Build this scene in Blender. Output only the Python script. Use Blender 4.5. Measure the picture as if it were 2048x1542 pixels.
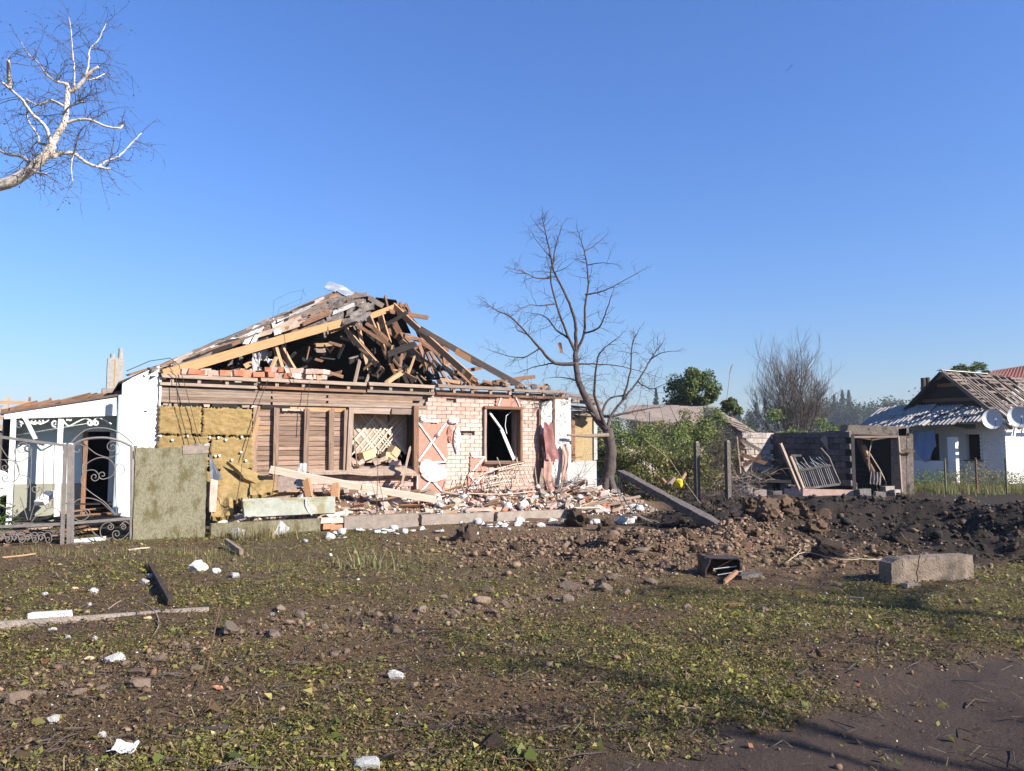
import bpy, math, random
import numpy as np
from mathutils import Vector, Matrix

for o in list(bpy.data.objects):
    bpy.data.objects.remove(o)
SC = bpy.context.scene
COL = SC.collection
R = math.radians

# ------------------------------------------------------------------ camera
FPX, PITCH, EYE = 1550.0, math.atan(119 / 1550), 1.65
cam_d = bpy.data.cameras.new('camera'); cam = bpy.data.objects.new('camera', cam_d); COL.objects.link(cam)
cam_d.sensor_width = 36.0; cam_d.lens = 36.0 * FPX / 2048.0
cam_d.clip_start = 0.1; cam_d.clip_end = 5000
cam.location = (0, 0, EYE); cam.rotation_euler = (R(90) + PITCH, 0, 0)
SC.camera = cam
# ------------------------------------------------------------------ sky, sun, exposure
SUN_EL = R(29); SUNH = Vector((0.88, -0.475)).normalized()
SUN_DIR = Vector((SUNH.x * math.cos(SUN_EL), SUNH.y * math.cos(SUN_EL), math.sin(SUN_EL)))
W = bpy.data.worlds.new('World'); SC.world = W; W.use_nodes = True
wn = W.node_tree; wn.nodes.clear()
sky = wn.nodes.new('ShaderNodeTexSky'); sky.sky_type = 'NISHITA'; sky.sun_disc = False
sky.sun_elevation = SUN_EL; sky.sun_rotation = math.atan2(SUNH.x, SUNH.y)
sky.air_density = 1.7; sky.dust_density = 0.0; sky.ozone_density = 8.0; sky.altitude = 100
bg = wn.nodes.new('ShaderNodeBackground'); bg.inputs['Strength'].default_value = 0.090
wo = wn.nodes.new('ShaderNodeOutputWorld')
tint = wn.nodes.new('ShaderNodeMix'); tint.data_type = 'RGBA'; tint.blend_type = 'MULTIPLY'; tint.inputs['Factor'].default_value = 1.0
tint.inputs['B'].default_value = (0.545, 0.63, 0.925, 1)       # the same cast over the whole sky
wn.links.new(sky.outputs[0], tint.inputs['A']); wn.links.new(tint.outputs['Result'], bg.inputs[0]); wn.links.new(bg.outputs[0], wo.inputs[0])
sun_d = bpy.data.lights.new('sun', 'SUN'); sun_d.energy = 5.0; sun_d.angle = R(0.53); sun_d.color = (1.0, 0.935, 0.84)
sun = bpy.data.objects.new('sun', sun_d); COL.objects.link(sun)
sun.rotation_euler = SUN_DIR.to_track_quat('Z', 'Y').to_euler(); sun.location = (30, -15, 40)
SC.view_settings.view_transform = 'Standard'; SC.view_settings.look = 'None'
SC.view_settings.exposure = 1.2; SC.view_settings.gamma = 1.0
SC.view_settings.use_curve_mapping = False
SC.render.engine = 'CYCLES'
try:
    SC.cycles.max_bounces = 6; SC.cycles.volume_bounces = 0
except Exception:
    pass

rnd = random.Random(7)
rng = np.random.default_rng(11)
U = rnd.uniform

# ------------------------------------------------------------------ places from the picture's geometry
def ray(px, py):
    cx = (px - 1024) / FPX; cy = (771 - py) / FPX
    return Vector((cx, math.cos(PITCH) - cy * math.sin(PITCH), math.sin(PITCH) + cy * math.cos(PITCH)))
def P(px, py, Y):                      # point at distance Y in front of the camera
    r = ray(px, py); t = Y / r.y
    return Vector((r.x * t, Y, EYE + r.z * t))
def G(px, py, z=0.0):                  # point on level ground
    r = ray(px, py); t = (z - EYE) / r.z
    return Vector((r.x * t, r.y * t, z))
HA = Vector((-7.1, 15.6, 0)); TH = R(29.5)
HU = Vector((math.cos(TH), math.sin(TH), 0)); HW = Vector((-math.sin(TH), math.cos(TH), 0))
def frame_hit(px, py, d, org):         # local (s, d, z) in a frame turned by TH about org
    r = ray(px, py); a = org + HW * d
    t = (a.x * HU.y - a.y * HU.x) / (r.x * HU.y - r.y * HU.x)
    q = Vector((r.x * t, r.y * t, 0)) - a
    return Vector((q.dot(HU), d, EYE + r.z * t))
def HL(px, py, d=0.0): return frame_hit(px, py, d, HA)
def h2w(s, d, z=0.0): return HA + HU * s + HW * d + Vector((0, 0, z))
def w2h(x, y):
    q = Vector((x, y, 0)) - HA
    return q.dot(HU), q.dot(HW)

# ------------------------------------------------------------------ numpy noise
def _hash(ix, iy, seed):
    h = (ix * 374761393 + iy * 668265263 + seed * 974634777) & 0xFFFFFFFF
    h = ((h ^ (h >> 13)) * 1274126177) & 0xFFFFFFFF
    return ((h ^ (h >> 16)) & 0xFFFF) / 65535.0
def vnoise(x, y, seed=0):
    x = np.asarray(x, dtype=np.float64); y = np.asarray(y, dtype=np.float64)
    x0 = np.floor(x); y0 = np.floor(y); fx = x - x0; fy = y - y0
    fx = fx * fx * (3 - 2 * fx); fy = fy * fy * (3 - 2 * fy)
    i = x0.astype(np.int64); j = y0.astype(np.int64)
    a = _hash(i, j, seed); b = _hash(i + 1, j, seed); c = _hash(i, j + 1, seed); d = _hash(i + 1, j + 1, seed)
    return (a * (1 - fx) + b * fx) * (1 - fy) + (c * (1 - fx) + d * fx) * fy
def fbm(x, y, f=1.0, o=4, seed=0):
    s = 0; amp = 0.5; t = 0
    for k in range(o):
        s = s + amp * vnoise(np.asarray(x) * f + 17.3 * k, np.asarray(y) * f - 9.1 * k, seed + k); t += amp
        amp *= 0.5; f *= 2.03
    return s / t
def sst(a, b, x):
    t = np.clip((np.asarray(x) - a) / (b - a), 0, 1); return t * t * (3 - 2 * t)
def gauss(x, y, cx, cy, rx, ry=None):
    ry = ry or rx
    return np.exp(-(((x - cx) / rx) ** 2 + ((y - cy) / ry) ** 2))

CRX, CRY = 8.6, 16.6
def crater_r(x, y):
    return np.sqrt(((x - CRX) / 3.9) ** 2 + ((y - CRY) / 3.7) ** 2) + 0.25 * (fbm(x, y, 0.5, 3, 71) - 0.5)
def house_sd(x, y):
    qx = x - HA.x; qy = y - HA.y
    return qx * HU.x + qy * HU.y, qx * HW.x + qy * HW.y
def gh(x, y):
    x = np.asarray(x, dtype=np.float64); y = np.asarray(y, dtype=np.float64)
    dist = np.sqrt(x * x + y * y)
    near = 1 - sst(40, 90, dist)
    z = (fbm(x, y, 0.35, 3, 1) - 0.5) * 0.16 + (fbm(x, y, 2.1, 4, 5) - 0.5) * 0.07
    cr = crater_r(x, y)
    rough = np.clip(gauss(x, y, 2.4, 12.2, 2.8, 2.4) + 1.0 * (1 - sst(1.2, 1.7, cr)), 0, 1)
    z = z + rough * (fbm(x, y, 3.2, 4, 31) - 0.45) * 0.30
    z = z - 1.15 * (1 - sst(0.25, 1.0, cr)) + 0.22 * np.exp(-((cr - 1.12) / 0.18) ** 2)
    z = z + 0.22 * gauss(x, y, 2.2, 12.0, 1.9, 1.5) + 0.45 * gauss(x, y, 4.5, 13.5, 0.75, 0.8) + 0.18 * gauss(x, y, 3.5, 12.8, 1.0, 0.8)
    s, d = house_sd(x, y)
    inx = sst(1.0, 3.0, s) * (1 - sst(10.2, 12.2, s))
    heap = sst(-2.05, -0.2, d) * (1 - sst(0.3, 1.2, d)) * inx
    z = z + heap * (0.42 + 0.25 * (fbm(x, y, 1.3, 3, 44) - 0.5)) + 0.35 * gauss(s, d, 3.3, -0.7, 1.3, 0.6)
    yard = gauss(s, d, -1.0, 0.3, 1.2, 1.5)
    z = z + 0.30 * yard
    z = z + 0.22 * gauss(x, y, 2.9, 21.0, 1.2, 1.2)
    # verge ruts in front of the camera
    off = -HU.y * x + HU.x * y
    z = z - 0.035 * (1 - sst(3.3, 3.8, off))
    return z * near
def ghs(x, y): return float(gh(np.array([x]), np.array([y]))[0])

# ------------------------------------------------------------------ materials
MATS = {}
ALB = 0.86
def M(name, c1, c2=None, scale=6, rough=0.88, bump=0.35, bscale=40, stretch=(1, 1, 1), rand=0.18, hue=0.0,
      spot=None, spot_amt=0.5, spot_scale=3, metal=0.0, spec=0.3, detail=6, attr=None, transl=None, wave=None):
    m = bpy.data.materials.new(name); m.use_nodes = True
    nt = m.node_tree; nt.nodes.clear(); N = nt.nodes.new; L = nt.links.new
    out = N('ShaderNodeOutputMaterial'); bs = N('ShaderNodeBsdfPrincipled'); L(bs.outputs[0], out.inputs[0])
    bs.inputs['Roughness'].default_value = rough; bs.inputs['Metallic'].default_value = metal
    bs.inputs['Specular IOR Level'].default_value = spec
    tc = N('ShaderNodeTexCoord'); oi = N('ShaderNodeObjectInfo')
    mul = N('ShaderNodeMath'); mul.operation = 'MULTIPLY'; mul.inputs[1].default_value = 57.0; L(oi.outputs['Random'], mul.inputs[0])
    add = N('ShaderNodeVectorMath'); add.operation = 'ADD'; L(tc.outputs['Object'], add.inputs[0]); L(mul.outputs[0], add.inputs[1])
    mp = N('ShaderNodeMapping'); mp.inputs['Scale'].default_value = stretch; L(add.outputs[0], mp.inputs[0])
    if attr:
        at = N('ShaderNodeAttribute'); at.attribute_name = attr; col = at.outputs['Color']
    else:
        n1 = N('ShaderNodeTexNoise'); n1.inputs['Scale'].default_value = scale; n1.inputs['Detail'].default_value = detail
        n1.inputs['Roughness'].default_value = 0.65
        L(mp.outputs[0], n1.inputs['Vector'])
        rp = N('ShaderNodeValToRGB'); rp.color_ramp.elements[0].position = 0.32; rp.color_ramp.elements[1].position = 0.68
        rp.color_ramp.elements[0].color = (*c1, 1); rp.color_ramp.elements[1].color = (*(c2 or c1), 1)
        L(n1.outputs['Fac'], rp.inputs[0]); col = rp.outputs[0]
        if spot:
            n2 = N('ShaderNodeTexNoise'); n2.inputs['Scale'].default_value = spot_scale; n2.inputs['Detail'].default_value = 8
            n2.inputs['Roughness'].default_value = 0.7
            L(mp.outputs[0], n2.inputs['Vector'])
            r2 = N('ShaderNodeValToRGB'); a = 1 - spot_amt
            r2.color_ramp.elements[0].position = min(0.93, 0.25 + 0.5 * a); r2.color_ramp.elements[1].position = min(1, 0.33 + 0.55 * a)
            r2.color_ramp.elements[0].color = (0, 0, 0, 1); r2.color_ramp.elements[1].color = (1, 1, 1, 1)
            L(n2.outputs['Fac'], r2.inputs[0])
            mx = N('ShaderNodeMix'); mx.data_type = 'RGBA'; L(r2.outputs[0], mx.inputs['Factor'])
            L(col, mx.inputs['A']); mx.inputs['B'].default_value = (*spot, 1); col = mx.outputs['Result']
    if rand:
        hs = N('ShaderNodeHueSaturation'); mr = N('ShaderNodeMapRange'); L(oi.outputs['Random'], mr.inputs[0])
        mr.inputs['To Min'].default_value = 1 - rand; mr.inputs['To Max'].default_value = 1 + rand
        L(mr.outputs[0], hs.inputs['Value']); L(col, hs.inputs['Color']); col = hs.outputs[0]
    al = N('ShaderNodeMix'); al.data_type = 'RGBA'; al.blend_type = 'MULTIPLY'; al.inputs['Factor'].default_value = 1.0
    al.inputs['B'].default_value = (ALB, ALB, ALB, 1); L(col, al.inputs['A']); col = al.outputs['Result']
    L(col, bs.inputs['Base Color'])
    if bump:
        nb = N('ShaderNodeTexNoise'); nb.inputs['Scale'].default_value = bscale; nb.inputs['Detail'].default_value = 5
        L(mp.outputs[0], nb.inputs['Vector'])
        bp = N('ShaderNodeBump'); bp.inputs['Strength'].default_value = bump; bp.inputs['Distance'].default_value = 0.02
        L(nb.outputs['Fac'], bp.inputs['Height']); L(bp.outputs[0], bs.inputs['Normal'])
    if transl:
        tr = N('ShaderNodeBsdfTranslucent'); L(col, tr.inputs[0]); ms = N('ShaderNodeMixShader'); ms.inputs[0].default_value = transl
        L(bs.outputs[0], ms.inputs[1]); L(tr.outputs[0], ms.inputs[2]); L(ms.outputs[0], out.inputs[0])
    MATS[name] = m
    return m
GRAIN = (0.6, 9, 9)
M('wood_bright', (0.36, 0.185, 0.085), (0.47, 0.265, 0.135), 5, stretch=GRAIN, bscale=12, rand=0.1, spot=(0.30, 0.16, 0.07), spot_amt=0.25)
M('wood_tan', (0.30, 0.17, 0.09), (0.46, 0.30, 0.17), 5, stretch=GRAIN, bscale=12, rand=0.25, spot=(0.12, 0.07, 0.045), spot_amt=0.3)
M('wood_grey', (0.22, 0.16, 0.12), (0.39, 0.30, 0.235), 5, stretch=GRAIN, bscale=14, rand=0.25, spot=(0.10, 0.07, 0.05), spot_amt=0.35)
M('wood_brown', (0.15, 0.075, 0.042), (0.29, 0.16, 0.10), 5, stretch=GRAIN, bscale=14, rand=0.25, spot=(0.06, 0.035, 0.025), spot_amt=0.35)
M('wood_siding', (0.20, 0.128, 0.09), (0.34, 0.232, 0.168), 5, stretch=GRAIN, bscale=14, rand=0.28, spot=(0.11, 0.06, 0.04), spot_amt=0.4)
M('wood_white', (0.46, 0.38, 0.29), (0.62, 0.54, 0.44), 5, stretch=GRAIN, bscale=14, rand=0.1, spot=(0.42, 0.30, 0.18), spot_amt=0.3)
M('charred', (0.010, 0.009, 0.008), (0.035, 0.029, 0.025), 5, stretch=GRAIN, bscale=14, rand=0.4, spot=(0.07, 0.06, 0.055), spot_amt=0.2)  # burnt wood; on the roof undersides its black stands in for attic shade
M('soot_shade', (0.012, 0.011, 0.010), (0.03, 0.027, 0.025), 3, rand=0.2)  # near-black for sooted walls, and for shade put into the colour
M('slate_grey', (0.08, 0.068, 0.06), (0.185, 0.165, 0.15), 4, rand=0.3, spot=(0.13, 0.10, 0.08), spot_amt=0.4, bscale=30)
M('slate_white', (0.48, 0.46, 0.43), (0.64, 0.61, 0.57), 4, rand=0.12, spot=(0.36, 0.31, 0.27), spot_amt=0.3)
M('tar_paper', (0.075, 0.062, 0.055), (0.21, 0.175, 0.15), 4, rand=0.3, spot=(0.32, 0.27, 0.23), spot_amt=0.25)
M('tin', (0.34, 0.38, 0.43), (0.52, 0.56, 0.60), 4, rough=0.45, metal=0.5, rand=0.1, bump=0.1, spot=(0.25, 0.23, 0.22), spot_amt=0.25)
M('wool', (0.27, 0.18, 0.065), (0.375, 0.265, 0.115), 9, bump=1.0, bscale=45, rand=0.06, spot=(0.20, 0.12, 0.035), spot_amt=0.3, spot_scale=5, stretch=(1, 1, 2.2))
M('cap_white', (0.75, 0.74, 0.70), rand=0.1)
M('brick_pale', (0.52, 0.37, 0.305), (0.64, 0.50, 0.42), 5, rand=0.09, spot=(0.56, 0.33, 0.26), spot_amt=0.14, spot_scale=6)
M('brick_red', (0.40, 0.14, 0.075), (0.56, 0.25, 0.15), 6, rand=0.25, spot=(0.55, 0.42, 0.34), spot_amt=0.3)
M('brick_pink', (0.46, 0.28, 0.22), (0.58, 0.41, 0.34), 6, rand=0.12, spot=(0.62, 0.55, 0.48), spot_amt=0.35)
M('mortar', (0.20, 0.15, 0.125), (0.34, 0.265, 0.225), 14, rand=0.0, bump=0.7)
M('pink_render', (0.40, 0.185, 0.135), (0.49, 0.26, 0.195), 12, rand=0.06, bump=0.5, bscale=90, spot=(0.70, 0.55, 0.47), spot_amt=0.15)
M('glue_white', (0.78, 0.74, 0.68), (0.86, 0.83, 0.78), 10, rand=0.05, bump=0.6)
M('foam', (0.60, 0.58, 0.54), (0.76, 0.74, 0.71), 8, rand=0.12, bump=0.8, bscale=60, spot=(0.40, 0.34, 0.27), spot_amt=0.34)
M('white_wall', (0.74, 0.72, 0.68), (0.82, 0.80, 0.77), 2, rand=0, bump=0.2, bscale=60, spot=(0.66, 0.62, 0.56), spot_amt=0.12)
M('cyan_wall', (0.62, 0.73, 0.72), (0.68, 0.78, 0.77), 2, rand=0, bump=0.15, bscale=60)
M('dado', (0.24, 0.24, 0.19), (0.32, 0.32, 0.26), 2, rand=0, bump=0.15)
M('grey_plaster', (0.38, 0.37, 0.355), (0.50, 0.49, 0.47), 5, rand=0.1, spot=(0.66, 0.64, 0.61), spot_amt=0.25)
M('plaster_beige', (0.36, 0.265, 0.20), (0.50, 0.39, 0.305), 6, rand=0.1, bump=0.8, bscale=25)
M('lath', (0.52, 0.42, 0.32), (0.68, 0.58, 0.47), 6, rand=0.15, stretch=GRAIN)
M('concrete_moss', (0.15, 0.135, 0.08), (0.27, 0.25, 0.17), 30, rand=0.04, bump=0.8, bscale=90, spot=(0.125, 0.105, 0.05), spot_amt=0.5, spot_scale=4.5, stretch=(1, 1, .6))
M('concrete_pale', (0.28, 0.29, 0.235), (0.38, 0.39, 0.33), 6, rand=0.05, bump=0.5, bscale=70, spot=(0.24, 0.21, 0.12), spot_amt=0.5, spot_scale=2.4)
M('concrete', (0.22, 0.18, 0.145), (0.36, 0.30, 0.25), 6, rand=0.12, bump=0.6, bscale=50, spot=(0.17, 0.14, 0.12), spot_amt=0.35)
M('concrete_tan', (0.165, 0.125, 0.09), (0.27, 0.21, 0.16), 7, rand=0.0, bump=0.8, bscale=40, spot=(0.15, 0.105, 0.075), spot_amt=0.35)
M('concrete_burnt', (0.13, 0.10, 0.08), (0.27, 0.22, 0.18), 9, rand=0.1, bump=1.0, bscale=25, spot=(0.035, 0.03, 0.027), spot_amt=0.45, spot_scale=2.5)
M('sheet_dark', (0.05, 0.06, 0.075), (0.08, 0.095, 0.115), 4, rand=0, rough=.5, bump=.1)
M('concrete_pole', (0.06, 0.05, 0.044), (0.17, 0.145, 0.125), 16, rand=0.05, bump=1.0, bscale=45, spot=(0.26, 0.22, 0.19), spot_amt=0.35, spot_scale=14)
M('block_grey', (0.30, 0.25, 0.22), (0.46, 0.40, 0.355), 8, rand=0.22, bump=0.8, bscale=30, spot=(0.20, 0.15, 0.13), spot_amt=0.3)
M('block_soot', (0.07, 0.062, 0.058), (0.15, 0.13, 0.12), 8, rand=0.3, bump=0.8, bscale=30)
M('gate_paint', (0.125, 0.108, 0.098), (0.19, 0.168, 0.155), 9, rough=0.5, rand=0.05, bump=0.2, spot=(0.22, 0.12, 0.07), spot_amt=0.22)
M('iron_white', (0.72, 0.71, 0.69), rand=0.05, rough=0.5, bump=0.1)
M('iron_dark', (0.035, 0.026, 0.022), (0.09, 0.06, 0.045), 9, rough=0.6, rand=0.1)
M('rust', (0.12, 0.06, 0.035), (0.20, 0.11, 0.07), 9, rough=0.8, rand=0.2)
M('wire', (0.05, 0.045, 0.04), rand=0, bump=0)
M('wire_pale', (0.35, 0.28, 0.20), rand=0, bump=0)
M('pvc', (0.80, 0.80, 0.80), rand=0.03, rough=0.4, bump=0)
M('osb', (0.30, 0.21, 0.10), (0.44, 0.33, 0.185), 30, rand=0.05, bump=0.3, detail=2, spot=(0.28, 0.17, 0.06), spot_amt=0.3, spot_scale=22)
M('slate_dull', (0.28, 0.26, 0.24), (0.40, 0.37, 0.34), 4, rand=0.15, spot=(0.25, 0.21, 0.18), spot_amt=0.35)
M('cloth_red', (0.19, 0.075, 0.068), (0.32, 0.155, 0.14), 6, rand=0.1, bump=0.5, bscale=15)
M('cloth_pink', (0.38, 0.20, 0.155), (0.50, 0.33, 0.27), 6, rand=0.1, bump=0.5, bscale=15)
M('cloth_blue', (0.17, 0.24, 0.42), (0.24, 0.32, 0.50), 3, rand=0.08, bump=0.3, bscale=10)
M('cloth_green', (0.06, 0.09, 0.06), (0.10, 0.14, 0.09), 3, rand=0.08, bump=0.3, bscale=10)
M('bark_cherry', (0.055, 0.042, 0.038), (0.125, 0.095, 0.085), 14, rand=0.05, bump=1.0, bscale=30, stretch=(1, 1, .35), spot=(0.20, 0.15, 0.12), spot_amt=0.2)
M('twig', (0.050, 0.038, 0.035), (0.10, 0.078, 0.07), 14, rand=0.05, bump=0)
M('bark_birch', (0.48, 0.40, 0.32), (0.68, 0.62, 0.54), 8, rand=0, bump=0.5, bscale=30, spot=(0.16, 0.10, 0.07), spot_amt=0.34, spot_scale=7)
M('bark_grey', (0.10, 0.075, 0.06), (0.19, 0.15, 0.12), 10, rand=0.1, bump=0.6, bscale=30)
M('stone', (0.165, 0.115, 0.08), (0.30, 0.22, 0.16), 9, rand=0.28, bump=0.8, bscale=30)
M('clod', (0.045, 0.029, 0.019), (0.11, 0.073, 0.049), 12, rand=0.35, bump=1.0, bscale=35)
M('clod_brown', (0.10, 0.060, 0.036), (0.195, 0.122, 0.075), 12, rand=0.3, bump=1.0, bscale=35)
M('roof_brown', (0.19, 0.145, 0.115), (0.29, 0.23, 0.19), 6, rand=0.15, bump=0.5, bscale=20, spot=(0.20, 0.10, 0.04), spot_amt=0.25)
M('roof_wood', (0.10, 0.075, 0.06), (0.20, 0.155, 0.13), 6, stretch=GRAIN, rand=0.3)
M('roof_red', (0.17, 0.055, 0.035), (0.23, 0.08, 0.055), 6, rand=0.05)
M('chimney_metal', (0.27, 0.255, 0.235), (0.38, 0.36, 0.335), 20, rand=0, bump=0.3, spot=(0.30, 0.26, 0.22), spot_amt=0.2)
M('rust_streak', (0.34, 0.20, 0.07), (0.42, 0.27, 0.11), 12, rand=0)
M('white_brick', (0.70, 0.69, 0.68), (0.80, 0.79, 0.78), 6, rand=0.06, bump=0.4, bscale=25, spot=(0.45, 0.36, 0.32), spot_amt=0.12)
M('dish', (0.62, 0.63, 0.64), rand=0.02, rough=0.4, bump=0)
M('yellow', (0.75, 0.58, 0.03), rand=0, rough=0.4, bump=0)
M('cardboard', (0.50, 0.36, 0.20), (0.62, 0.47, 0.29), 4, rand=0.15)
M('paper', (0.60, 0.60, 0.62), (0.72, 0.72, 0.74), 4, rand=0.1)
M('leaves', (0, 0, 0), attr='col', rand=0, rough=0.6, bump=0, transl=0.35)
M('vcol', (0, 0, 0), attr='col', rand=0, rough=0.95, bump=0)
M('bird', (0.03, 0.03, 0.035), rand=0, bump=0)
M('glass_dark', (0.02, 0.022, 0.025), rand=0, rough=0.15, bump=0, spec=0.5)

# ------------------------------------------------------------------ mesh builder
class MB:
    def __init__(s): s.v = []; s.f = []; s.c = None
    def add(s, vs, fs):
        n = len(s.v); s.v += [tuple(v) for v in vs]; s.f += [tuple(i + n for i in f) for f in fs]
        return s
    def box(s, c, size, rot=None):
        x, y, z = (k / 2 for k in size); c = Vector(c)
        vs = [Vector((a * x, b * y, d * z)) for a in (-1, 1) for b in (-1, 1) for d in (-1, 1)]
        if rot is not None: vs = [rot @ v for v in vs]
        return s.add([v + c for v in vs], [(0, 1, 3, 2), (4, 6, 7, 5), (0, 4, 5, 1), (2, 3, 7, 6), (0, 2, 6, 4), (1, 5, 7, 3)])
    def bb(s, x0, x1, y0, y1, z0, z1):
        return s.box(((x0 + x1) / 2, (y0 + y1) / 2, (z0 + z1) / 2), (abs(x1 - x0), abs(y1 - y0), abs(z1 - z0)))
    def prism(s, pts, off):            # polygon extruded by an offset vector
        pts = [Vector(p) for p in pts]; off = Vector(off); n = len(pts)
        vs = pts + [p + off for p in pts]
        return s.add(vs, [tuple(range(n))[::-1], tuple(range(n, 2 * n))] + [(i, (i + 1) % n, n + (i + 1) % n, n + i) for i in range(n)])
    def tube(s, pts, rad, n=6, cap=True):
        pts = [Vector(p) for p in pts]; m = len(pts)
        if not hasattr(rad, '__len__'): rad = [rad] * m
        up = Vector((0.3, 0.2, 1)).normalized(); vs = []; fs = []
        prev = None
        for i, p in enumerate(pts):
            t = (pts[min(i + 1, m - 1)] - pts[max(i - 1, 0)])
            if t.length < 1e-9: t = Vector((0, 0, 1))
            t.normalize()
            a = (prev if prev is not None else up); a = a - t * a.dot(t)
            if a.length < 1e-4: a = Vector((1, 0, 0)) - t * t.x
            a.normalize(); prev = a; b = t.cross(a)
            for k in range(n):
                q = 2 * math.pi * k / n
                vs.append(p + (a * math.cos(q) + b * math.sin(q)) * rad[i])
        for i in range(m - 1):
            for k in range(n):
                fs.append((i * n + k, i * n + (k + 1) % n, (i + 1) * n + (k + 1) % n, (i + 1) * n + k))
        if cap:
            fs.append(tuple(range(n))[::-1]); fs.append(tuple((m - 1) * n + k for k in range(n)))
        return s.add(vs, fs)
    def sheet(s, c00, c10, c11, c01, nu=8, nv=6, th=0.01, warp=0.0, seed=0, ragged=0.0, wave=0, wamp=0.02, holes=0.0):
        """a bent sheet of real thickness between four corners"""
        c00, c10, c11, c01 = map(Vector, (c00, c10, c11, c01))
        nrm = (c10 - c00).cross(c01 - c00).normalized(); n0 = len(s.v); top = []; bot = []
        for j in range(nv + 1):
            for i in range(nu + 1):
                a = i / nu; b = j / nv
                if ragged and (i in (0, nu) or j in (0, nv)):
                    k = float(vnoise(i * 1.7 + seed * 3.1, j * 1.7 + seed, 3)) * ragged
                    if i == 0: a += k
                    if i == nu: a -= k
                    if j == 0: b += k
                    if j == nv: b -= k
                p = (c00 * (1 - a) + c10 * a) * (1 - b) + (c01 * (1 - a) + c11 * a) * b
                h = 0
                if warp: h += (float(fbm(a * 2.2 + seed * 5.7, b * 2.2 - seed, 1.0, 3, seed)) - 0.5) * 2 * warp
                if wave: h += math.sin(a * wave * 2 * math.pi) * wamp
                top.append(p + nrm * (h + th / 2)); bot.append(p + nrm * (h - th / 2))
        s.v += [tuple(p) for p in top + bot]; m = len(top); w = nu + 1
        rr = random.Random(seed)
        for j in range(nv):
            for i in range(nu):
                if holes and rr.random() < holes: continue
                q = n0 + j * w + i
                s.f.append((q, q + 1, q + 1 + w, q + w)); s.f.append((q + m, q + w + m, q + 1 + w + m, q + 1 + m))
        for i in range(nu):
            q = n0 + i; s.f.append((q, q + m, q + 1 + m, q + 1)); q = n0 + nv * w + i; s.f.append((q, q + 1, q + 1 + m, q + m))
        for j in range(nv):
            q = n0 + j * w; s.f.append((q, q + w, q + w + m, q + m)); q = n0 + j * w + nu; s.f.append((q, q + m, q + w + m, q + w))
        return s
    def mesh(s, name, mat=None, smooth=False):
        me = bpy.data.meshes.new(name); me.from_pydata(s.v, [], s.f); me.update()
        if mat: me.materials.append(MATS[mat])
        if smooth: me.polygons.foreach_set('use_smooth', [True] * len(me.polygons))
        return me
    def build(s, name, mat, parent=None, smooth=False, loc=None):
        return put(name, s.mesh(name, mat, smooth), parent, loc)

def put(name, me, parent=None, loc=None, mtx=None):
    o = bpy.data.objects.new(name, me); COL.objects.link(o)
    if parent is not None: o.parent = parent
    if mtx is not None: o.matrix_local = mtx
    elif loc is not None: o.location = loc
    return o
def tag(o, label, cat, group=None):
    o['label'] = label; o['category'] = cat
    if group: o['group'] = group
    return o
def thing(name, label, cat, loc=(0, 0, 0), rz=0.0, group=None):
    o = bpy.data.objects.new(name, None); COL.objects.link(o); o.location = loc; o.rotation_euler = (0, 0, rz)
    o.empty_display_size = 0.2
    return tag(o, label, cat, group)
def structure(o): o['kind'] = 'structure'; return o
def stuff(o, label=None, cat=None):
    o['kind'] = 'stuff'
    if label: o['label'] = label
    if cat: o['category'] = cat
    return o

def axis_mtx(p, q, roll=0.0, hint=Vector((0, 0, 1))):
    p = Vector(p); q = Vector(q); x = (q - p).normalized(); h = hint
    if abs(x.dot(h)) > 0.97: h = Vector((0, 1, 0))
    y = h.cross(x).normalized(); z = x.cross(y)
    m = Matrix((x, y, z)).transposed() @ Matrix.Rotation(roll, 3, 'X')
    return Matrix.Translation(p) @ m.to_4x4()
def board_mesh(L, w, h, mat, seed, seg=6, bend=0.0, jag=0.04):
    """a sawn board along +X: slightly crooked, ends split unevenly"""
    rr = random.Random(seed); mb = MB(); vs = []; fs = []
    b1 = rr.uniform(-1, 1) * bend; ph = rr.uniform(0, 6)
    for i in range(seg + 1):
        a = i / seg
        for k, (sy, sz) in enumerate(((-1, -1), (1, -1), (1, 1), (-1, 1))):
            x = a * L
            if i == 0: x += rr.uniform(0, jag)
            if i == seg: x -= rr.uniform(0, jag)
            e = 1 + rr.uniform(-0.04, 0.04)
            vs.append((x, sy * w / 2 * e + 0.15 * b1 * math.sin(a * 4 + ph), sz * h / 2 * e + b1 * math.sin(a * math.pi)))
    for i in range(seg):
        for k in range(4):
            fs.append((i * 4 + k, i * 4 + (k + 1) % 4, i * 4 + 4 + (k + 1) % 4, i * 4 + 4 + k))
    fs += [(3, 2, 1, 0), tuple(seg * 4 + k for k in range(4))]
    return mb.add(vs, fs).mesh('board', mat)
_bs = [100]
def board(name, p, q, w, h, mat, parent=None, roll=0.0, bend=0.0, jag=0.04, seg=6, hint=Vector((0, 0, 1))):
    _bs[0] += 1; p = Vector(p); q = Vector(q)
    return put(name, board_mesh((q - p).length, w, h, mat, _bs[0], seg, bend, jag), parent, mtx=axis_mtx(p, q, roll, hint))

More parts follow.
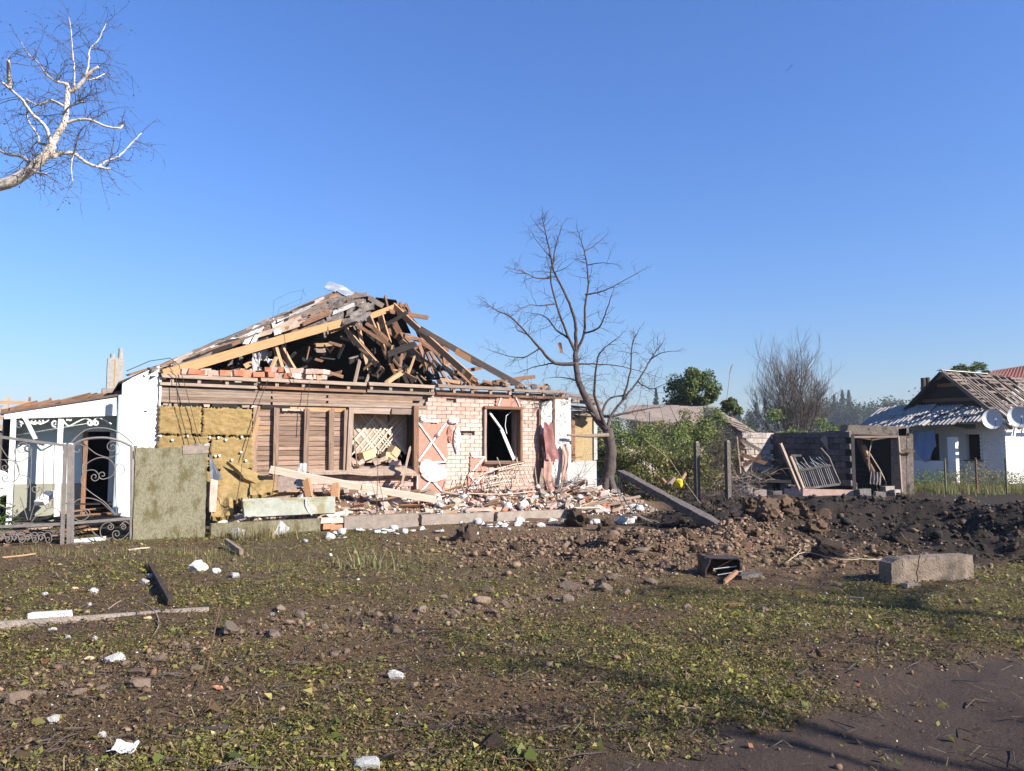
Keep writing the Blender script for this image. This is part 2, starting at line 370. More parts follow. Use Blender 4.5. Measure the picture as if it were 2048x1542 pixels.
# low-poly lumps
def ico(sub=1):
    t = (1 + 5 ** 0.5) / 2
    v = [(-1, t, 0), (1, t, 0), (-1, -t, 0), (1, -t, 0), (0, -1, t), (0, 1, t), (0, -1, -t), (0, 1, -t), (t, 0, -1), (t, 0, 1), (-t, 0, -1), (-t, 0, 1)]
    f = [(0, 11, 5), (0, 5, 1), (0, 1, 7), (0, 7, 10), (0, 10, 11), (1, 5, 9), (5, 11, 4), (11, 10, 2), (10, 7, 6), (7, 1, 8), (3, 9, 4), (3, 4, 2), (3, 2, 6), (3, 6, 8), (3, 8, 9), (4, 9, 5), (2, 4, 11), (6, 2, 10), (8, 6, 7), (9, 8, 1)]
    v = [Vector(p).normalized() for p in v]
    for _ in range(sub):
        c = {}; nf = []
        def mid(a, b):
            k = (min(a, b), max(a, b))
            if k not in c: c[k] = len(v); v.append(((v[a] + v[b]) / 2).normalized())
            return c[k]
        for a, b, d in f:
            x, y, z = mid(a, b), mid(b, d), mid(d, a); nf += [(a, x, z), (b, y, x), (d, z, y), (x, y, z)]
        f = nf
    return v, f
def lump_mesh(name, mat, seed, sub=1, jag=0.28, cuts=5, flat=0.7):
    rr = random.Random(seed); v, f = ico(sub)
    v = [p * (1 + rr.uniform(-jag, jag) * 0.5) for p in v]
    for _ in range(cuts):              # plane cuts give broken faces
        n = Vector((rr.gauss(0, 1), rr.gauss(0, 1), rr.gauss(0, 1))).normalized(); d = rr.uniform(0.45, 0.8)
        v = [p - n * max(0, p.dot(n) - d) for p in v]
    v = [Vector((p.x * 1.0, p.y * rr.uniform(.8, .9), p.z * flat)) for p in v]
    return MB().add(v, f).mesh(name, mat)
def brick_mesh(name, mat, seed, size=(0.25, 0.12, 0.088), chip=0.012):
    rr = random.Random(seed); mb = MB(); mb.box((0, 0, 0), size)
    mb.v = [(x + rr.uniform(-chip, chip), y + rr.uniform(-chip, chip), z + rr.uniform(-chip, chip) * .6) for x, y, z in mb.v]
    return mb.mesh(name, mat)
def rot_any(mx=1.0):
    return Matrix.Rotation(U(0, 6.283), 4, 'Z') @ Matrix.Rotation(U(-mx, mx), 4, 'X') @ Matrix.Rotation(U(-mx, mx), 4, 'Y')
def scl(x, y=None, z=None):
    return Matrix.Diagonal((x, y or x, z or x, 1))

def bulk_mesh(name, V, F, mat, colors=None, smooth=False):
    """V (n,3), F (m,k) numpy -> mesh, per-vertex colours optional"""
    me = bpy.data.meshes.new(name); n = len(V); m, k = F.shape
    me.vertices.add(n); me.vertices.foreach_set('co', V.astype(np.float32).ravel())
    me.loops.add(m * k); me.loops.foreach_set('vertex_index', F.astype(np.int32).ravel())
    me.polygons.add(m); me.polygons.foreach_set('loop_start', np.arange(0, m * k, k, dtype=np.int32))
    try: me.polygons.foreach_set('loop_total', np.full(m, k, dtype=np.int32))
    except Exception: pass
    if smooth: me.polygons.foreach_set('use_smooth', np.ones(m, dtype=bool))
    me.update(calc_edges=True)
    if colors is not None:
        a = me.attributes.new('col', 'FLOAT_COLOR', 'POINT')
        c4 = np.ones((n, 4), dtype=np.float32); c4[:, :3] = colors; a.data.foreach_set('color', c4.ravel())
    me.materials.append(MATS[mat]); return me
def leaf_quads(C, size, up=0.5, aspect=0.6, seed=0, fold=0.25):
    """leaf-shaped quads at centres C; returns V, F (two folded halves sharing a midrib as one quad + bend)"""
    r = np.random.default_rng(seed); n = len(C)
    size = np.broadcast_to(np.asarray(size, dtype=float), (n,)) * r.uniform(0.65, 1.35, n)
    nz = r.normal(0, 1, (n, 3)); nz[:, 2] = np.abs(nz[:, 2]) * (1 - up) + up * 2.2; nz /= np.linalg.norm(nz, axis=1)[:, None]
    t = r.normal(0, 1, (n, 3)); t -= nz * np.sum(t * nz, axis=1)[:, None]; t /= np.linalg.norm(t, axis=1)[:, None] + 1e-9
    b = np.cross(nz, t); L = size[:, None]; Wd = L * aspect
    curl = r.uniform(-fold, fold, n)[:, None] * L
    V = np.stack([C - t * L * .5, C + b * Wd * .5 + nz * curl, C + t * L * .5, C - b * Wd * .5 + nz * curl], axis=1).reshape(-1, 3)
    F = np.arange(n * 4).reshape(n, 4); return V, F
# ================================================================== GROUND
def zones(x, y):
    """what lies on the ground: green litter, burnt soil, brown clods, dry grass, road"""
    cr = crater_r(x, y); s, d = house_sd(x, y)
    off = -HU.y * x + HU.x * y
    n = fbm(x, y, 0.8, 4, 9); n2 = fbm(x, y, 2.5, 3, 19)
    road = 1 - sst(3.25, 3.78, off + (n - 0.5) * 0.9 + (n2 - .5) * .35)
    burnt = np.clip(1.25 * (1 - sst(1.15, 1.75, cr + (n - .5) * .5)), 0, 1)
    burnt = np.maximum(burnt, sst(17, 19.5, y) * sst(3.3, 4.5, x) * (1 - sst(26, 30, y)) * 0.9)
    mound = np.clip(1.5 * gauss(x, y, 2.2, 12.0, 2.6, 1.9) + gauss(x, y, 4.4, 13.3, 1.3, 1.4) * 1.3 - .15, 0, 1)
    # gravel band running from the left foreground up to the mound
    bx = np.array([-3.6, -2.1, -0.2, 1.1, 2.6]); by = np.array([4.9, 7.0, 8.0, 9.4, 11.0])
    yb = np.interp(x, bx, by); band = np.exp(-((y - yb) / (0.55 + 0.25 * n)) ** 2) * (x > -4.5) * (x < 3)
    brown = np.clip(np.maximum(mound, band * (0.55 + .5 * n)), 0, 1)
    rubble = sst(-2.3, -1.7, d) * (1 - sst(0.5, 1.5, d)) * sst(0.5, 2, s) * (1 - sst(11, 12.5, s))
    brown = np.maximum(brown, rubble)
    far_brown = sst(10.0, 12.5, y - 0.25 * x) * sst(-3, 0.5, x) * 0.8
    brown = np.clip(np.maximum(brown, far_brown * (1 - sst(22, 27, y))), 0, 1)
    dry = gauss(x, y, -3.6, 12.0, 2.4, 1.7) + 0.8 * gauss(x, y, -1.5, 10.5, 2.2, 1.2)
    dry = np.clip(dry, 0, 1)
    ctr = gauss(x, y, 1.2, 6.6, 2.6, 1.7) * .35 + gauss(x, y, -4.5, 9.2, 2.6, 1.9) * .30 + gauss(x, y, 4.5, 8.0, 1.5, .7) * .1
    green = np.clip(0.30 + ctr + 2.6 * (n - 0.46) + 1.1 * (n2 - .5), 0, 1) * (1 - road * .93) * (1 - burnt) * (1 - brown * .85)
    return green, burnt, brown, dry, road
m = bpy.data.materials.new('ground'); m.use_nodes = True; nt = m.node_tree; nt.nodes.clear(); N = nt.nodes.new; L = nt.links.new
out = N('ShaderNodeOutputMaterial'); bs = N('ShaderNodeBsdfPrincipled'); L(bs.outputs[0], out.inputs[0])
bs.inputs['Roughness'].default_value = 0.95; bs.inputs['Specular IOR Level'].default_value = 0.2
tc = N('ShaderNodeTexCoord'); at = N('ShaderNodeAttribute'); at.attribute_name = 'col'
sep = N('ShaderNodeSeparateColor'); L(at.outputs['Color'], sep.inputs[0])
at2 = N('ShaderNodeAttribute'); at2.attribute_name = 'zone2'; sep2 = N('ShaderNodeSeparateColor'); L(at2.outputs['Color'], sep2.inputs[0])
def noise(scale, detail=8, rough=0.68):
    n = N('ShaderNodeTexNoise'); n.inputs['Scale'].default_value = scale; n.inputs['Detail'].default_value = detail
    n.inputs['Roughness'].default_value = rough; L(tc.outputs['Object'], n.inputs['Vector']); return n.outputs['Fac']
def ramp(f, p0, c0, p1, c1):
    r = N('ShaderNodeValToRGB'); r.color_ramp.elements[0].position = p0; r.color_ramp.elements[1].position = p1
    r.color_ramp.elements[0].color = (*c0, 1); r.color_ramp.elements[1].color = (*c1, 1); L(f, r.inputs[0]); return r.outputs[0]
def mix(f, a, b):
    x = N('ShaderNodeMix'); x.data_type = 'RGBA'; L(f, x.inputs['Factor']); L(a, x.inputs['A']); L(b, x.inputs['B']); return x.outputs['Result']
nf = noise(38); nm = noise(9)
soil = ramp(nf, .3, (0.062, 0.038, 0.020), .72, (0.175, 0.113, 0.062))
green = ramp(nf, .3, (0.050, 0.040, 0.014), .72, (0.155, 0.128, 0.042))
burnt = ramp(nf, .3, (0.014, 0.0105, 0.0085), .75, (0.046, 0.034, 0.026))
brown = ramp(nm, .3, (0.105, 0.064, 0.038), .72, (0.25, 0.162, 0.10))
dry = ramp(nf, .3, (0.062, 0.045, 0.022), .72, (0.17, 0.128, 0.062))
road = ramp(noise(120, 6, .7), .3, (0.042, 0.029, 0.022), .72, (0.098, 0.068, 0.052))
c = mix(sep.outputs[0], soil, green); c = mix(sep2.outputs[0], c, dry); c = mix(sep.outputs[2], c, brown)
c = mix(sep2.outputs[1], c, road); c = mix(sep.outputs[1], c, burnt)
far = N('ShaderNodeRGB'); far.outputs[0].default_value = (0.05, 0.06, 0.02, 1); c = mix(sep2.outputs[2], c, far.outputs[0])
al = N('ShaderNodeMix'); al.data_type = 'RGBA'; al.blend_type = 'MULTIPLY'; al.inputs['Factor'].default_value = 1.0; al.inputs['B'].default_value = (ALB, ALB, ALB, 1); L(c, al.inputs['A']); L(al.outputs['Result'], bs.inputs['Base Color'])
b1 = N('ShaderNodeBump'); b1.inputs['Strength'].default_value = 0.9; b1.inputs['Distance'].default_value = 0.03; L(noise(30, 9, .7), b1.inputs['Height'])
b2 = N('ShaderNodeBump'); b2.inputs['Strength'].default_value = 0.6; b2.inputs['Distance'].default_value = 0.01; L(noise(160, 4, .7), b2.inputs['Height'])
L(b1.outputs[0], b2.inputs['Normal']); L(b2.outputs[0], bs.inputs['Normal'])
MATS['ground'] = m

ang = np.concatenate([np.arange(-180, -44, 4.0), np.arange(-44, 44.01, 0.16), np.arange(48, 180.1, 4.0)])
rad = [0.4, 1.0, 1.8, 2.6]
while rad[-1] < 34: rad.append(rad[-1] * 1.0095)
while rad[-1] < 2500: rad.append(rad[-1] * 1.10)
rad = np.array(rad); A2, R2 = np.meshgrid(np.radians(ang), rad)
GX = (R2 * np.sin(A2)).ravel(); GY = (R2 * np.cos(A2)).ravel(); GZ = gh(GX, GY)
na = len(ang); nr = len(rad); idx = np.arange(na * nr).reshape(nr, na)
F = np.stack([idx[:-1, :-1], idx[:-1, 1:], idx[1:, 1:], idx[1:, :-1]], axis=-1).reshape(-1, 4)[:, ::-1]
V = np.stack([GX, GY, GZ], 1)
g_, b_, br_, dr_, ro_ = zones(GX, GY)
me = bulk_mesh('ground', V, F, 'ground', np.stack([g_, b_, br_], 1), smooth=True)
a = me.attributes.new('zone2', 'FLOAT_COLOR', 'POINT'); c4 = np.ones((len(V), 4), dtype=np.float32)
c4[:, 0] = dr_; c4[:, 1] = ro_; c4[:, 2] = sst(34, 46, np.hypot(GX, GY)); a.data.foreach_set('color', c4.ravel())
ground = structure(put('ground', me))

# ---- litter: torn leaves, straw, gravel crumbs (nobody could count them)
def ground_samples(n, ymin, ymax, power=1.7, seed=0, wide=0.72):
    r = np.random.default_rng(seed); u = r.random(n)
    a = 1 - power
    y = (ymin ** a + u * (ymax ** a - ymin ** a)) ** (1 / a)
    x = y * r.uniform(-wide, wide, n); return x, y
def pick(cols, wts, n, seed, var=0.25):
    r = np.random.default_rng(seed); cols = np.array(cols); i = r.choice(len(cols), n, p=np.array(wts) / sum(wts))
    return np.clip(cols[i] * r.uniform(1 - var, 1 + var, (n, 1)), 0, 1)
x, y = ground_samples(640000, 3.3, 15, 1.45, 3)
g, b, br, dr, ro = zones(x, y)
keep = np.random.default_rng(4).random(len(x)) < np.clip(g * 1.0 + .30 + .1 * dr - .4 * ro, .008, 1) * (1 - b * .9)
x = x[keep]; y = y[keep]; dd = np.hypot(x, y); n = len(x); gk = g[keep]
z = gh(x, y) + 0.004 + np.random.default_rng(5).random(n) * 0.022
big = np.random.default_rng(6).random(n) < 0.02
size = np.where(big, 0.050, np.random.default_rng(66).lognormal(-4.45, .5, n).clip(.005, .04)) * (0.8 + dd * 0.03)
Vl, Fl = leaf_quads(np.stack([x, y, z], 1), size, up=0.62, aspect=0.55, seed=8)
cols = pick([(0.27, 0.255, 0.05), (0.18, 0.19, 0.038), (0.37, 0.325, 0.085), (0.32, 0.235, 0.095), (0.17, 0.11, 0.055), (0.46, 0.39, 0.19), (0.10, 0.115, 0.028)],
            [.22, .24, .14, .12, .14, .03, .11], n, 9)
brn = pick([(0.15, 0.095, 0.052), (0.215, 0.142, 0.078), (0.105, 0.066, 0.038), (0.28, 0.20, 0.105), (0.20, 0.18, 0.055)], [.3, .25, .25, .1, .1], n, 19)
use = np.random.default_rng(18).random(n) > np.clip(gk * 1.0 + .05, 0, .74); cols = np.where(use[:, None], brn, cols)
stuff(put('leaf_litter', bulk_mesh('leaf_litter', Vl, Fl, 'leaves', np.repeat(cols, 4, 0))), 'torn green leaves and grass shreds strewn over the verge', 'leaf litter')
# larger single leaves and dark twigs in the litter
x, y = ground_samples(5200, 3.4, 13, 1.6, 71); g, b, br, dr, ro = zones(x, y); keep = np.random.default_rng(72).random(len(x)) < np.clip(g * .9 + .15 - .1 * ro, .05, 1) * (1 - b); x = x[keep]; y = y[keep]; n = len(x)
Vl, Fl = leaf_quads(np.stack([x, y, gh(x, y) + .014], 1), np.random.default_rng(73).lognormal(-3.15, .4, n).clip(.022, .10), up=.45, aspect=.62, seed=74, fold=.4)
stuff(put('fallen_leaves', bulk_mesh('fallen_leaves', Vl, Fl, 'leaves', np.repeat(pick([(0.26, 0.26, 0.06), (0.16, 0.19, 0.04), (0.36, 0.31, 0.10), (0.24, 0.15, 0.07), (0.30, 0.13, 0.06), (0.12, 0.085, 0.05)], [.28, .26, .14, .16, .04, .12], n, 75), 4, 0))), 'larger torn leaves lying loose over the litter', 'leaves')
x, y = ground_samples(1500, 3.4, 14, 1.4, 76); g, b, br, dr, ro = zones(x, y); keep = np.random.default_rng(77).random(len(x)) < .75 - .5 * ro; x = x[keep]; y = y[keep]; tw_ = MB(); r_t = random.Random(78)
for xx, yy, zz in zip(x, y, gh(x, y)):
    a_ = r_t.uniform(0, 6.28); l_ = r_t.uniform(.06, .34); c_ = r_t.gauss(0, .5); q_ = [Vector((xx, yy, zz + .006)), Vector((xx + math.cos(a_) * l_ * .5, yy + math.sin(a_) * l_ * .5, zz + r_t.uniform(.01, .05))), Vector((xx + math.cos(a_ + c_) * l_, yy + math.sin(a_ + c_) * l_, zz + .012))]
    tw_.tube(q_, [.0045, .004, .002], 3, cap=False)
stuff(tw_.build('fallen_twigs', 'twig'), 'broken thin twigs strewn over the verge', 'twigs')
# straw and thin stems lying flat
x, y = ground_samples(26000, 3.5, 15, 1.3, 21); g, b, br, dr, ro = zones(x, y)
keep = np.random.default_rng(22).random(len(x)) < (0.10 + .8 * dr + .15 * g) * (1 - b) * (1 - .6 * ro); x = x[keep]; y = y[keep]; n = len(x)
r = np.random.default_rng(23); th = r.uniform(0, 6.28, n); ln = r.uniform(.03, .13, n) * (.6 + .06 * y); wd = r.uniform(.0008, .0022, n) * (.5 + .1 * y)
dx, dy = np.cos(th), np.sin(th); x2 = x + dx * ln; y2 = y + dy * ln
z1 = gh(x, y) + r.uniform(.01, .03, n); z2 = gh(x2, y2) + r.uniform(.01, .06, n)
Vs = np.stack([np.stack([x - dy * wd, y + dx * wd, z1], 1), np.stack([x + dy * wd, y - dx * wd, z1], 1),
               np.stack([x2 + dy * wd, y2 - dx * wd, z2], 1), np.stack([x2 - dy * wd, y2 + dx * wd, z2], 1)], 1).reshape(-1, 3)
stuff(put('straw', bulk_mesh('straw', Vs, np.arange(n * 4).reshape(n, 4), 'vcol',
      np.repeat(pick([(0.26, 0.20, 0.10), (0.17, 0.12, 0.07), (0.34, 0.28, 0.16), (0.12, 0.13, 0.05)], [.4, .3, .15, .15], n, 24), 4, 0))),
      'dry stalks and straw lying flat on the verge', 'straw')
# standing grass blades near the fence and by the posts
def blades(name, cx, cy, rx, ry, n, h, cols, label, seed, lean=0.35, wdt=0.004):
    r = np.random.default_rng(seed); x = r.normal(cx, rx, n); y = r.normal(cy, ry, n); kk_ = fbm(x, y, 2.6, 3, seed) > .47; x = x[kk_]; y = y[kk_]; n = len(x); z = gh(x, y) - 0.01
    th = r.uniform(0, 6.28, n); hh = h * r.uniform(.4, 1.25, n); w = wdt * r.uniform(.6, 1.4, n); ln = np.abs(r.normal(0, lean, n)) * hh
    lx = np.cos(th) * ln; ly = np.sin(th) * ln; px = -np.sin(th); py = np.cos(th)
    p = lambda a, k: np.stack([x + lx * a ** 1.6 + k * px * w * (1 - a * .85), y + ly * a ** 1.6 + k * py * w * (1 - a * .85), z + hh * (a - .18 * a * a * (ln / hh))], 1)
    Vb = np.stack([p(0, -1), p(0, 1), p(.5, 1), p(.5, -1), p(1, -1), p(1, 1)], 1).reshape(-1, 3)
    i = np.arange(n)[:, None] * 6; Fb = np.concatenate([i + np.array([[0, 1, 2, 3]]), i + np.array([[3, 2, 5, 4]])], 0)
    return stuff(put(name, bulk_mesh(name, Vb, Fb, 'leaves', np.repeat(pick(cols, [1] * len(cols), n, seed + 1), 6, 0))), label, 'grass')
GR = [(0.16, 0.20, 0.05), (0.10, 0.14, 0.035), (0.22, 0.20, 0.08)]; DR = [(0.42, 0.33, 0.17), (0.32, 0.24, 0.13), (0.25, 0.23, 0.09), (0.20, 0.14, 0.08)]
q = h2w(1.1, -2.75); blades('dry_grass', q.x, q.y,   .45, .16, 900, .30, DR + [(0.17, 0.18, 0.06)], 'tall dry grass at the foot of the mossy concrete slab', 31)
q = G(640, 1120); blades('dry_grass', q.x, q.y, .9, .35, 800, .14, DR, 'short brown grass stubble in front of the rubble', 33, wdt=.003)
q = G(740, 1140); blades('dry_grass', q.x, q.y, .22, .12, 110, .24, [(0.34, 0.30, 0.14), (0.26, 0.26, 0.10)], 'pale broad grass tuft bent to the left', 35, lean=.7, wdt=.009)
q = G(420, 1120); blades('dry_grass', q.x, q.y, .75, .4, 900, .15, DR + GR, 'low mixed grass before the mossy concrete slab', 37, wdt=.003)
q = G(130, 1110); blades('dry_grass', q.x, q.y, 1.3, .3, 1400, .08, GR + DR, 'flattened grass along the foot of the iron gates', 39)
# gravel crumbs and clods too small to pick apart
def crumbs(name, x, y, size, cols, label, cat, seed, sink=0.3, zoff=None):
    n = len(x); r = np.random.default_rng(seed); v0, f0 = ico(0); v0 = np.array(v0); f0 = np.array(f0)
    J = v0[None] * r.uniform(.6, 1.25, (n, 12, 1)); ax = r.uniform(.6, 1.2, (n, 1, 3)); ax[:, :, 2] *= .7
    for _ in range(4):                 # broken faces
        nn_ = r.normal(0, 1, (n, 1, 3)); nn_ /= np.linalg.norm(nn_, axis=2)[:, :, None]; dt_ = np.sum(J * nn_, axis=2)[:, :, None]
        J = J - nn_ * np.maximum(0, dt_ - r.uniform(.3, .62, (n, 1, 1)))
    th = r.uniform(0, 6.28, n); c, s = np.cos(th), np.sin(th); J = J * ax
    J = np.stack([J[..., 0] * c[:, None] - J[..., 1] * s[:, None], J[..., 0] * s[:, None] + J[..., 1] * c[:, None], J[..., 2]], -1)
    z = (gh(x, y) if zoff is None else zoff)
    C = np.stack([x, y, z + size * sink], 1); Vc = (J * size[:, None, None] + C[:, None]).reshape(-1, 3)
    Fc = (f0[None] + (np.arange(n) * 12)[:, None, None]).reshape(-1, 3)
    return stuff(put(name, bulk_mesh(name, Vc, Fc, 'vcol', np.repeat(cols, 12, 0))), label, cat)
x, y = ground_samples(95000, 3.4, 22, 1.3, 41); g, b, br, dr, ro = zones(x, y)
keep = np.random.default_rng(42).random(len(x)) < np.clip(br * .65 + .10, 0, 1) * (1 - .8 * b) * (1 - .93 * ro); x = x[keep]; y = y[keep]; n = len(x)
sz = np.random.default_rng(43).lognormal(-4.65, .62, n).clip(.004, .05) * (.75 + .03 * np.hypot(x, y))
crumbs('gravel', x, y, sz, pick([(0.20, 0.13, 0.083), (0.145, 0.092, 0.056), (0.27, 0.19, 0.13), (0.095, 0.06, 0.038)], [.35, .35, .12, .18], n, 44),
       'brown gravel and soil crumbs over the verge and mound', 'gravel', 45)
r = np.random.default_rng(47); n = 7000; x = r.normal(2.3, 1.75, n); y = r.normal(12.3, 1.25, n); k_ = (y > 9.6) & (crater_r(x, y) > .95); x = x[k_]; y = y[k_]; n = len(x)
crumbs('clods', x, y, r.lognormal(-3.75, .5, n).clip(.012, .10), pick([(0.23, 0.15, 0.095), (0.17, 0.108, 0.068), (0.28, 0.19, 0.128), (0.12, 0.078, 0.05)], [.35, .3, .15, .2], n, 48), 'small brown clods covering the mound of thrown up earth', 'clods', 49)
r = np.random.default_rng(51); n = 9000; th = r.uniform(0, 6.28, n); rr_ = np.sqrt(r.uniform(.02, 2.3, n)); x = CRX + 3.9 * rr_ * np.cos(th); y = CRY + 3.7 * rr_ * np.sin(th)
sz = r.lognormal(-3.55, .6, n).clip(.012, .14)
crumbs('burnt_soil', x, y, sz, pick([(0.025, 0.019, 0.015), (0.050, 0.036, 0.026), (0.014, 0.011, 0.009), (0.10, 0.066, 0.044)], [.4, .3, .2, .1], n, 52),
       'black burnt soil lumps in and around the crater', 'soil', 53)
# white crumbs of foam
x, y = ground_samples(4200, 3.4, 24, 1.3, 61); g, b, br, dr, ro = zones(x, y); s_, d_ = house_sd(x, y)
keep = np.random.default_rng(62).random(len(x)) < np.clip(.22 + .5 * np.exp(-((d_ + 2.2) / 1.1) ** 2) * (s_ > 2.2) - .2 * ro, .03, 1); x = x[keep]; y = y[keep]; n = len(x)
sz = np.random.default_rng(63).lognormal(-5.0, .5, n).clip(.003, .03) * (.7 + .05 * np.hypot(x, y))
crumbs('foam_crumbs', x, y, sz, pick([(0.78, 0.76, 0.72), (0.62, 0.55, 0.42)], [.8, .2], n, 64, .1), 'tiny white foam crumbs scattered over the ground', 'foam crumbs', 65)
# ================================================================== THE RUINED HOUSE
house = thing('ruined_house', 'ruined pink brick house with its roof torn open to bare rafters', 'house', HA, TH)
EZ = 3.05                                  # wall plate
W1 = (3.92, 5.50, 1.16, 2.50); W2 = (7.39, 8.38, 1.25, 2.55)
# ---- wall cores around the two openings, rooms behind
mb = MB(); HD = 8.2; HLEN = 9.85
for a, b, z0, z1 in ((-0.02, W1[0], -.3, 2.98), (W1[0], W1[1], -.3, W1[2]), (W1[0], W1[1], W1[3], 2.98), (W1[1], W2[0], -.3, 2.98),
                     (W2[0], W2[1], -.3, W2[2]), (W2[0], W2[1], W2[3], 2.98), (W2[1], HLEN, -.3, 2.98)):
    mb.bb(a, b, 0.075, 0.42, z0, z1)
core = mb.build('wall', 'mortar', house)
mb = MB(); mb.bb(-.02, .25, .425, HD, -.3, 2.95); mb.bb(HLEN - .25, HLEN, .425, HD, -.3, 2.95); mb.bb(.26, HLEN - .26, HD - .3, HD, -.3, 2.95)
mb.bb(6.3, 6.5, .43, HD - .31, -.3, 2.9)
mb.build('rear_wall', 'soot_shade', house)
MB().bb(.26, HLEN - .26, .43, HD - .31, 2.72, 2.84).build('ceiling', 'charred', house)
MB().bb(.26, 6.29, .43, HD - .31, .30, .42).build('floor', 'soot_shade', house)

# ---- white rendered end piece on the left, top cut along the roof slope
a = HL(245, 764); b = HL(316, 731)
mb = MB(); mb.prism([(a.x, -.02, -.2), (-.03, -.02, -.2), (-.03, -.02, b.z), (a.x, -.02, a.z)], (0, .36, 0))
wl = mb.build('white_wall_end', 'white_wall', house)
for px, py in ((285, 742), (297, 737), (288, 752), (291, 823), (300, 745)):
    q = HL(px, py, -.03); k = lump_mesh('hole', 'soot_shade', px, 1, .3, 3, .8); put('splinter_hole', k, wl, mtx=Matrix.Translation((q.x, -.018, q.z)) @ scl(.035, .006, .03))
# torn edge of the render, foam showing
mb = MB(); mb.sheet((-.035, -.03, 1.0), (.03, -.03, 1.0), (.03, -.03, 3.1), (-.035, -.03, 3.1), 3, 26, .05, .01, 5, .35)
mb.build('torn_edge', 'foam', house)

# ---- top plate: two runs of planks with blocks between
pl = HL(316, 757, -.05).z
def top(px): return EZ - .02
segs = [(-.02, 1.9), (1.92, 4.3), (4.31, 6.0), (6.02, 8.1), (8.12, 9.7)]
for i, (a, b) in enumerate(segs):
    board('plate_plank', (a, -.03, EZ + U(-.02, .02)), (b, -.03, EZ + U(-.025, .015)), .20, .075, 'wood_grey', house, jag=.05)
    board('plate_plank', (a, -.01, EZ - .17 + U(-.01, .01)), (b, -.01, EZ - .17 + U(-.01, .01)), .16, .06, rnd.choice(['wood_grey', 'wood_brown']), house)
for i in range(19):
    s = .25 + i * .52 + U(-.06, .06)
    board('spacer_block', (s, -.045, EZ - .142), (s, -.045, EZ - .04), .07, .075, 'wood_grey', house, jag=.005, seg=1)
# header boards under it
zt = EZ - .21
for i in range(5):
    zz = zt - .02 - i * .062
    cut = [(-.02, 3.4), (3.41, 5.72)] if i % 2 else [(-.02, 2.2), (2.21, 5.6 + U(-.2, .25))]
    for a, b in cut:
        board('header_board', (a, U(.0, .02), zz - .03), (b, U(.0, .02), zz - .03), .05, .058, rnd.choice(['wood_grey', 'wood_siding', 'wood_grey']), house, jag=.03)
for i, (a, b) in enumerate(((.35, .75), (1.0, 1.5), (2.0, 2.6))):
    MB().bb(a, b, -.004, .07, 2.43, 2.52).build('dark_slot', 'soot_shade', house)  # solid black bars: the shade of the gaps put into colour
for i in range(10):
    a = .05 + i * .19
    board('pink_strip', (a, .045, 2.475 + U(-.01, .01)), (a + U(.12, .2), .045, 2.475), .05, U(.05, .08), rnd.choice(['brick_pink', 'wood_grey', 'brick_pale']), house, seg=1)

# ---- mineral wool
def wool_slab(name, s0, s1, z0, z1, seed, th=.11, d=-.05, slump=0):
    nu, nv = 34, 26; mb = MB(); vs = []; fs = []
    for j in range(nv + 1):
        for i in range(nu + 1):
            a, b = i / nu, j / nv; s = s0 + (s1 - s0) * a; z = z0 + (z1 - z0) * b
            e = min(a, 1 - a, b * 1.2, (1 - b) * 1.5)
            h = .055 * (float(fbm(s * 3, z * 7, 1.2, 4, seed)) - .5) + .02 * (float(vnoise(s * 25, z * 40, seed)) - .5)
            edge = (1 - sst(0, .025, e)) * .03
            if i in (0, nu): s += U(-.03, .03)
            if j == nv: z += U(-.035, .02)
            if j == 0: z += U(-.05, .05)
            vs.append((s, d - th / 2 - h + float(edge) - slump * (1 - b) ** 2, z))
    m = len(vs); vs += [(x, d + th / 2, z) for x, y, z in vs]; w = nu + 1
    for j in range(nv):
        for i in range(nu):
            q = j * w + i; fs.append((q, q + 1, q + 1 + w, q + w)); fs.append((q + m, q + w + m, q + w + 1 + m, q + 1 + m))
    for i in range(nu): fs.append((i, i + m, i + 1 + m, i + 1)); q = nv * w + i; fs.append((q, q + 1, q + 1 + m, q + m))
    for j in range(nv): q = j * w; fs.append((q, q + w, q + w + m, q + m)); q += nu; fs.append((q, q + m, q + w + m, q + w))
    return mb.add(vs, fs).build(name, 'wool', house, smooth=True)
wool_slab('wool_slab', -.02, .78, 1.86, 2.44, 1); wool_slab('wool_slab', .80, 1.80, 1.84, 2.42, 2)
w3 = wool_slab('wool_slab', -.02, .95, 1.18, 1.84, 3); w4 = wool_slab('wool_slab', .97, 1.84, 1.14, 1.82, 4)
wool_slab('wool_slab', -.02, .9, .42, 1.17, 6); w5 = wool_slab('wool_slab', .9, 1.78, .40, 1.12, 7, slump=.25)
for px, py in ((321, 872), (375, 872), (420, 875), (437, 875), (484, 874), (431, 912), (439, 911), (464, 920), (482, 904), (452, 880), (492, 921), (370, 905), (345, 880)):
    q = HL(px, py, -.14); mb = MB(); mb.tube([(q.x, -.13, q.z), (q.x, -.152, q.z)], [.026, .024], 10); mb.tube([(q.x, -.152, q.z), (q.x, -.158, q.z)], .012, 6)
    mb.build('fixing_cap', 'cap_white', house)

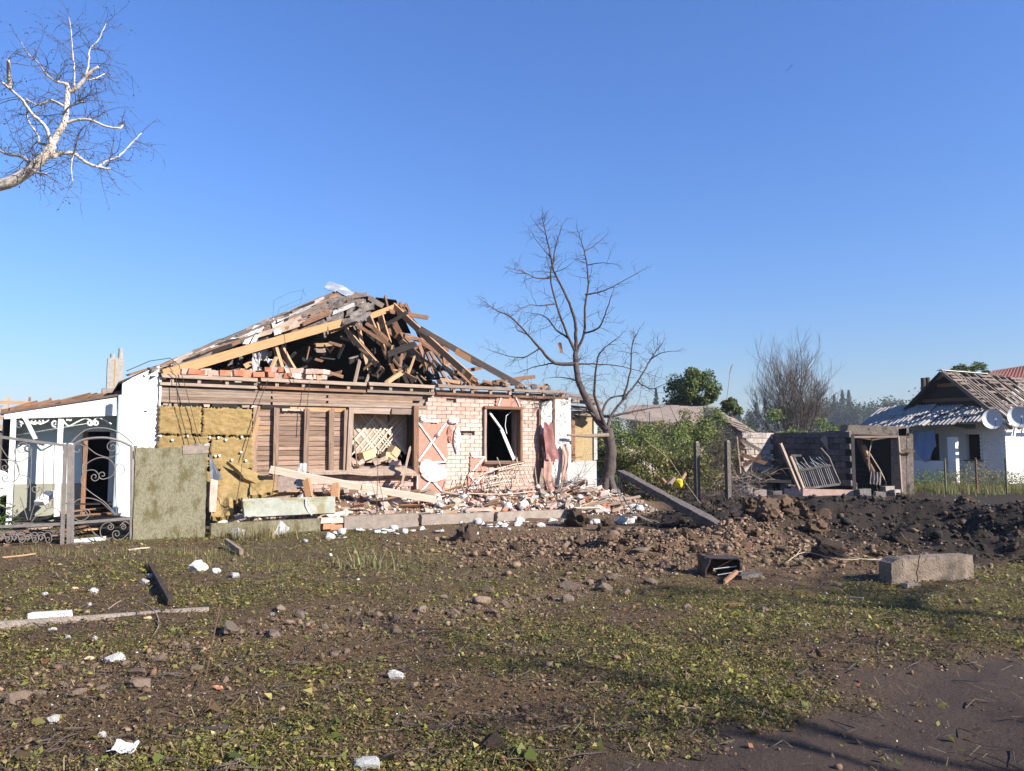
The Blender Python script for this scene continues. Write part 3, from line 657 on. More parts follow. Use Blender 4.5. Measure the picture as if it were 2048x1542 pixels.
# ---- plank siding between battens
z = 1.0; i = 0
edges = [1.86, 2.31, 2.95, 3.52, 3.86]
while z < 2.42:
    h = U(.085, .12)
    for a, b in zip(edges[:-1], edges[1:]):
        mt = 'wood_siding'
        if z > 2.28: mt = 'wood_tan'
        elif 1.9 < z < 2.02 and a < 2: mt = 'wood_tan'
        board('siding_plank', (a + .003, .055 + U(-.006, .006), z + h / 2), (b - .003, .055 + U(-.006, .006), z + h / 2 + U(-.004, .004)), .04, h - .012, mt, house, jag=.004, seg=2)
    z += h
for s, w in ((2.31, .07), (2.95, .075), (3.52, .06), (3.84, .08), (1.86, .06)):
    board('batten', (s, -.035, .62 if s > 2 else 1.0), (s + U(-.015, .015), -.03, 2.46), w, .11, 'wood_siding', house, roll=R(90), jag=.03, hint=Vector((0, 1, 0)))
board('slanted_batten', (1.66, -.06, 1.05), (1.93, -.05, 2.25), .05, .085, 'wood_tan', house, roll=R(90), hint=Vector((0, 1, 0)))
mb = MB(); mb.sheet((2.38, -.02, 2.37), (2.92, -.02, 2.37), (2.92, .0, 2.45), (2.38, .0, 2.45), 12, 3, .05, .03, 7, .3); mb.build('plaster_lump', 'plaster_beige', house)

# ---- left window: posts, lintel, inner lath-and-plaster wall hanging in the room
wf = MB().bb(W1[0], W1[1], .0, .07, 2.36, 2.50).build('window_lintel', 'plaster_beige', house)
for i, (a, b) in enumerate(((3.95, 4.9), (4.92, 5.42))):
    board('lintel_board', (a, -.03, 2.43 + U(-.02, .02)), (b, -.03, 2.43), .05, .13, 'wood_grey', house)
board('window_post', (3.90, -.05, 1.0), (3.95, -.04, 2.50), .11, .12, 'wood_grey', house, hint=Vector((0, 1, 0)))
board('window_post', (5.53, -.06, .95), (5.52, -.05, 2.58), .12, .09, 'wood_brown', house, hint=Vector((0, 1, 0)))
board('window_liner', (5.47, .16, 1.16), (5.47, .16, 2.45), .05, .30, 'charred', house, hint=Vector((0, 1, 0)))
board('thin_strip', (3.97, -.02, 2.4), (4.10, -.1, 1.15), .02, .03, 'wood_grey', house)
ID = .5
mb = MB(); mb.sheet((4.18, ID, 1.42), (5.02, ID, 1.40), (5.04, ID, 2.42), (4.16, ID, 2.42), 22, 20, .04, .035, 3, .05)
mb.build('plaster_panel', 'plaster_beige', house)
mb = MB(); mb.sheet((5.06, ID + .03, 1.46), (5.62, ID + .03, 1.5), (5.66, ID + .02, 2.42), (5.06, ID + .02, 2.42), 14, 20, .04, .03, 4, .07)
mb.build('plaster_panel', 'plaster_beige', house)
for k in range(26):
    for sg in (1, -1):
        s0 = 3.4 + k * .105; L_ = U(.9, 1.25); zb = 1.30 + U(-.08, .18)
        p0 = Vector((s0, ID - .05 - .018 * sg, zb)); p1 = Vector((s0 + sg * L_ * .78, ID - .05 - .018 * sg, zb + L_ * .9))
        if min(p0.x, p1.x) < 3.75 or max(p0.x, p1.x) > 5.75: continue
        board('lath', p0, p1, .010, .030, 'lath', house, seg=2, bend=.015)
for s in (4.75, 5.06): board('inner_stud', (s, ID + .06, .9), (s + .02, ID + .06, 2.5), .06, .09, 'wood_brown', house, hint=Vector((0, 1, 0)))
# bricks and boxes lying in the opening
for k in range(16):
    m_ = brick_mesh('brick', rnd.choice(['brick_red', 'brick_pale', 'plaster_beige', 'brick_pink']), k, (.25, .13, .1), .02)
    put('fallen_brick', m_, house, mtx=Matrix.Translation((U(4.0, 5.3), U(.05, .5), 1.18 + U(0, .14))) @ rot_any(.5))
for (s, z, w, h, r_) in ((4.46, 1.42, .34, .20, -.3), (4.98, 1.36, .30, .24, .1), (5.12, 1.50, .22, .2, .6)):
    mb = MB(); mb.box((0, 0, 0), (w, .2, h)); put('cardboard_box', mb.mesh('cardboard_box', 'cardboard'), house, mtx=Matrix.Translation((s, .3, z)) @ Matrix.Rotation(r_, 4, 'Y') @ Matrix.Rotation(.3, 4, 'Z'))
# sill heap of plaster dust and pink parapet below
mb = MB(); vs = []
mb.sheet((2.95, -.28, 1.02), (5.5, -.28, .98), (5.5, .3, 1.17), (2.95, .3, 1.15), 60, 10, .06, .07, 9, .02); mb.build('plaster_dust', 'plaster_beige', house)
for row in range(5):
    for k in range(11):
        s = 3.0 + k * .235 + (row % 2) * .11
        if s > 5.45: continue
        put('parapet_brick', brick_mesh('brick', 'brick_pink', 60 + row * 12 + k, (.225, .10, .085), .006), house, loc=(s, -.02 + U(-.006, .006), .55 + row * .095))

# ---- brick facing, each visible brick its own piece
PINK = [  # pink cladding panels (s0, s1, z0, z1)
    (5.58, 6.30, 1.22, 2.20), (5.60, 6.26, .45, 1.18), (7.02, 7.36, 1.02, 1.36), (6.95, 7.30, .50, .92), (7.72, 8.35, 2.62, 2.86), (6.06, 6.34, 1.85, 2.2)]
CORNER = 8.86
protos = {}
for mt in ('brick_pale', 'brick_pink', 'brick_red', 'white_brick'):
    protos[mt] = [brick_mesh('brick', mt, 300 + k, (.243, .10, .089), .0035) for k in range(4)]
bricks = []
row = 0; z = .42
while z < 2.86:
    spans = [(5.58, CORNER + .10)]
    if row > 21: spans = [(5.85 - (23 - row) * .05, CORNER + .10)]
    if W2[2] - .06 < z < W2[3] + .03: spans = [(spans[0][0], W2[0] - .05), (W2[1] + .05, CORNER + .10)]
    for lo, hi in spans:
        s = 5.45 + (.127 if row % 2 else 0)
        while s < hi:
            c0, c1 = max(s, lo), min(s + .247, hi)
            if c1 - c0 > .05:
                cx = (c0 + c1) / 2
                if not any(p[0] - .02 < c0 and c1 < p[1] + .02 and p[2] < z and z + .09 < p[3] for p in PINK[:5]): bricks.append((cx, z, c1 - c0))
            s += .255
    z += .0985; row += 1
holes = [HL(903, 808), HL(925, 871), HL(940, 873), HL(995, 800)]
nb = 0
for cx, z, bw in bricks:
    if any(abs(cx - h.x) < .1 and abs(z - h.z) < .05 for h in holes): continue
    n_ = float(vnoise(cx * 1.4, z * 1.6, 77)); mt = 'brick_pale'
    if z > 2.72 or n_ > .66 or (cx > 8.4 and rnd.random() < .4): mt = 'brick_pink'
    if z > 2.7 and rnd.random() < .25: mt = 'brick_red'
    pass
    if z < 1.2 and 7.0 < cx < 8.4: mt = 'brick_pink'
    put('brick', rnd.choice(protos[mt]), core, mtx=Matrix.Translation((cx, .045 + U(-.007, .007), z + .043)) @ Matrix.Rotation(U(-.012, .012), 4, 'Y') @ scl(bw / .247, 1, 1)); nb += 1
for h in holes[1:3]:
    put('shell_hole', lump_mesh('hole', 'soot_shade', int(h.x * 100), 1, .3, 2, .9), core, mtx=Matrix.Translation((h.x, .03, h.z)) @ scl(.06, .03, .06))
# pink panels with crossed white glue strips, foam left on them
def strip(a, b, w=.035, par=None, d=-.035):
    k = 7; pts = [Vector(a).lerp(Vector(b), i / k) for i in range(k + 1)]; t = (pts[-1] - pts[0]).normalized(); n = Vector((-t.z, 0, t.x))
    vs = []; fs = []
    for i, p in enumerate(pts):
        ww = w * U(.6, 1.25)
        for q in (-1, 1): vs.append(p + n * ww * q + Vector((0, 0, 0)))
        for q in (1, -1): vs.append(p + n * ww * .7 * q + Vector((0, -.018, 0)))
    for i in range(k):
        for c_ in range(4): fs.append((i * 4 + c_, i * 4 + (c_ + 1) % 4, i * 4 + 4 + (c_ + 1) % 4, i * 4 + 4 + c_))
    fs += [(3, 2, 1, 0), tuple(k * 4 + c_ for c_ in range(4))]
    return MB().add([(v[0], v[1] + d + .03, v[2]) for v in vs], fs).build('glue_strip', 'glue_white', par or house)
for i, (s0, s1, z0, z1) in enumerate(PINK[:5]):
    mb = MB(); mb.sheet((s0 - .08, .0, z0 - .03), (s1 + .09, .0, z0 - .03), (s1 + .07, .0, z1 + .02), (s0 - .08, .0, z1 + .02), 14, 14, .09, .004, i, .10)
    pk = mb.build('pink_panel', 'pink_render', house)
    if i in (0, 1, 3):
        strip((s0, -.05, z1 - .02), (s1, -.05, z0 + .05), .026, pk); strip((s0, -.062, z0 + .05), (s1, -.062, z1 - .02), .026, pk)
    if i in (0, 1):
        strip((s0 - .03, -.05, z0), (s0 - .03, -.05, z1 - .1), .02, pk); strip((s0 + .05, -.05, z1 + .0), (s1 - .2, -.05, z1 - .0), .02, pk)
        strip((s0 + .25, -.05, z0 - .0), (s1, -.05, z0 + .03), .025, pk)
    if i == 2: strip((s0, -.05, z0), (s1, -.05, z1), .025, pk); strip((s0, -.05, z1), (s1, -.05, z1), .02, pk)
    if i == 4: strip((s0, -.05, z0), (s0 + .1, -.05, z1), .02, pk); strip((s1 - .12, -.05, z1), (s1, -.05, z0), .02, pk)
def blotch(name, s, z, w, h, mat, seed, d=-.06, th=.06, par=None, rag=.25):
    mb = MB(); n = 26; rr = random.Random(seed); ring = []
    for k in range(n):
        t = 6.283 * k / n; r_ = 1 - rag + 2 * rag * float(fbm(math.cos(t) * 1.7 + seed, math.sin(t) * 1.7, 1, 4, seed))
        ring.append((s + math.cos(t) * w / 2 * r_, z + math.sin(t) * h / 2 * r_))
    vs = [(a, d - th * .5 + U(-.01, .01), b) for a, b in ring] + [(s + (a - s) * .6, d - th + U(-.012, .012), z + (b - z) * .6) for a, b in ring] + [(s, d - th, z)] + [(a, d + th, b) for a, b in ring]
    fs = []
    for k in range(n):
        j = (k + 1) % n; fs += [(k, j, n + j, n + k), (n + k, n + j, 2 * n), (k, 2 * n + 1 + k, 2 * n + 1 + j, j)]
    return mb.add(vs, fs).build(name, mat, par or house)
q = HL(866, 945); blotch('foam_patch', q.x, q.z, .62, .42, 'foam', 3); q = HL(850, 935); blotch('foam_patch', q.x, q.z, .36, .40, 'foam', 5, d=-.065)
q = HL(842, 838); blotch('foam_patch', q.x, q.z, .14, .16, 'foam', 7); q = HL(873, 870); blotch('foam_patch', q.x, q.z, .09, .11, 'foam', 8, d=-.09)
q = HL(913, 865); q2 = HL(913, 905); blotch('foam_patch', q.x, (q.z + q2.z) / 2 + .08, .17, .62, 'foam', 9, d=-.02); q = HL(906, 842); blotch('foam_patch', q.x, q.z, .26, .14, 'glue_white', 11, d=-.03)
q = HL(899, 868); blotch('pink_chip', q.x, q.z, .14, .42, 'pink_render', 12, d=-.02, th=.03)
# ---- cracks: dark gaps standing open in the facing
for pts in (((940, 905), (948, 935), (957, 945)), ((938, 945), (930, 960), (926, 982)), ((895, 870), (893, 880), (897, 886))):
    w_ = [HL(a, b, -.012) for a, b in pts]; MB().tube(w_, .012, 4).build('crack', 'soot_shade', core)

# ---- right window
mb = MB(); fr = None
s0, s1, z0, z1 = W2
wfr = board('window_frame', (s0 - .06, -.02, z1 + .03), (s1 + .06, -.02, z1 + .03), .14, .07, 'wood_brown', house)
for a, mt in ((s0 - .02, 'wood_grey'), (s1 + .02, 'wood_brown')):
    board('window_jamb', (a, .0, z0 - .05), (a, .0, z1), .14, .06, mt, house, hint=Vector((1, 0, 0)))
board('window_jamb', (s1 - .04, .12, z0), (s1 - .04, .12, z1 - .05), .1, .05, 'wood_grey', house, hint=Vector((1, 0, 0)))
board('window_sill', (s0 - .1, -.05, z0 - .04), (s1 + .1, -.05, z0 - .04), .16, .06, 'wood_brown', house)
board('sill_leg', (s0 + .32, -.05, z0 - .45), (s0 + .32, -.05, z0 - .08), .05, .05, 'wood_brown', house)
p0 = HL(978, 824, .1); p1 = HL(1003, 858, .12); p2 = HL(1028, 920, .05)
board('broken_sash', p0, p1, .05, .045, 'pvc', house); board('broken_sash', p1 + Vector((-.02, 0, .02)), p2, .06, .075, 'pvc', house)
q0 = HL(1022, 824, .1); MB().tube([q0, q0 + Vector((-.14, 0, -.1)), q0 + Vector((-.17, 0, -.35)), q0 + Vector((-.12, 0, -.55))], .010, 5).build('hanging_cable', 'pvc', house)

# ---- right corner: torn cladding
mb = MB(); mb.sheet((CORNER + .05, -.03, 1.75), (9.32, -.03, 1.9), (9.34, -.03, 2.86), (CORNER + .12, -.03, 2.78), 12, 18, .10, .012, 21, .14); mb.build('foam_board', 'foam', house)
mb = MB(); mb.sheet((9.40, -.03, .45), (9.86, -.03, .45), (9.86, -.03, 2.88), (9.38, -.03, 2.92), 12, 40, .10, .012, 22, .06); cb = mb.build('foam_board', 'foam', house)
blotch('grey_patch', 9.62, 2.32, .34, .42, 'grey_plaster', 31, d=-.075, th=.02, rag=.12); blotch('grey_patch', 9.60, 1.85, .36, .36, 'grey_plaster', 32, d=-.075, th=.02, rag=.1); blotch('grey_patch', 9.66, 2.75, .3, .16, 'grey_plaster', 33, d=-.075, th=.02)
board('corner_rail', (9.37, -.08, .45), (9.36, -.08, 2.95), .06, .03, 'rust', house, hint=Vector((0, 1, 0)))
board('corner_rail', (8.90, -.05, .6), (8.95, -.05, 2.6), .05, .04, 'wood_brown', house, hint=Vector((0, 1, 0)))
mb = MB(); mb.bb(9.87, 9.95, .0, .5, .3, 2.9); mb.build('corner_return', 'grey_plaster', house)
def rag(name, s, z0, z1, w0, w1, d, mat, seed):
    n = 9; m_ = 22; vs = []; fs = []
    for j in range(m_ + 1):
        b = j / m_; w = w0 + (w1 - w0) * b; cx = s + .05 * math.sin(b * 5 + seed)
        for i in range(n + 1):
            a = i / n
            vs.append((cx + (a - .5) * w, d - .022 * math.sin(a * 9 + seed + b * 2.5 + 2 * math.sin(b * 7)) - .06 * (1 - b), z0 + (z1 - z0) * b + .04 * math.sin(a * 9 + seed)))
    for j in range(m_):
        for i in range(n): q = j * (n + 1) + i; fs.append((q, q + 1, q + n + 2, q + n + 1))
    mb = MB().add(vs, fs); k = len(vs); mb.v += [(x, y + .012, z) for x, y, z in vs]; mb.f += [tuple(t + k for t in f[::-1]) for f in fs]
    return mb.build(name, mat, house, smooth=True)
rag('hanging_cloth', 9.16, 1.25, 2.20, .42, .28, -.20, 'cloth_red', 1); rag('hanging_cloth', 9.12, .40, 1.45, .22, .30, -.22, 'cloth_pink', 2)
rag('hanging_cloth', 9.60, .5, 1.65, .10, .20, -.18, 'cloth_pink', 4); rag('hanging_cloth', 9.02, .5, 1.9, .08, .12, -.15, 'cloth_red', 6)
blotch('torn_foam', 9.32, 1.0, .16, 1.0, 'foam', 41, d=-.05); blotch('torn_foam', 9.75, 1.05, .14, 1.2, 'foam', 43, d=-.09)
# lath mat fallen against the foot of the wall
q0 = HL(905, 985, -.75); q1 = HL(1070, 925, -.12)
for k in range(30):
    a = k / 29; p = HL(930 + a * 145, 985 - 12 * a + U(-10, 6), -.75 + .1 * math.sin(k)); t = p + Vector((U(-.15, .32), .42, .30 + .34 * a + U(-.18, .15)))
    board('lath', p, t, .008, .024, 'lath', house, seg=2, bend=.03)
for k in range(9):
    a = k / 8; p = HL(925 + 30 * a + U(-5, 25), 984 - 38 * a + U(-6, 6), -.70 + .5 * a); t = HL(1065 + U(-45, 8), 975 - 50 * a + U(-14, 10), -.68 + .5 * a)
    board('lath', p, t, .008, .022, 'lath', house, seg=4, bend=.05)

# ================================================================== ROOF
R1 = HL(672, 584, 4.0); R2 = HL(792, 604, 4.0); RZ = R1.z
def FS(px, py, lift=0.0):                  # point on the plane of the front roof slope
    lo, hi = -1.0, 4.6
    f = lambda d: (lambda q: q.z - (EZ + .08 + (RZ - EZ - .08) * d / 4.0) - lift)(HL(px, py, d))
    for _ in range(40):
        mid = (lo + hi) / 2
        if f(lo) * f(mid) <= 0: hi = mid
        else: lo = mid
    return HL(px, py, (lo + hi) / 2)
# rear and left slopes, seen from inside: boards with a few gaps, attic shade put into their black colour
def slope(name, fn, nu, nv, seed, miss, mat):
    rr = random.Random(seed); mb = MB()
    for j in range(nv):
        for i in range(nu):
            if rr.random() < miss: continue
            p = [fn((i + a) / nu, (j + b) / nv) for a, b in ((.003, .004), (.997, .004), (.997, .996), (.003, .996))]
            nrm = (p[1] - p[0]).cross(p[3] - p[0])
            if nrm.length < 1e-6: continue
            mb.prism(p, nrm.normalized() * .03)
    return mb.build(name, mat, house)
zb = EZ - .25
R2b = Vector((R2.x, 4.0, RZ - .05)); R1b = Vector((R1.x, 4.0, RZ))
B0 = Vector((-.7, 8.6, zb)); B1 = Vector((10.3, 8.6, zb)); F0 = Vector((-.75, -.2, zb + .05))
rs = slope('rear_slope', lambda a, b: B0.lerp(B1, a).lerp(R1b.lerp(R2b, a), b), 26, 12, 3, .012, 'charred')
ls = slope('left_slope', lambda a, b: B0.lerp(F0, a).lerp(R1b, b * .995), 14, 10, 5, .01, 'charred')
# sheets left along the hip
def sky_y(px): return float(np.interp(px, [250, 345, 420, 470, 545, 610, 672, 715], [752, 722, 690, 668, 636, 605, 580, 588]))
def low_y(px): return float(np.interp(px, [250, 345, 420, 470, 545, 610, 672, 760], [766, 742, 712, 694, 672, 654, 640, 635]))
for k in range(62):
    px = 300 + (k / 61) ** .9 * 380 + U(-12, 12); a = U(0, 1) ** .8
    py = sky_y(px) + 4 + a * (low_y(px) - sky_y(px) - 10)
    ln = U(45, 90); slope_ = -.42 + U(-.06, .06); hgt = U(5, 9)
    x1 = min(px + ln, 735); y1 = py + slope_ * (x1 - px)
    if y1 < sky_y(x1) + 3: y1 = sky_y(x1) + 3
    l = U(.0, .10); p0 = FS(px, py, l); p1 = FS(x1, y1, l + U(-.03, .06)); p2 = FS(x1, y1 - hgt, l + U(0, .05)); p3 = FS(px, py - hgt, l + U(0, .05))
    mb = MB(); mb.sheet(p0, p1, p2, p3, 8, 3, .012, .015, k, .06)
    mb.build('roof_sheet', rnd.choice(['slate_grey', 'roof_wood', 'wood_brown', 'slate_grey', 'tar_paper', 'tar_paper', 'slate_dull']), house)
# dark covering under the loose sheets, and broken slats over it
xs = [300 + i * 16.5 for i in range(24)]
for i in range(23):
    a, b = xs[i], xs[i + 1]; u0, u1, l0, l1 = sky_y(a) + 6, sky_y(b) + 6, low_y(a) + 4, low_y(b) + 4
    mb = MB(); mb.sheet(FS(a, l0, -.10), FS(b + 2, l1 + U(-4, 4), -.10), FS(b + 2, u1, -.05), FS(a, u0, -.05), 4, 6, .02, .03, 150 + i, .04); mb.build('roof_felt', rnd.choice(['tar_paper', 'wood_brown', 'charred']), house)
for i in range(44):
    px = U(345, 640); a_ = U(.05, .95); py = sky_y(px) + 5 + a_ * (low_y(px) - sky_y(px) - 8); x1 = min(px + U(30, 95), 720); y1 = py - (x1 - px) * U(.30, .50)
    if y1 < sky_y(x1) + 4: y1 = sky_y(x1) + 4
    board('roof_slat', FS(px, py, U(.02, .14)), FS(x1, y1, U(.02, .18)), .025, U(.05, .11), rnd.choice(['wood_brown', 'roof_wood', 'charred', 'wood_grey', 'roof_wood']), house, jag=.12, seg=3, bend=.03)
# overlapping courses on the skyline
for k in range(13):
    px = 352 + k * 25; x1 = px + 62; p0 = FS(px, sky_y(px) + 9, .04); p1 = FS(x1, sky_y(x1) + 9, .10)
    p2 = FS(x1, sky_y(x1) + 1, .10); p3 = FS(px, sky_y(px) + 1, .04)
    mb = MB(); mb.sheet(p0, p1, p2, p3, 6, 2, .014, .008, 90 + k, .03); mb.build('roof_sheet', rnd.choice(['slate_grey', 'slate_grey', 'roof_wood']), house)
# bent white sheets
for pts in (((484, 689), (496, 690), (520, 650), (508, 652)), ((500, 688), (512, 684), (532, 646), (522, 648)), ((541, 640), (548, 636), (560, 668), (548, 668)), ((548, 672), (562, 668), (568, 640), (556, 634)), ((436, 694), (450, 690), (474, 676), (464, 675))):
    c_ = [FS(a, b, .12) for a, b in pts]; mb = MB(); mb.sheet(*c_, 5, 6, .014, .02, int(pts[0][0]), .05); mb.build('roof_sheet', 'slate_white', house)
# ridge tin
c_ = [HL(650, 572, 3.9), HL(664, 586, 3.8), HL(688, 582, 3.9), HL(658, 563, 4.1)]
mb = MB(); mb.sheet(HL(648, 575, 3.8), HL(672, 586, 3.7), HL(688, 572, 4.0), HL(658, 562, 4.1), 6, 6, .012, .03, 2); mb.build('ridge_tin', 'tin', house)
mb = MB(); mb.sheet(HL(672, 582, 3.7), HL(694, 593, 3.5), HL(712, 586, 3.8), HL(686, 573, 3.9), 6, 6, .012, .03, 4); mb.build('ridge_tin', 'tin', house)
# torn tar paper around the break
for k, (x0, y0, x1, y1, h_) in enumerate(((655, 600, 690, 592, 28), (690, 600, 735, 596, 34), (650, 622, 690, 612, 26), (696, 622, 745, 612, 28), (684, 636, 722, 628, 18), (640, 612, 672, 604, 18), (706, 640, 726, 640, 24), (646, 640, 658, 640, 34), (664, 598, 700, 588, 14), (715, 604, 752, 604, 22))):
    l = U(-.05, .15); mb = MB(); mb.sheet(FS(x0, y0 + h_, l - .1), FS(x1, y1 + h_ * U(.6, 1), l), FS(x1, y1, l + .1), FS(x0, y0, l + .1), 12, 8, .012, .16, 40 + k, .22)
    mb.build('tar_paper_scrap', rnd.choice(['tar_paper', 'tar_paper', 'slate_grey']), house)
for k in range(14):                    # rags hanging in the attic
    px = U(390, 560); py = U(690, 735); d = U(.6, 2.4); p = HL(px, py, d); w = U(.15, .45); h = U(.15, .5)
    mb = MB(); mb.sheet(p, p + Vector((w, U(-.1, .2), U(-.1, .1))), p + Vector((w, .1, -h)), p + Vector((0, U(-.1, .2), -h)), 8, 8, .012, .12, 70 + k, .25)
    mb.build('tar_paper_scrap', rnd.choice(['tar_paper', 'slate_grey', 'slate_white', 'charred']), house)
# timbers: ends given on the facade view with their depth behind the wall ('f' = in the plane of the front slope)
def tp(e): return FS(e[0], e[1]) if e[2] == 'f' else HL(*e)
T = [((322, 750, 'f'), (690, 644, 'f'), .06, .20, 'wood_bright'), ((655, 662, 2.4), (795, 612, 'f'), .05, .16, 'wood_bright'),
     ((785, 610, 'f'), (945, 757, 'f'), .06, .17, 'wood_tan'), ((836, 655, 2.2), (1042, 772, -.05), .05, .16, 'wood_grey'), ((908, 700, 1.3), (968, 733, .8), .07, .15, 'wood_bright'),
     ((688, 654, 2.6), (756, 732, 1.6), .05, .13, 'wood_tan'), ((700, 662, 2.6), (770, 745, 1.7), .05, .10, 'wood_brown'),
     ((737, 632, 2.6), (752, 668, 2.3), .05, .17, 'wood_tan'), ((752, 645, 2.6), (775, 720, 2.2), .05, .11, 'wood_bright'), ((760, 630, 2.8), (778, 690, 2.5), .05, .20, 'wood_bright'),
     ((733, 592, 3.9), (768, 613, 3.6), .08, .14, 'wood_grey'), ((768, 588, 3.9), (776, 620, 3.6), .05, .07, 'wood_brown'),
     ((775, 622, 3.2), (858, 636, 4.2), .05, .12, 'wood_brown'), ((786, 640, 3.0), (800, 668, 2.9), .06, .16, 'wood_brown'), ((776, 640, 3.2), (812, 700, 2.9), .05, .16, 'wood_brown'),
     ((792, 665, 3.4), (900, 700, 4.6), .05, .12, 'wood_brown'), ((795, 672, 3.2), (888, 688, 4.4), .05, .09, 'wood_brown'),
     ((800, 680, 2.8), (860, 735, 2.0), .08, .15, 'wood_tan'), ((828, 705, 3.0), (862, 700, 3.5), .05, .12, 'wood_brown'), ((822, 695, 3.2), (850, 700, 3.8), .04, .07, 'wood_brown'),
     ((905, 745, .8), (965, 735, 1.2), .05, .09, 'wood_brown'), ((886, 700, 2.6), (890, 735, 2.4), .07, .09, 'wood_brown'), ((884, 735, 1.6), (912, 722, 2.2), .04, .06, 'wood_tan'),
     ((848, 690, 2.8), (872, 690, 3.4), .05, .14, 'wood_brown'),
     ((545, 680, 1.6), (566, 748, 1.2), .09, .11, 'wood_tan'), ((560, 690, 1.9), (600, 760, 1.2), .07, .13, 'wood_tan'), ((555, 710, 1.2), (538, 750, .8), .05, .08, 'wood_tan'),
     ((485, 735, 1.4), (545, 705, 2.2), .05, .12, 'wood_tan'), ((470, 745, .9), (525, 738, .9), .04, .05, 'wood_white'), ((365, 748, .5), (430, 742, .8), .04, .05, 'wood_white'), ((400, 750, .3), (422, 740, .3), .03, .07, 'slate_white'),
     ((720, 720, .9), (708, 772, .5), .05, .09, 'wood_grey'), ((737, 750, .7), (732, 765, .5), .04, .07, 'wood_grey'), ((806, 690, 1.5), (796, 765, .9), .05, .07, 'wood_brown'), ((784, 690, 1.8), (778, 735, 1.8), .05, .07, 'wood_tan'),
     ((770, 768, .4), (806, 744, .8), .07, .10, 'wood_tan'), ((806, 744, .8), (838, 762, .4), .06, .09, 'wood_tan'), ((803, 738, .8), (784, 716, 1.0), .03, .05, 'wood_tan'), ((830, 710, 1.3), (815, 752, .7), .04, .05, 'wood_tan'), ((815, 735, .9), (818, 755, .6), .03, .04, 'wood_tan'),
     ((920, 740, .6), (958, 764, .2), .06, .11, 'wood_tan'), ((928, 745, .6), (952, 768, .2), .05, .09, 'wood_bright'), ((985, 765, .5), (1072, 753, 1.2), .05, .10, 'wood_brown'),
     ((624, 690, 2.6), (668, 688, 2.6), .03, .09, 'wood_tan'), ((628, 700, 2.6), (655, 700, 2.6), .02, .10, 'wood_grey'), ((676, 672, 2.6), (706, 682, 2.6), .03, .07, 'wood_tan'), ((612, 667, 2.6), (640, 668, 2.6), .03, .06, 'wood_tan'),
     ((412, 700, 'f'), (436, 692, 'f'), .12, .12, 'wood_tan'), ((318, 750, .1), (346, 728, .3), .10, .10, 'wood_tan'), ((250, 752, .0), (350, 722, .2), .20, .04, 'wood_brown')]
for i, (a, b, w, h, mt) in enumerate(T):
    board('roof_timber', tp(a), tp(b), w, h, mt, house, jag=.12 if i not in (0, 2) else .05, bend=.02)
for k in range(36):                     # dark planks hung through the collapsed slope
    px = U(680, 900); py = U(640 + max(0, (px - 790)) * .75, 745); d = U(1.2, 3.6); p = HL(px, py, d); a_ = rnd.choice([-.9, -.75, -.6, .5, -1.1]) + U(-.2, .2); ln = U(.5, 1.5)
    q = p + Vector((math.cos(a_) * ln, U(-.4, .5), math.sin(a_) * ln))
    if q.z < EZ + .05 or q.z > 5.9 or q.x > 8.6: continue
    if q.z > RZ - .15 - max(0, (q.x - R2.x)) * .85: continue
    board('roof_timber', p, q, .03, U(.08, .16), rnd.choice(['wood_brown', 'wood_brown', 'charred', 'charred', 'wood_tan']), house, jag=.15, seg=3, bend=.03)
# rafters still standing at the rear right, seen against the sky
for k in range(4):
    t = k / 3; a = R2b.lerp(Vector((R2.x + .2, 4, RZ)), t); b = Vector((10.0, 5.2 + k * .9, EZ + .1)); board('rear_rafter', R2b + Vector((.1 * k, 0, -.1)), b, .05, .13, 'wood_brown', house, jag=.1)
# splinters, nail strips in the attic
for k in range(75):
    px = U(420, 900); py = U(max(660, 770 - (px - 300) * .25) if px < 700 else U(690, 730), 765); d = U(.5, 3.0); p = HL(px, py, d)
    v = Vector((U(-1, 1), U(-.6, .6), U(-.7, .7))).normalized() * U(.12, .5)
    board('splinter', p, p + v, .02, U(.03, .08), rnd.choice(['wood_tan', 'wood_brown', 'wood_brown', 'tar_paper', 'charred', 'charred', 'charred']), house, seg=2, jag=.06)
# bricks left on the wall plate
def plate_brick(px, py, w, h, mt, k):
    q = HL(px, py, .08); put('plate_brick', brick_mesh('brick', mt, k, (w, .2, h), .02), house, mtx=Matrix.Translation((q.x, U(.0, .15), EZ + .04 + h / 2)) @ Matrix.Rotation(U(-.15, .15), 4, 'Z') @ Matrix.Rotation(U(-.05, .05), 4, 'Y'))
for k, px in enumerate(range(372, 520, 13)): plate_brick(px, 750, U(.14, .24), U(.07, .16), rnd.choice(['brick_red', 'brick_pale', 'brick_pink']), 400 + k)
for k, px in enumerate(range(536, 650, 11)):
    for j in range(2):
        q = HL(px, 752, .1); put('plate_brick', brick_mesh('brick', rnd.choice(['brick_red', 'brick_pale', 'brick_pink', 'plaster_beige']), 430 + k * 2 + j, (.15, .24, .11), .028), house,
                                 mtx=Matrix.Translation((q.x + U(-.03, .03), U(-.02, .1), EZ + .10 + j * .115)) @ Matrix.Rotation(U(-.3, .3), 4, 'Z') @ Matrix.Rotation(U(-.1, .1), 4, 'X'))
for k in range(36):
    s = U(6.1, 9.7); put('plate_brick', lump_mesh('brick', rnd.choice(['brick_red', 'brick_pink', 'clod_brown', 'charred', 'tar_paper']), 500 + k, 1, .3, 6), house, mtx=Matrix.Translation((s, U(0, .6), EZ + .06 + U(0, .1))) @ rot_any(1) @ scl(U(.06, .17), U(.05, .12), U(.04, .09)))
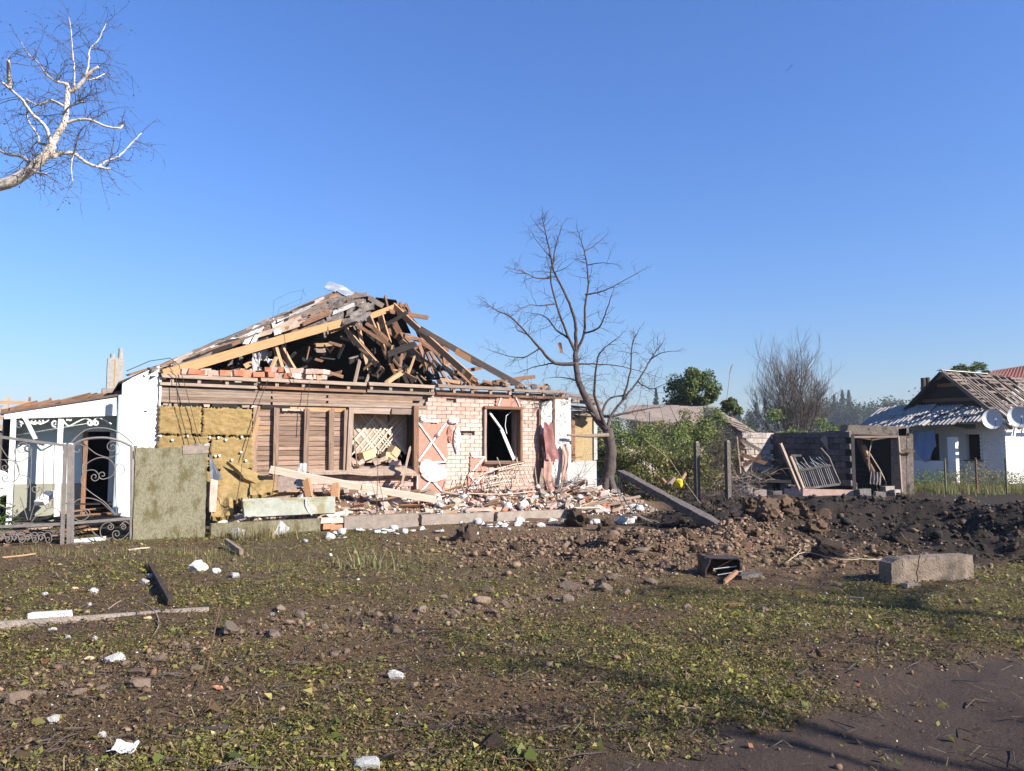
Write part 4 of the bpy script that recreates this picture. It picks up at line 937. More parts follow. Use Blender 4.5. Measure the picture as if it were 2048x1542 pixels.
for k in range(16):
    s = U(6.3, 9.6); p = Vector((s, U(0, .5), EZ + .12)); board('splinter', p, p + Vector((U(-.6, .6), U(-.1, .3), U(0, .12))), .03, U(.03, .09), rnd.choice(['wood_brown', 'charred', 'wood_tan']), house, seg=2)
# cables hanging down over the front
for pts in (((253, 742), (300, 722), (340, 716), (358, 730), (375, 790), (398, 880), (405, 895)), ((340, 742), (352, 752), (355, 800), (362, 830), (378, 890)), ((536, 760), (520, 800), (500, 870), (485, 920)), ((620, 764), (615, 800), (612, 860)), ((568, 668), (572, 700), (580, 740), (588, 765))):
    MB().tube([HL(a, b, -.2) for a, b in pts], .008, 4).build('hanging_cable', 'wire', house)
for pts in (((545, 640), (548, 600), (580, 585), (605, 580), (612, 592)), ((560, 632), (575, 618), (600, 608), (608, 575)), ((555, 628), (560, 615), (590, 603), (606, 596))):
    MB().tube([FS(a, b, .15) for a, b in pts], .004, 3).build('bent_wire', 'wire', house)

# ---- annex at the right, boarded with OSB
AD = 1.7
def AL(px, py): return HL(px, py, AD)
p = [AL(1148, 835), AL(1188, 835), AL(1188, 922), AL(1148, 922)]
mb = MB(); mb.prism([(p[0].x, AD, p[3].z), (p[1].x, AD, p[2].z), (p[1].x, AD, p[1].z), (p[0].x, AD, p[0].z)], (0, .03, 0)); mb.build('osb_panel', 'osb', house)
q0 = AL(1140, 922); q1 = AL(1192, 985)
mb = MB(); mb.bb(q0.x, q1.x, AD - .04, AD + .2, .0, q0.z); mb.build('annex_plinth', 'grey_plaster', house)
board('annex_post', (p[0].x - .12, AD - .02, q0.z), (p[0].x - .12, AD - .02, p[0].z + .05), .16, .2, 'wood_brown', house, hint=Vector((0, 1, 0)))
board('annex_edge', (p[1].x + .02, AD - .02, q0.z), (p[1].x + .02, AD - .02, p[1].z), .05, .12, 'grey_plaster', house, hint=Vector((1, 0, 0)))
mb = MB(); mb.bb(p[0].x - .05, p[1].x, AD + .04, AD + 3, .0, p[0].z + .2); mb.build('annex_wall', 'soot_shade', house)
for k, (y0, y1) in enumerate(((800, 808), (812, 820), (824, 832))):
    board('annex_roof_board', HL(1125, y0, 1.0 + .3 * k), HL(1202, y1, 1.3), .2, .08, rnd.choice(['wood_grey', 'wood_brown']), house, jag=.1)
mb = MB(); mb.sheet(HL(1118, 798, .9), HL(1200, 806, .9), HL(1192, 790, 3), HL(1112, 786, 3), 8, 4, .04, .03, 5, .1); mb.build('annex_roof', 'roof_brown', house)
# ================================================================== FENCE LINE, GATE, PORCH, RUBBLE
FD = -2.1
def fthing(name, label, cat, px, py=1080, d=FD, group=None):
    """a thing standing in the fence line's frame; returns root and a function pixel -> local"""
    q = HL(px, py, d); base = h2w(q.x, d, 0); base.z = ghs(base.x, base.y) * 0
    r = thing(name, label, cat, base, TH, group)
    def loc(a, b, dd=None):
        dd = d if dd is None else dd
        k = HL(a, b, dd); return Vector((k.x - q.x, dd - d, k.z))
    return r, loc
# ---- standing slab
rt, lc = fthing('concrete_slab', 'mossy green concrete fence slab standing beside the iron gate', 'fence panel', 268)
a = lc(270, 894); b = lc(415, 893); rr = random.Random(2)
mb = MB(); mb.sheet((a.x, 0, -.15), (b.x, 0, -.15), (b.x, 0, b.z), (a.x, 0, a.z), 20, 20, .10, .006, 3, .015); mb.build('slab', 'concrete_moss', rt)
c1 = lc(365, 893); mb = MB(); mb.bb(c1.x, b.x + .01, -.062, .062, b.z - .13, b.z + .012); mb.v = [(x + U(-.012, .012), y, z + U(-.012, .012)) for x, y, z in mb.v]; mb.build('cap_fragment', 'concrete', rt)
put('mortar_lump', lump_mesh('lump', 'concrete', 4), rt, mtx=Matrix.Translation((c1.x + .25, 0, b.z + .03)) @ scl(.09, .06, .05))
put('mortar_lump', lump_mesh('lump', 'foam', 5), rt, mtx=Matrix.Translation((c1.x + .42, 0, b.z + .03)) @ scl(.07, .06, .05))
# ---- low plinth
def plinth(px0, px1, h, mat, label, seed, dz=0, d=FD):
    rt, lc = fthing('fence_plinth', label, 'low wall', px0, d=d); x1 = lc(px1, 1040).x
    mb = MB(); mb.sheet((0, 0, -.12), (x1, 0, -.12), (x1, 0, h + dz), (0, 0, h), 24, 6, .16, .008, seed, .02); mb.build('plinth', mat, rt); return rt, lc
plinth(417, 640, .24, 'concrete_moss', 'green stained concrete plinth left of the pink bricks', 5)
plinth(684, 835, .26, 'concrete', 'cracked grey concrete plinth right of the pink bricks', 6); plinth(838, 985, .22, 'concrete', 'chipped middle length of the grey plinth', 8, -.02); plinth(990, 1160, .20, 'concrete', 'far right length of the grey plinth towards the tree', 9, -.02)
for k, (px, py, mt) in enumerate(((652, 1040, 'brick_pale'), (672, 1040, 'brick_pale'), (655, 1052, 'brick_red'), (670, 1058, 'brick_red'))):
    q = HL(px, py, FD); w = h2w(q.x, FD - .02, max(.06, q.z))
    tag(put('brick', brick_mesh('brick', mt, 640 + k, (.24, .13, .10), .012), mtx=Matrix.Translation(w) @ Matrix.Rotation(TH + U(-.1, .1), 4, 'Z')),
        ['pale brick at the left end of the gap in the plinth', 'pale brick at the right end of the gap in the plinth', 'red brick under the pale ones in the plinth gap', 'red brick at the foot of the plinth gap'][k], 'brick')
# ---- fallen slab lying on the plinth
rt, lc = fthing('concrete_slab', 'pale green concrete slab with white end tipped on its long side', 'fence panel', 485, 1036, d=-1.95)
c = [lc(486, 1036), lc(670, 1027), lc(673, 994), lc(485, 999)]
mb = MB(); mb.sheet(c[0], c[1], c[2] + Vector((0, .10, 0)), c[3] + Vector((0, .10, 0)), 26, 8, .10, .008, 12, .012); mb.build('slab', 'concrete_pale', rt)
mb = MB(); e = lc(512, 1034); mb.sheet(c[0] + Vector((.005, -.062, .01)), e + Vector((0, -.062, .01)), lc(512, 1000) + Vector((0, .04, -.01)), c[3] + Vector((.005, .04, -.01)), 6, 6, .008, .004, 4, .1); mb.build('pale_end', 'concrete_pale', rt); 
mb = MB(); w_ = [lc(612, 997), lc(611, 1010), lc(614, 1020), lc(622, 1030)]; mb.tube([Vector((p.x, -.055 + .1 * (p.z - c[0].z) / .5 - .005, p.z)) for p in w_], .012, 4); mb.build('crack', 'glue_white', rt)
# ---- loose pieces with a look of their own
def wthing(name, label, cat, p, group=None): return thing(name, label, cat, Vector(p), 0, group)
def hp(px, py, d):
    k = HL(px, py, d); return h2w(k.x, d, k.z)
def solo_board(name, label, cat, p, q, w, h, mat, group=None, **kw):
    o = board(name, p, q, w, h, mat, None, **kw); return tag(o, label, cat, group)
solo_board('timber_beam', 'long pale squared timber lying aslant over the rubble', 'timber', hp(537, 938, -1.25), hp(873, 1000, -1.35), .10, .13, 'wood_white', roll=.25, bend=.02)
solo_board('timber_post', 'short bright wooden stub left under the long pale timber', 'timber', hp(612, 958, -1.6), hp(620, 998, -1.75), .12, .15, 'wood_bright', hint=Vector((0, 1, 0)))
solo_board('timber_post', 'short bright wooden stub right under the long pale timber', 'timber', hp(672, 968, -1.5), hp(670, 1000, -1.75), .14, .14, 'wood_bright', hint=Vector((0, 1, 0)))
solo_board('leaning_plank', 'grey plank leaning against the right post of the gaping window', 'plank', hp(821, 893, -.18), hp(800, 985, -.75), .03, .15, 'wood_grey', hint=Vector((0, 1, 0)), jag=.12)
solo_board('leaning_plank', 'dark plank leaning beneath the right side of the gaping window', 'plank', hp(812, 950, -.3), hp(790, 978, -.8), .03, .14, 'wood_brown', hint=Vector((0, 1, 0)), jag=.1)
def solo_sheet(name, label, cat, pts, mat, warp=.03, th=.012, seed=1, nu=8, nv=8, rag=.05):
    base = Vector(pts[0]); r = MB().sheet(*[Vector(p) - base for p in pts], nu, nv, th, warp, seed, rag).build(name, mat, None, loc=base); return tag(r, label, cat)
solo_sheet('bent_sheet', 'curved grey sheet standing behind the long pale timber', 'metal sheet', [hp(591, 975, -1.1), hp(612, 976, -1.15), hp(614, 924, -1.0), hp(596, 927, -.95)], 'grey_plaster', .05)
solo_sheet('wool_sheet', 'curved slab of yellow wool sagging off the wall onto rubble', 'insulation', [hp(452, 923, -.7), hp(530, 955, -.9), hp(542, 985, -1.2), hp(490, 960, -1.0)], 'wool', .04, .09, 9, 16, 12)
solo_sheet('wool_sheet', 'broken yellow wool slab slumped low beside the tipped slab', 'insulation', [hp(430, 1020, -1.3), hp(500, 1000, -1.4), hp(505, 945, -.6), hp(440, 930, -.5)], 'wool', .05, .10, 11, 18, 14, .12)
solo_sheet('wool_sheet', 'torn yellow wool strip at the foot of the mossy slab', 'insulation', [hp(418, 1040, -1.6), hp(470, 1038, -1.7), hp(468, 1000, -1.2), hp(424, 1000, -1.1)], 'wool', .10, .10, 13, 14, 12, .15)
solo_sheet('wool_sheet', 'pale torn wool mat between slumped wool and the timber', 'insulation', [hp(495, 1000, -1.4), hp(560, 985, -1.4), hp(545, 950, -.9), hp(500, 960, -.9)], 'wool', .06, .09, 17, 14, 12, .2)
solo_sheet('plastic_sheet', 'dark blue-grey wedge of sheeting beside the mossy slab', 'sheet', [hp(420, 962, -1.0), hp(447, 960, -1.0), hp(424, 918, -.8), hp(418, 905, -.8)], 'sheet_dark', .02, .01, 19)
solo_sheet('pink_board', 'upright pink brick-faced slab beside the mossy slab', 'wall fragment', [hp(417, 1026, -1.75), hp(431, 1028, -1.75), hp(436, 960, -1.6), hp(420, 957, -1.6)], 'brick_pink', .012, .08, 21)
solo_sheet('curled_sheet', 'beige curled sheet lying left in front of the plinth', 'sheet', [hp(462, 1085, -2.5), hp(512, 1080, -2.6), hp(495, 1058, -2.35), hp(463, 1056, -2.3)], 'grey_plaster', .06, .008, 23, 10, 10)
solo_sheet('curled_sheet', 'grey curled sheet standing on its point before the plinth', 'sheet', [hp(538, 1080, -2.65), hp(565, 1078, -2.7), hp(580, 1055, -2.5), hp(561, 1041, -2.4)], 'grey_plaster', .06, .008, 25, 10, 10)
solo_board('wood_scrap', 'grey half-round board on the grass below the curled sheets', 'plank', G(452, 1082, .12), G(483, 1104, .06), .05, .08, 'wood_grey')
# ---- gate
def crom(pts, n=7):
    out = []; P_ = [pts[0]] + list(pts) + [pts[-1]]
    for i in range(1, len(P_) - 2):
        for k in range(n):
            t = k / n; a, b, c, d = P_[i - 1:i + 3]
            out.append(tuple(.5 * (2 * b[j] + (c[j] - a[j]) * t + (2 * a[j] - 5 * b[j] + 4 * c[j] - d[j]) * t * t + (3 * b[j] - a[j] - 3 * c[j] + d[j]) * t ** 3) for j in (0, 1)))
    return out + [pts[-1]]
def spiral_to(c, start, turns, sgn=1, n=26):
    """from start winding inwards about c"""
    r0 = math.hypot(start[0] - c[0], start[1] - c[1]); a0 = math.atan2(start[1] - c[1], start[0] - c[0])
    return [(c[0] + math.cos(a0 + sgn * t * turns * 6.283) * r0 * (1 - .8 * t), c[1] + math.sin(a0 + sgn * t * turns * 6.283) * r0 * (1 - .8 * t)) for t in [k / n for k in range(n + 1)]]
Z = lambda x, y: (x / 6.17, 860 + y / 6.17)
rt, lc = fthing('garden_gate', 'narrow arched wrought iron gate with scrolls beside the mossy slab', 'gate', 200, 1088)
def rod(name, pts, r=.008, n=5): return MB().tube([lc(x, y) for x, y in pts], r, n).build(name, 'gate_paint', rt)
def bar(name, p, q, w=.045, h=.045): return board(name, lc(*p), lc(*q), w, h, 'gate_paint', rt, jag=0, seg=3)
bar('gate_post', (137, 1094), (139, 888), .06, .07); bar('gate_post', (269, 1085), (271, 891), .06, .07)
bar('stile', (145, 1090), (146, 889)); bar('stile', (262, 1083), (263, 893)); bar('rail', (145, 1090), (262, 1083)); bar('rail', (145, 1046), (262, 1037))
ar = crom([(147, 889), (165, 880), (188, 876), (215, 876), (240, 882), (264, 893)]); rod('arched_rail', ar, .022, 6)
rod('outer_hoop', crom([(142, 886), (155, 872), (172, 860), (195, 856), (220, 858), (245, 869), (266, 888)]), .012, 5)
S = [(crom([Z(1470, 220), Z(1460, 290), Z(1350, 338), Z(1200, 300), Z(1080, 215), Z(1000, 180)]) + spiral_to(Z(960, 240), Z(1000, 180), .9, -1)),
     (spiral_to(Z(1385, 210), Z(1470, 220), 1.5, -1)),
     crom([Z(1080, 218), Z(1070, 320), Z(1020, 430), Z(1015, 530)]),
     crom([Z(1012, 525), Z(1080, 410), Z(1210, 345), Z(1330, 355), Z(1410, 440), Z(1390, 560), Z(1290, 605)]) + spiral_to(Z(1265, 555), Z(1290, 605), 1.2, 1),
     spiral_to(Z(1165, 580), Z(1215, 545), 1.3, 1), crom([Z(1215, 545), Z(1160, 495), Z(1060, 510), Z(1000, 600), Z(1020, 680), Z(1120, 770), Z(1300, 900), Z(1430, 1045)]),
     spiral_to(Z(1050, 1025), Z(1105, 1050), 1.4, -1), crom([Z(1105, 1050), Z(1040, 1108), Z(950, 1110), Z(880, 1010), Z(930, 880), Z(1080, 840), Z(1230, 880), Z(1340, 970), Z(1420, 1050)]),
     spiral_to(Z(1360, 1195), Z(1400, 1180), 1.3, 1), crom([Z(1400, 1180), Z(1340, 1138), Z(1260, 1180), Z(1235, 1260), Z(1270, 1330), Z(1360, 1362)]),
     spiral_to(Z(1518, 1198), Z(1480, 1180), 1.4, 1), crom([Z(1480, 1180), Z(1545, 1130), Z(1612, 1190), Z(1580, 1280), Z(1490, 1352), Z(1410, 1345), Z(1388, 1300)]), spiral_to(Z(1438, 1285), Z(1388, 1300), 1.2, 1),
     crom([Z(1425, 450), Z(1428, 700), Z(1440, 1050)]), crom([Z(1425, 450), Z(1470, 415), Z(1535, 460), Z(1530, 520), Z(1485, 562)]),
     crom([Z(1100, 1200), Z(1180, 1290), Z(1260, 1330)]), crom([Z(830, 1350), Z(930, 1330), Z(1010, 1360)])]
for p in S: rod('scroll', p, .0085)
bar('lock_plate', Z(893, 680), Z(893, 835), .03, .05)
for z0, z1 in (((267, 902), (267, 918)), ((266, 1062), (266, 1078))): bar('hinge', z0, z1, .04, .03)
rt, lc = fthing('garden_gate', 'wide scrolled iron gate leaf at the left edge of the picture', 'gate', 60, 1093)
bar('stile', (124, 1093), (131, 890), .06, .06); bar('rail', (-60, 866), (131, 891)); bar('rail', (-60, 1056), (122, 1048)); bar('rail', (-60, 1098), (124, 1094)); bar('bolt_box', (129, 908), (129, 926), .05, .04)
S = [crom([Z(545, 150), Z(540, 500), Z(535, 830)]), crom([Z(672, 170), Z(660, 600), Z(652, 960)]), crom([Z(392, 210), Z(380, 560), Z(368, 1000)]), crom([Z(168, 200), Z(205, 420), Z(245, 560)]),
     spiral_to(Z(275, 235), Z(370, 230), 1.2, -1), crom([Z(370, 230), Z(370, 310), Z(280, 380), Z(180, 380), Z(90, 330), Z(0, 190)]),
     spiral_to(Z(60, 460), Z(100, 430), 1.3, 1), crom([Z(100, 430), Z(60, 375), Z(0, 365), Z(-80, 380)]), crom([Z(0, 365), Z(120, 375), Z(215, 430), Z(235, 540), Z(180, 630), Z(80, 640)]) + spiral_to(Z(70, 590), Z(80, 640), 1.1, 1),
     crom([Z(240, 575), Z(300, 560), Z(360, 610), Z(350, 700), Z(320, 730)]), spiral_to(Z(430, 725), Z(480, 700), 1.2, 1), crom([Z(480, 700), Z(518, 740), Z(490, 830), Z(480, 860)]),
     spiral_to(Z(590, 935), Z(630, 940), 1.3, 1), crom([Z(630, 940), Z(640, 880), Z(570, 850), Z(500, 860)]), crom([Z(540, 1010), Z(600, 965), Z(680, 965), Z(735, 1010), Z(742, 1040)]),
     crom([Z(250, 830), Z(300, 980), Z(340, 1110)]), crom([Z(440, 880), Z(400, 1000), Z(370, 1110)]), crom([Z(520, 1030), Z(450, 1060), Z(390, 1130)]), crom([Z(0, 930), Z(120, 980), Z(220, 1050)])]
for k in range(8):
    cx = 20 + k * 82; S.append(spiral_to(Z(cx, 1330 + 20 * (k % 2)), Z(cx + 45, 1340), 1.3, 1 if k % 2 else -1)); S.append(crom([Z(cx + 45, 1340), Z(cx + 20, 1270), Z(cx - 50, 1280), Z(cx - 90, 1370)]))
for p in S: rod('scroll', p, .0075)

# ================================================================== PORCH on the left
PD = 0.1
pq = HL(240, 1000, PD); porch = thing('entrance_porch', 'white and pale turquoise entrance porch behind the iron gate', 'porch', h2w(pq.x, PD, 0), TH)
def pl_(px, py, d=PD): k = HL(px, py, d); return Vector((k.x - pq.x, d - PD, k.z))
# fascia: vertical boards under the rising roof edge
n = 34
for k in range(n):
    x0 = 8 + k * (232 / n); x1 = x0 + 232 / n
    ty = lambda x: 829 + (x - 8) * (794 - 829) / 232; by = lambda x: 838 + (x - 8) * (831 - 838) / 232
    if k > n - 5 and rnd.random() < .4: continue
    a, b, c_, d_ = pl_(x0 + .3, by(x0)), pl_(x1 - .3, by(x1)), pl_(x1 - .3, ty(x1)), pl_(x0 + .3, ty(x0))
    for v in (a, b, c_, d_): v.y += U(-.004, .004)
    MB().prism([a, b, c_, d_], (0, .03, 0)).build('fascia_board', 'white_wall', porch)
ra, rb = pl_(0, 829), pl_(242, 791)
MB().prism([ra, rb, rb + Vector((0, 0, .04)), ra + Vector((0, 0, .04))], (0, .05, 0)).build('roof_edge', 'roof_wood', porch)
mb = MB(); ra = ra + Vector((0, .051, .01)); rb = rb + Vector((0, .051, .01)); mb.sheet(ra, rb, rb + Vector((0, 1.2, .10)), ra + Vector((0, 1.2, .10)), 30, 10, .05, .03, 3); mb.build('roof', 'roof_wood', porch)
for k in range(18):
    t = k / 17; p = ra.lerp(rb, t) + Vector((0, U(0, .3), .05)); board('roof_scrap', p, p + Vector((U(.3, .8), U(-.1, .3), U(-.02, .1) + .08)), .03, .08, rnd.choice(['charred', 'wood_brown', 'wood_brown']), porch, seg=2)
WD = PD + .8
w0, w1 = pl_(20, 900, WD), pl_(262, 900, WD); dz = pl_(60, 968, WD).z
d0, d1 = pl_(168, 900, WD).x, pl_(226, 900, WD).x; dt = pl_(200, 863, WD).z
mb = MB(); yy = WD - PD
rz = lambda x: ra.z + (rb.z - ra.z) * (x - ra.x) / (rb.x - ra.x) + .03
for a, b, z0 in ((w0.x, d0, dz), (d1, w1.x, dz), (d0, d1, dt)): mb.prism([(a, yy, z0), (b, yy, z0), (b, yy, rz(b)), (a, yy, rz(a))], (0, .2, 0))
mb.build('wall', 'cyan_wall', porch)
mb = MB(); mb.bb(w0.x, d0, yy - .02, yy + .2, 0, dz - .003); mb.bb(d1, w1.x, yy - .02, yy + .2, 0, dz - .003); mb.build('dado', 'dado', porch)
mb = MB(); mb.bb(d0 - .6, d1 + .6, yy + 1.2, yy + 1.3, 0, rz(d0) - .1); mb.bb(d0 - .62, d0 - .52, yy + .21, yy + 1.19, 0, rz(d0) - .1); mb.bb(d1 + .52, d1 + .62, yy + .21, yy + 1.19, 0, rz(d0) - .1); mb.build('hallway', 'soot_shade', porch)
for a in (d0 + .02, d1 - .02): board('door_frame', (a, yy - .03, .1), (a, yy - .03, dt), .05, .09, 'iron_white' if a > d0 + .3 else 'wood_brown', porch, hint=Vector((1, 0, 0)))
mb = MB(); mb.bb(w0.x - .1, w0.x + .1, 0.2, yy, 0, rz(w0.x) - .12); mb.build('side_wall', 'soot_shade', porch)
for px in (27, 122):
    a = pl_(px, 838); board('column', (a.x, .06, .05), (a.x, .06, a.z), .09, .09, 'iron_white', porch, jag=0, hint=Vector((0, 1, 0)))
Y = lambda x, y: (x / 3.504, 680 + y / 3.504)
def prod(pts): return MB().tube([pl_(a, b, PD + .08) for a, b in pts], .016, 5).build('scroll_trim', 'iron_white', porch)
for c, st, sg in ((Y(135, 598), Y(160, 590), -1), (Y(238, 568), Y(262, 575), 1), (Y(285, 568), Y(262, 575), -1), (Y(385, 585), Y(415, 580), 1), (Y(487, 555), Y(470, 565), 1), (Y(630, 580), Y(652, 575), 1), (Y(672, 580), Y(652, 575), -1)):
    prod(spiral_to(c, st, 1.3, sg))
for pts in ([Y(110, 560), Y(145, 570), Y(160, 590)], [Y(150, 545), Y(200, 575), Y(240, 590)], [Y(285, 590), Y(330, 570), Y(345, 550)], [Y(415, 545), Y(418, 580)], [Y(440, 560), Y(480, 602), Y(540, 575), Y(600, 550), Y(652, 575)], [Y(652, 575), Y(680, 545), Y(730, 560), Y(780, 590)]): prod(crom(pts))
board('fallen_bracket', pl_(45, 826, PD - .1), pl_(72, 880, PD - .2), .04, .06, 'iron_white', porch)
dp = pl_(242, 790, PD - .3); MB().tube([dp, dp + Vector((0, 0, -.5)), Vector((dp.x - .02, dp.y, .3))], .055, 10).build('drainpipe', 'cyan_wall', porch)
# chimney behind the porch roof
c0 = pl_(213, 780, PD + 3.2); c1 = pl_(246, 780, PD + 3.2); ct = pl_(230, 716, PD + 3.2).z; yc = 3.2; wch = c1.x - c0.x
MB().bb(c0.x, c1.x, yc, yc + .45, 2.5, ct).build('chimney', 'chimney_metal', porch)
MB().bb(c0.x - .09, c1.x + .02, yc - .06, yc + .5, 2.4, pl_(230, 777, PD + 3.2).z).build('chimney_base', 'concrete', porch)
MB().bb(c0.x + wch * .42, c0.x + wch * .50, yc - .004, yc - .001, pl_(0, 776, PD + 3.2).z + .1, ct - .03).build('rust_streak', 'rust_streak', porch)
for px, pt, r in ((225, 708, .065), (241, 697, .06)):
    a = pl_(px, 716, PD + 3.4); t = pl_(px, pt, PD + 3.4); MB().tube([(a.x, a.y, ct - .1), (a.x, a.y, t.z - .12), (a.x, a.y, t.z - .119), (a.x, a.y, t.z)], [r, r, r * .85, r * .85], 12).build('flue_pipe', 'chimney_metal', porch)
# ---- burnt roof of the next house, far left
fb = P(55, 890, 30); far = thing('burnt_house', 'stripped roof timbers of a burnt house far left', 'house', (fb.x, fb.y, 0), TH)
mb = MB(); mb.bb(-4.5, 1.6, 0, .3, 0, 2.2); mb.build('wall', 'block_soot', far)
for k in range(4): board('purlin', (-4.6, -.1 + k * .5, 2.35 + k * .33), (1.7 - k * .15, -.1 + k * .5, 2.35 + k * .33), .08, .13, 'wood_tan', far)
for k in range(9): board('rafter', (-4.4 + k * .72, -.15, 2.2), (-4.4 + k * .72, 1.9, 3.55), .08, .14, rnd.choice(['wood_tan', 'wood_brown']), far)
mb = MB(); mb.sheet((-4.6, -.5, 1.5), (-2.0, -.5, 1.5), (-2.0, -.2, 2.3), (-4.6, -.2, 2.3), 8, 4, .04, .05, 5, .1); mb.build('fallen_roof', 'roof_wood', far)
mb = MB(); mb.sheet((-2.2, -.3, 2.3), (-1.4, -.3, 2.3), (-.9, .9, 3.2), (-1.5, .9, 3.2), 6, 4, .02, .04, 8); mb.build('tin_sheet', 'tin', far)
# ---- weeds and a sheet by the porch
def weed_clump(name, label, c, rx, ry, h, n, seed, cols, size=.05, cat='weeds'):
    r = np.random.default_rng(seed); x = r.normal(0, rx, n); y = r.normal(0, ry, n); z = h * r.random(n) ** .8 * np.exp(-(x / rx) ** 2 * .35)
    V_, F_ = leaf_quads(np.stack([x, y, z], 1), size, up=.15, aspect=.3, seed=seed)
    o = put(name, bulk_mesh(name, V_, F_, 'leaves', np.repeat(pick(cols, [1] * len(cols), n, seed), 4, 0)), loc=c); return tag(o, label, cat)
WG = [(0.14, 0.22, 0.05), (0.09, 0.15, 0.03), (0.20, 0.26, 0.08)]
q = h2w(-2.95, -.6); weed_clump('weed_clump', 'bright green weeds growing behind the wide iron gate', (q.x, q.y, .0), .38, .3, .95, 1500, 3, WG, .08)
q = hp(10, 960, -.9); solo_sheet('white_sheet', 'crumpled white sheet above the weeds at the left edge', 'sheet', [hp(-15, 1000, -.3), hp(24, 985, -.3), hp(18, 945, .1), hp(-12, 935, .1)], 'paper', .06)
# ---- heap of charred and broken boards in the yard behind the gate
yb_g = 'broken boards heaped in the yard behind the gates'
for k in range(135):
    s = U(-3.6, .1); d = U(-1.9, 2.6); hz = .42 * math.exp(-((s + .9) / 1.1) ** 2 - ((d - .6) / 1.3) ** 2)
    z = .03 + U(0, 1) * (.14 + hz); a = U(-.35, .35); ln = U(.4, 1.3); p = h2w(s - math.cos(a) * ln / 2, d - math.sin(a) * ln / 2, z); q = h2w(s + math.cos(a) * ln / 2, d + math.sin(a) * ln / 2, z + U(-.06, .10))
    dark = d > -.4
    solo_board('broken_board', (('long ' if ln > .85 else 'short ') + ('charred dark board in the shaded heap ' if dark else 'broken grey-brown board in the yard ') + ('behind the wide gate' if s < -1.7 else 'behind the narrow gate') + (', low' if z < .15 else ', on top')), 'board', p, q, U(.08, .2), .025,
               rnd.choice(['charred', 'charred', 'wood_brown', 'slate_grey']) if dark else rnd.choice(['wood_grey', 'wood_brown', 'wood_tan', 'slate_grey']), yb_g, seg=3, bend=.03, jag=.1)
solo_board('white_board', 'white board lying along the bottom of the narrow gate', 'board', hp(142, 1083, -1.9), hp(215, 1076, -1.9), .12, .06, 'iron_white')
solo_board('white_board', 'white board lying along the bottom of the wide gate', 'board', hp(62, 1094, -1.85), hp(118, 1087, -1.85), .10, .05, 'iron_white')
solo_board('white_board', 'white trough-shaped board end left of the charred heap', 'board', hp(78, 1008, .2), hp(103, 985, .5), .18, .1, 'iron_white')

# ================================================================== RUBBLE in front of the facade
def rub_spot():
    while True:
        s = U(1.2, 11.2); d = -U(0, 1) ** .8 * 1.95
        if s < 3 and d < -1.6: continue
        p = h2w(s, d); return s, d, Vector((p.x, p.y, ghs(p.x, p.y)))
def place(s):
    for lim, w in ((2.4, 'below the yellow wool'), (3.9, 'below the plank siding'), (5.55, 'below the gaping window'), (7.1, 'below the crossed pink panels'), (8.6, 'below the dark right window'), (9.9, 'at the house corner')):
        if s < lim: return w
    return 'between house corner and fruit tree'
LB = {'brick_red': 'broken red brick in the rubble', 'brick_pink': 'broken pink brick in the rubble', 'brick_pale': 'broken pale brick in the rubble', 'concrete': 'lump of grey concrete in the rubble', 'plaster_beige': 'lump of beige plaster in the rubble'}
bp = {mt: [brick_mesh('broken_brick', mt, 800 + i, (.22 - .03 * i, .13, .10), .03) for i in range(3)] + [lump_mesh('broken_brick', mt, 820 + i, 1, .3, 6) for i in range(2)] for mt in LB}
for k in range(235):
    s, d, p = rub_spot(); mt = rnd.choices(list(LB), [4, 5, 4, 3, 5])[0]; i = rnd.randrange(5); sc = U(.6, 1.25) if i < 3 else U(.06, .14)
    tag(put('broken_brick', bp[mt][i], mtx=Matrix.Translation(p + Vector((0, 0, U(.0, .09)))) @ rot_any(.8) @ scl(sc, sc * U(.7, 1), sc * U(.7, 1))), LB[mt] + ' ' + place(s), 'brick', 'broken bricks in the rubble')
fm = [lump_mesh('foam_chunk', 'foam', 850 + i, 1, .35, 5, .8) for i in range(4)]
def slabm(i):
    r_ = random.Random(i); mb = MB(); n = 7; pts = [(math.cos(6.283 * t / n) * r_.uniform(.6, 1), math.sin(6.283 * t / n) * r_.uniform(.5, 1), -.12) for t in range(n)]; mb.prism(pts, (0, 0, .24)); mb.v = [(x + r_.uniform(-.05, .05), y + r_.uniform(-.05, .05), z + r_.uniform(-.04, .04)) for x, y, z in mb.v]; return mb.mesh('foam_chunk', 'foam')
fm += [slabm(i) for i in range(5)]
for k in range(95):
    s, d, p = rub_spot()
    if rnd.random() < .6: s = U(5.5, 10.8); d = -U(.2, 1.95); w = h2w(s, d); p = Vector((w.x, w.y, ghs(w.x, w.y)))
    sc = U(.05, .17); tag(put('foam_chunk', rnd.choice(fm), mtx=Matrix.Translation(p + Vector((0, 0, U(.02, .10)))) @ rot_any(.6) @ scl(sc, sc * U(.6, 1), sc)), ('large' if sc > .15 else 'small') + ' white foam piece in the rubble ' + place(s), 'foam', 'white foam pieces in the rubble')
for k in range(75):                      # the drift of foam in front of the plinth
    px = U(630, 1270); t = (px - 630) / 640; py = 1066 - 30 * t + rnd.gauss(0, 6) + (8 if px < 900 else 2); w = G(px, py); sc = U(.03, .11) * (1.5 if rnd.random() < .3 and 740 < px < 960 else 1)
    tag(put('foam_chunk', rnd.choice(fm), mtx=Matrix.Translation((w.x, w.y, ghs(w.x, w.y) + .03)) @ rot_any(.25) @ scl(sc * 1.3, sc, sc)), ('large' if sc > .08 else 'small') + ' white foam piece before the ' + ('left' if px < 840 else 'middle' if px < 990 else 'far right' if px < 1160 else 'tree end of the') + ' plinth', 'foam', 'foam drift before the plinth')
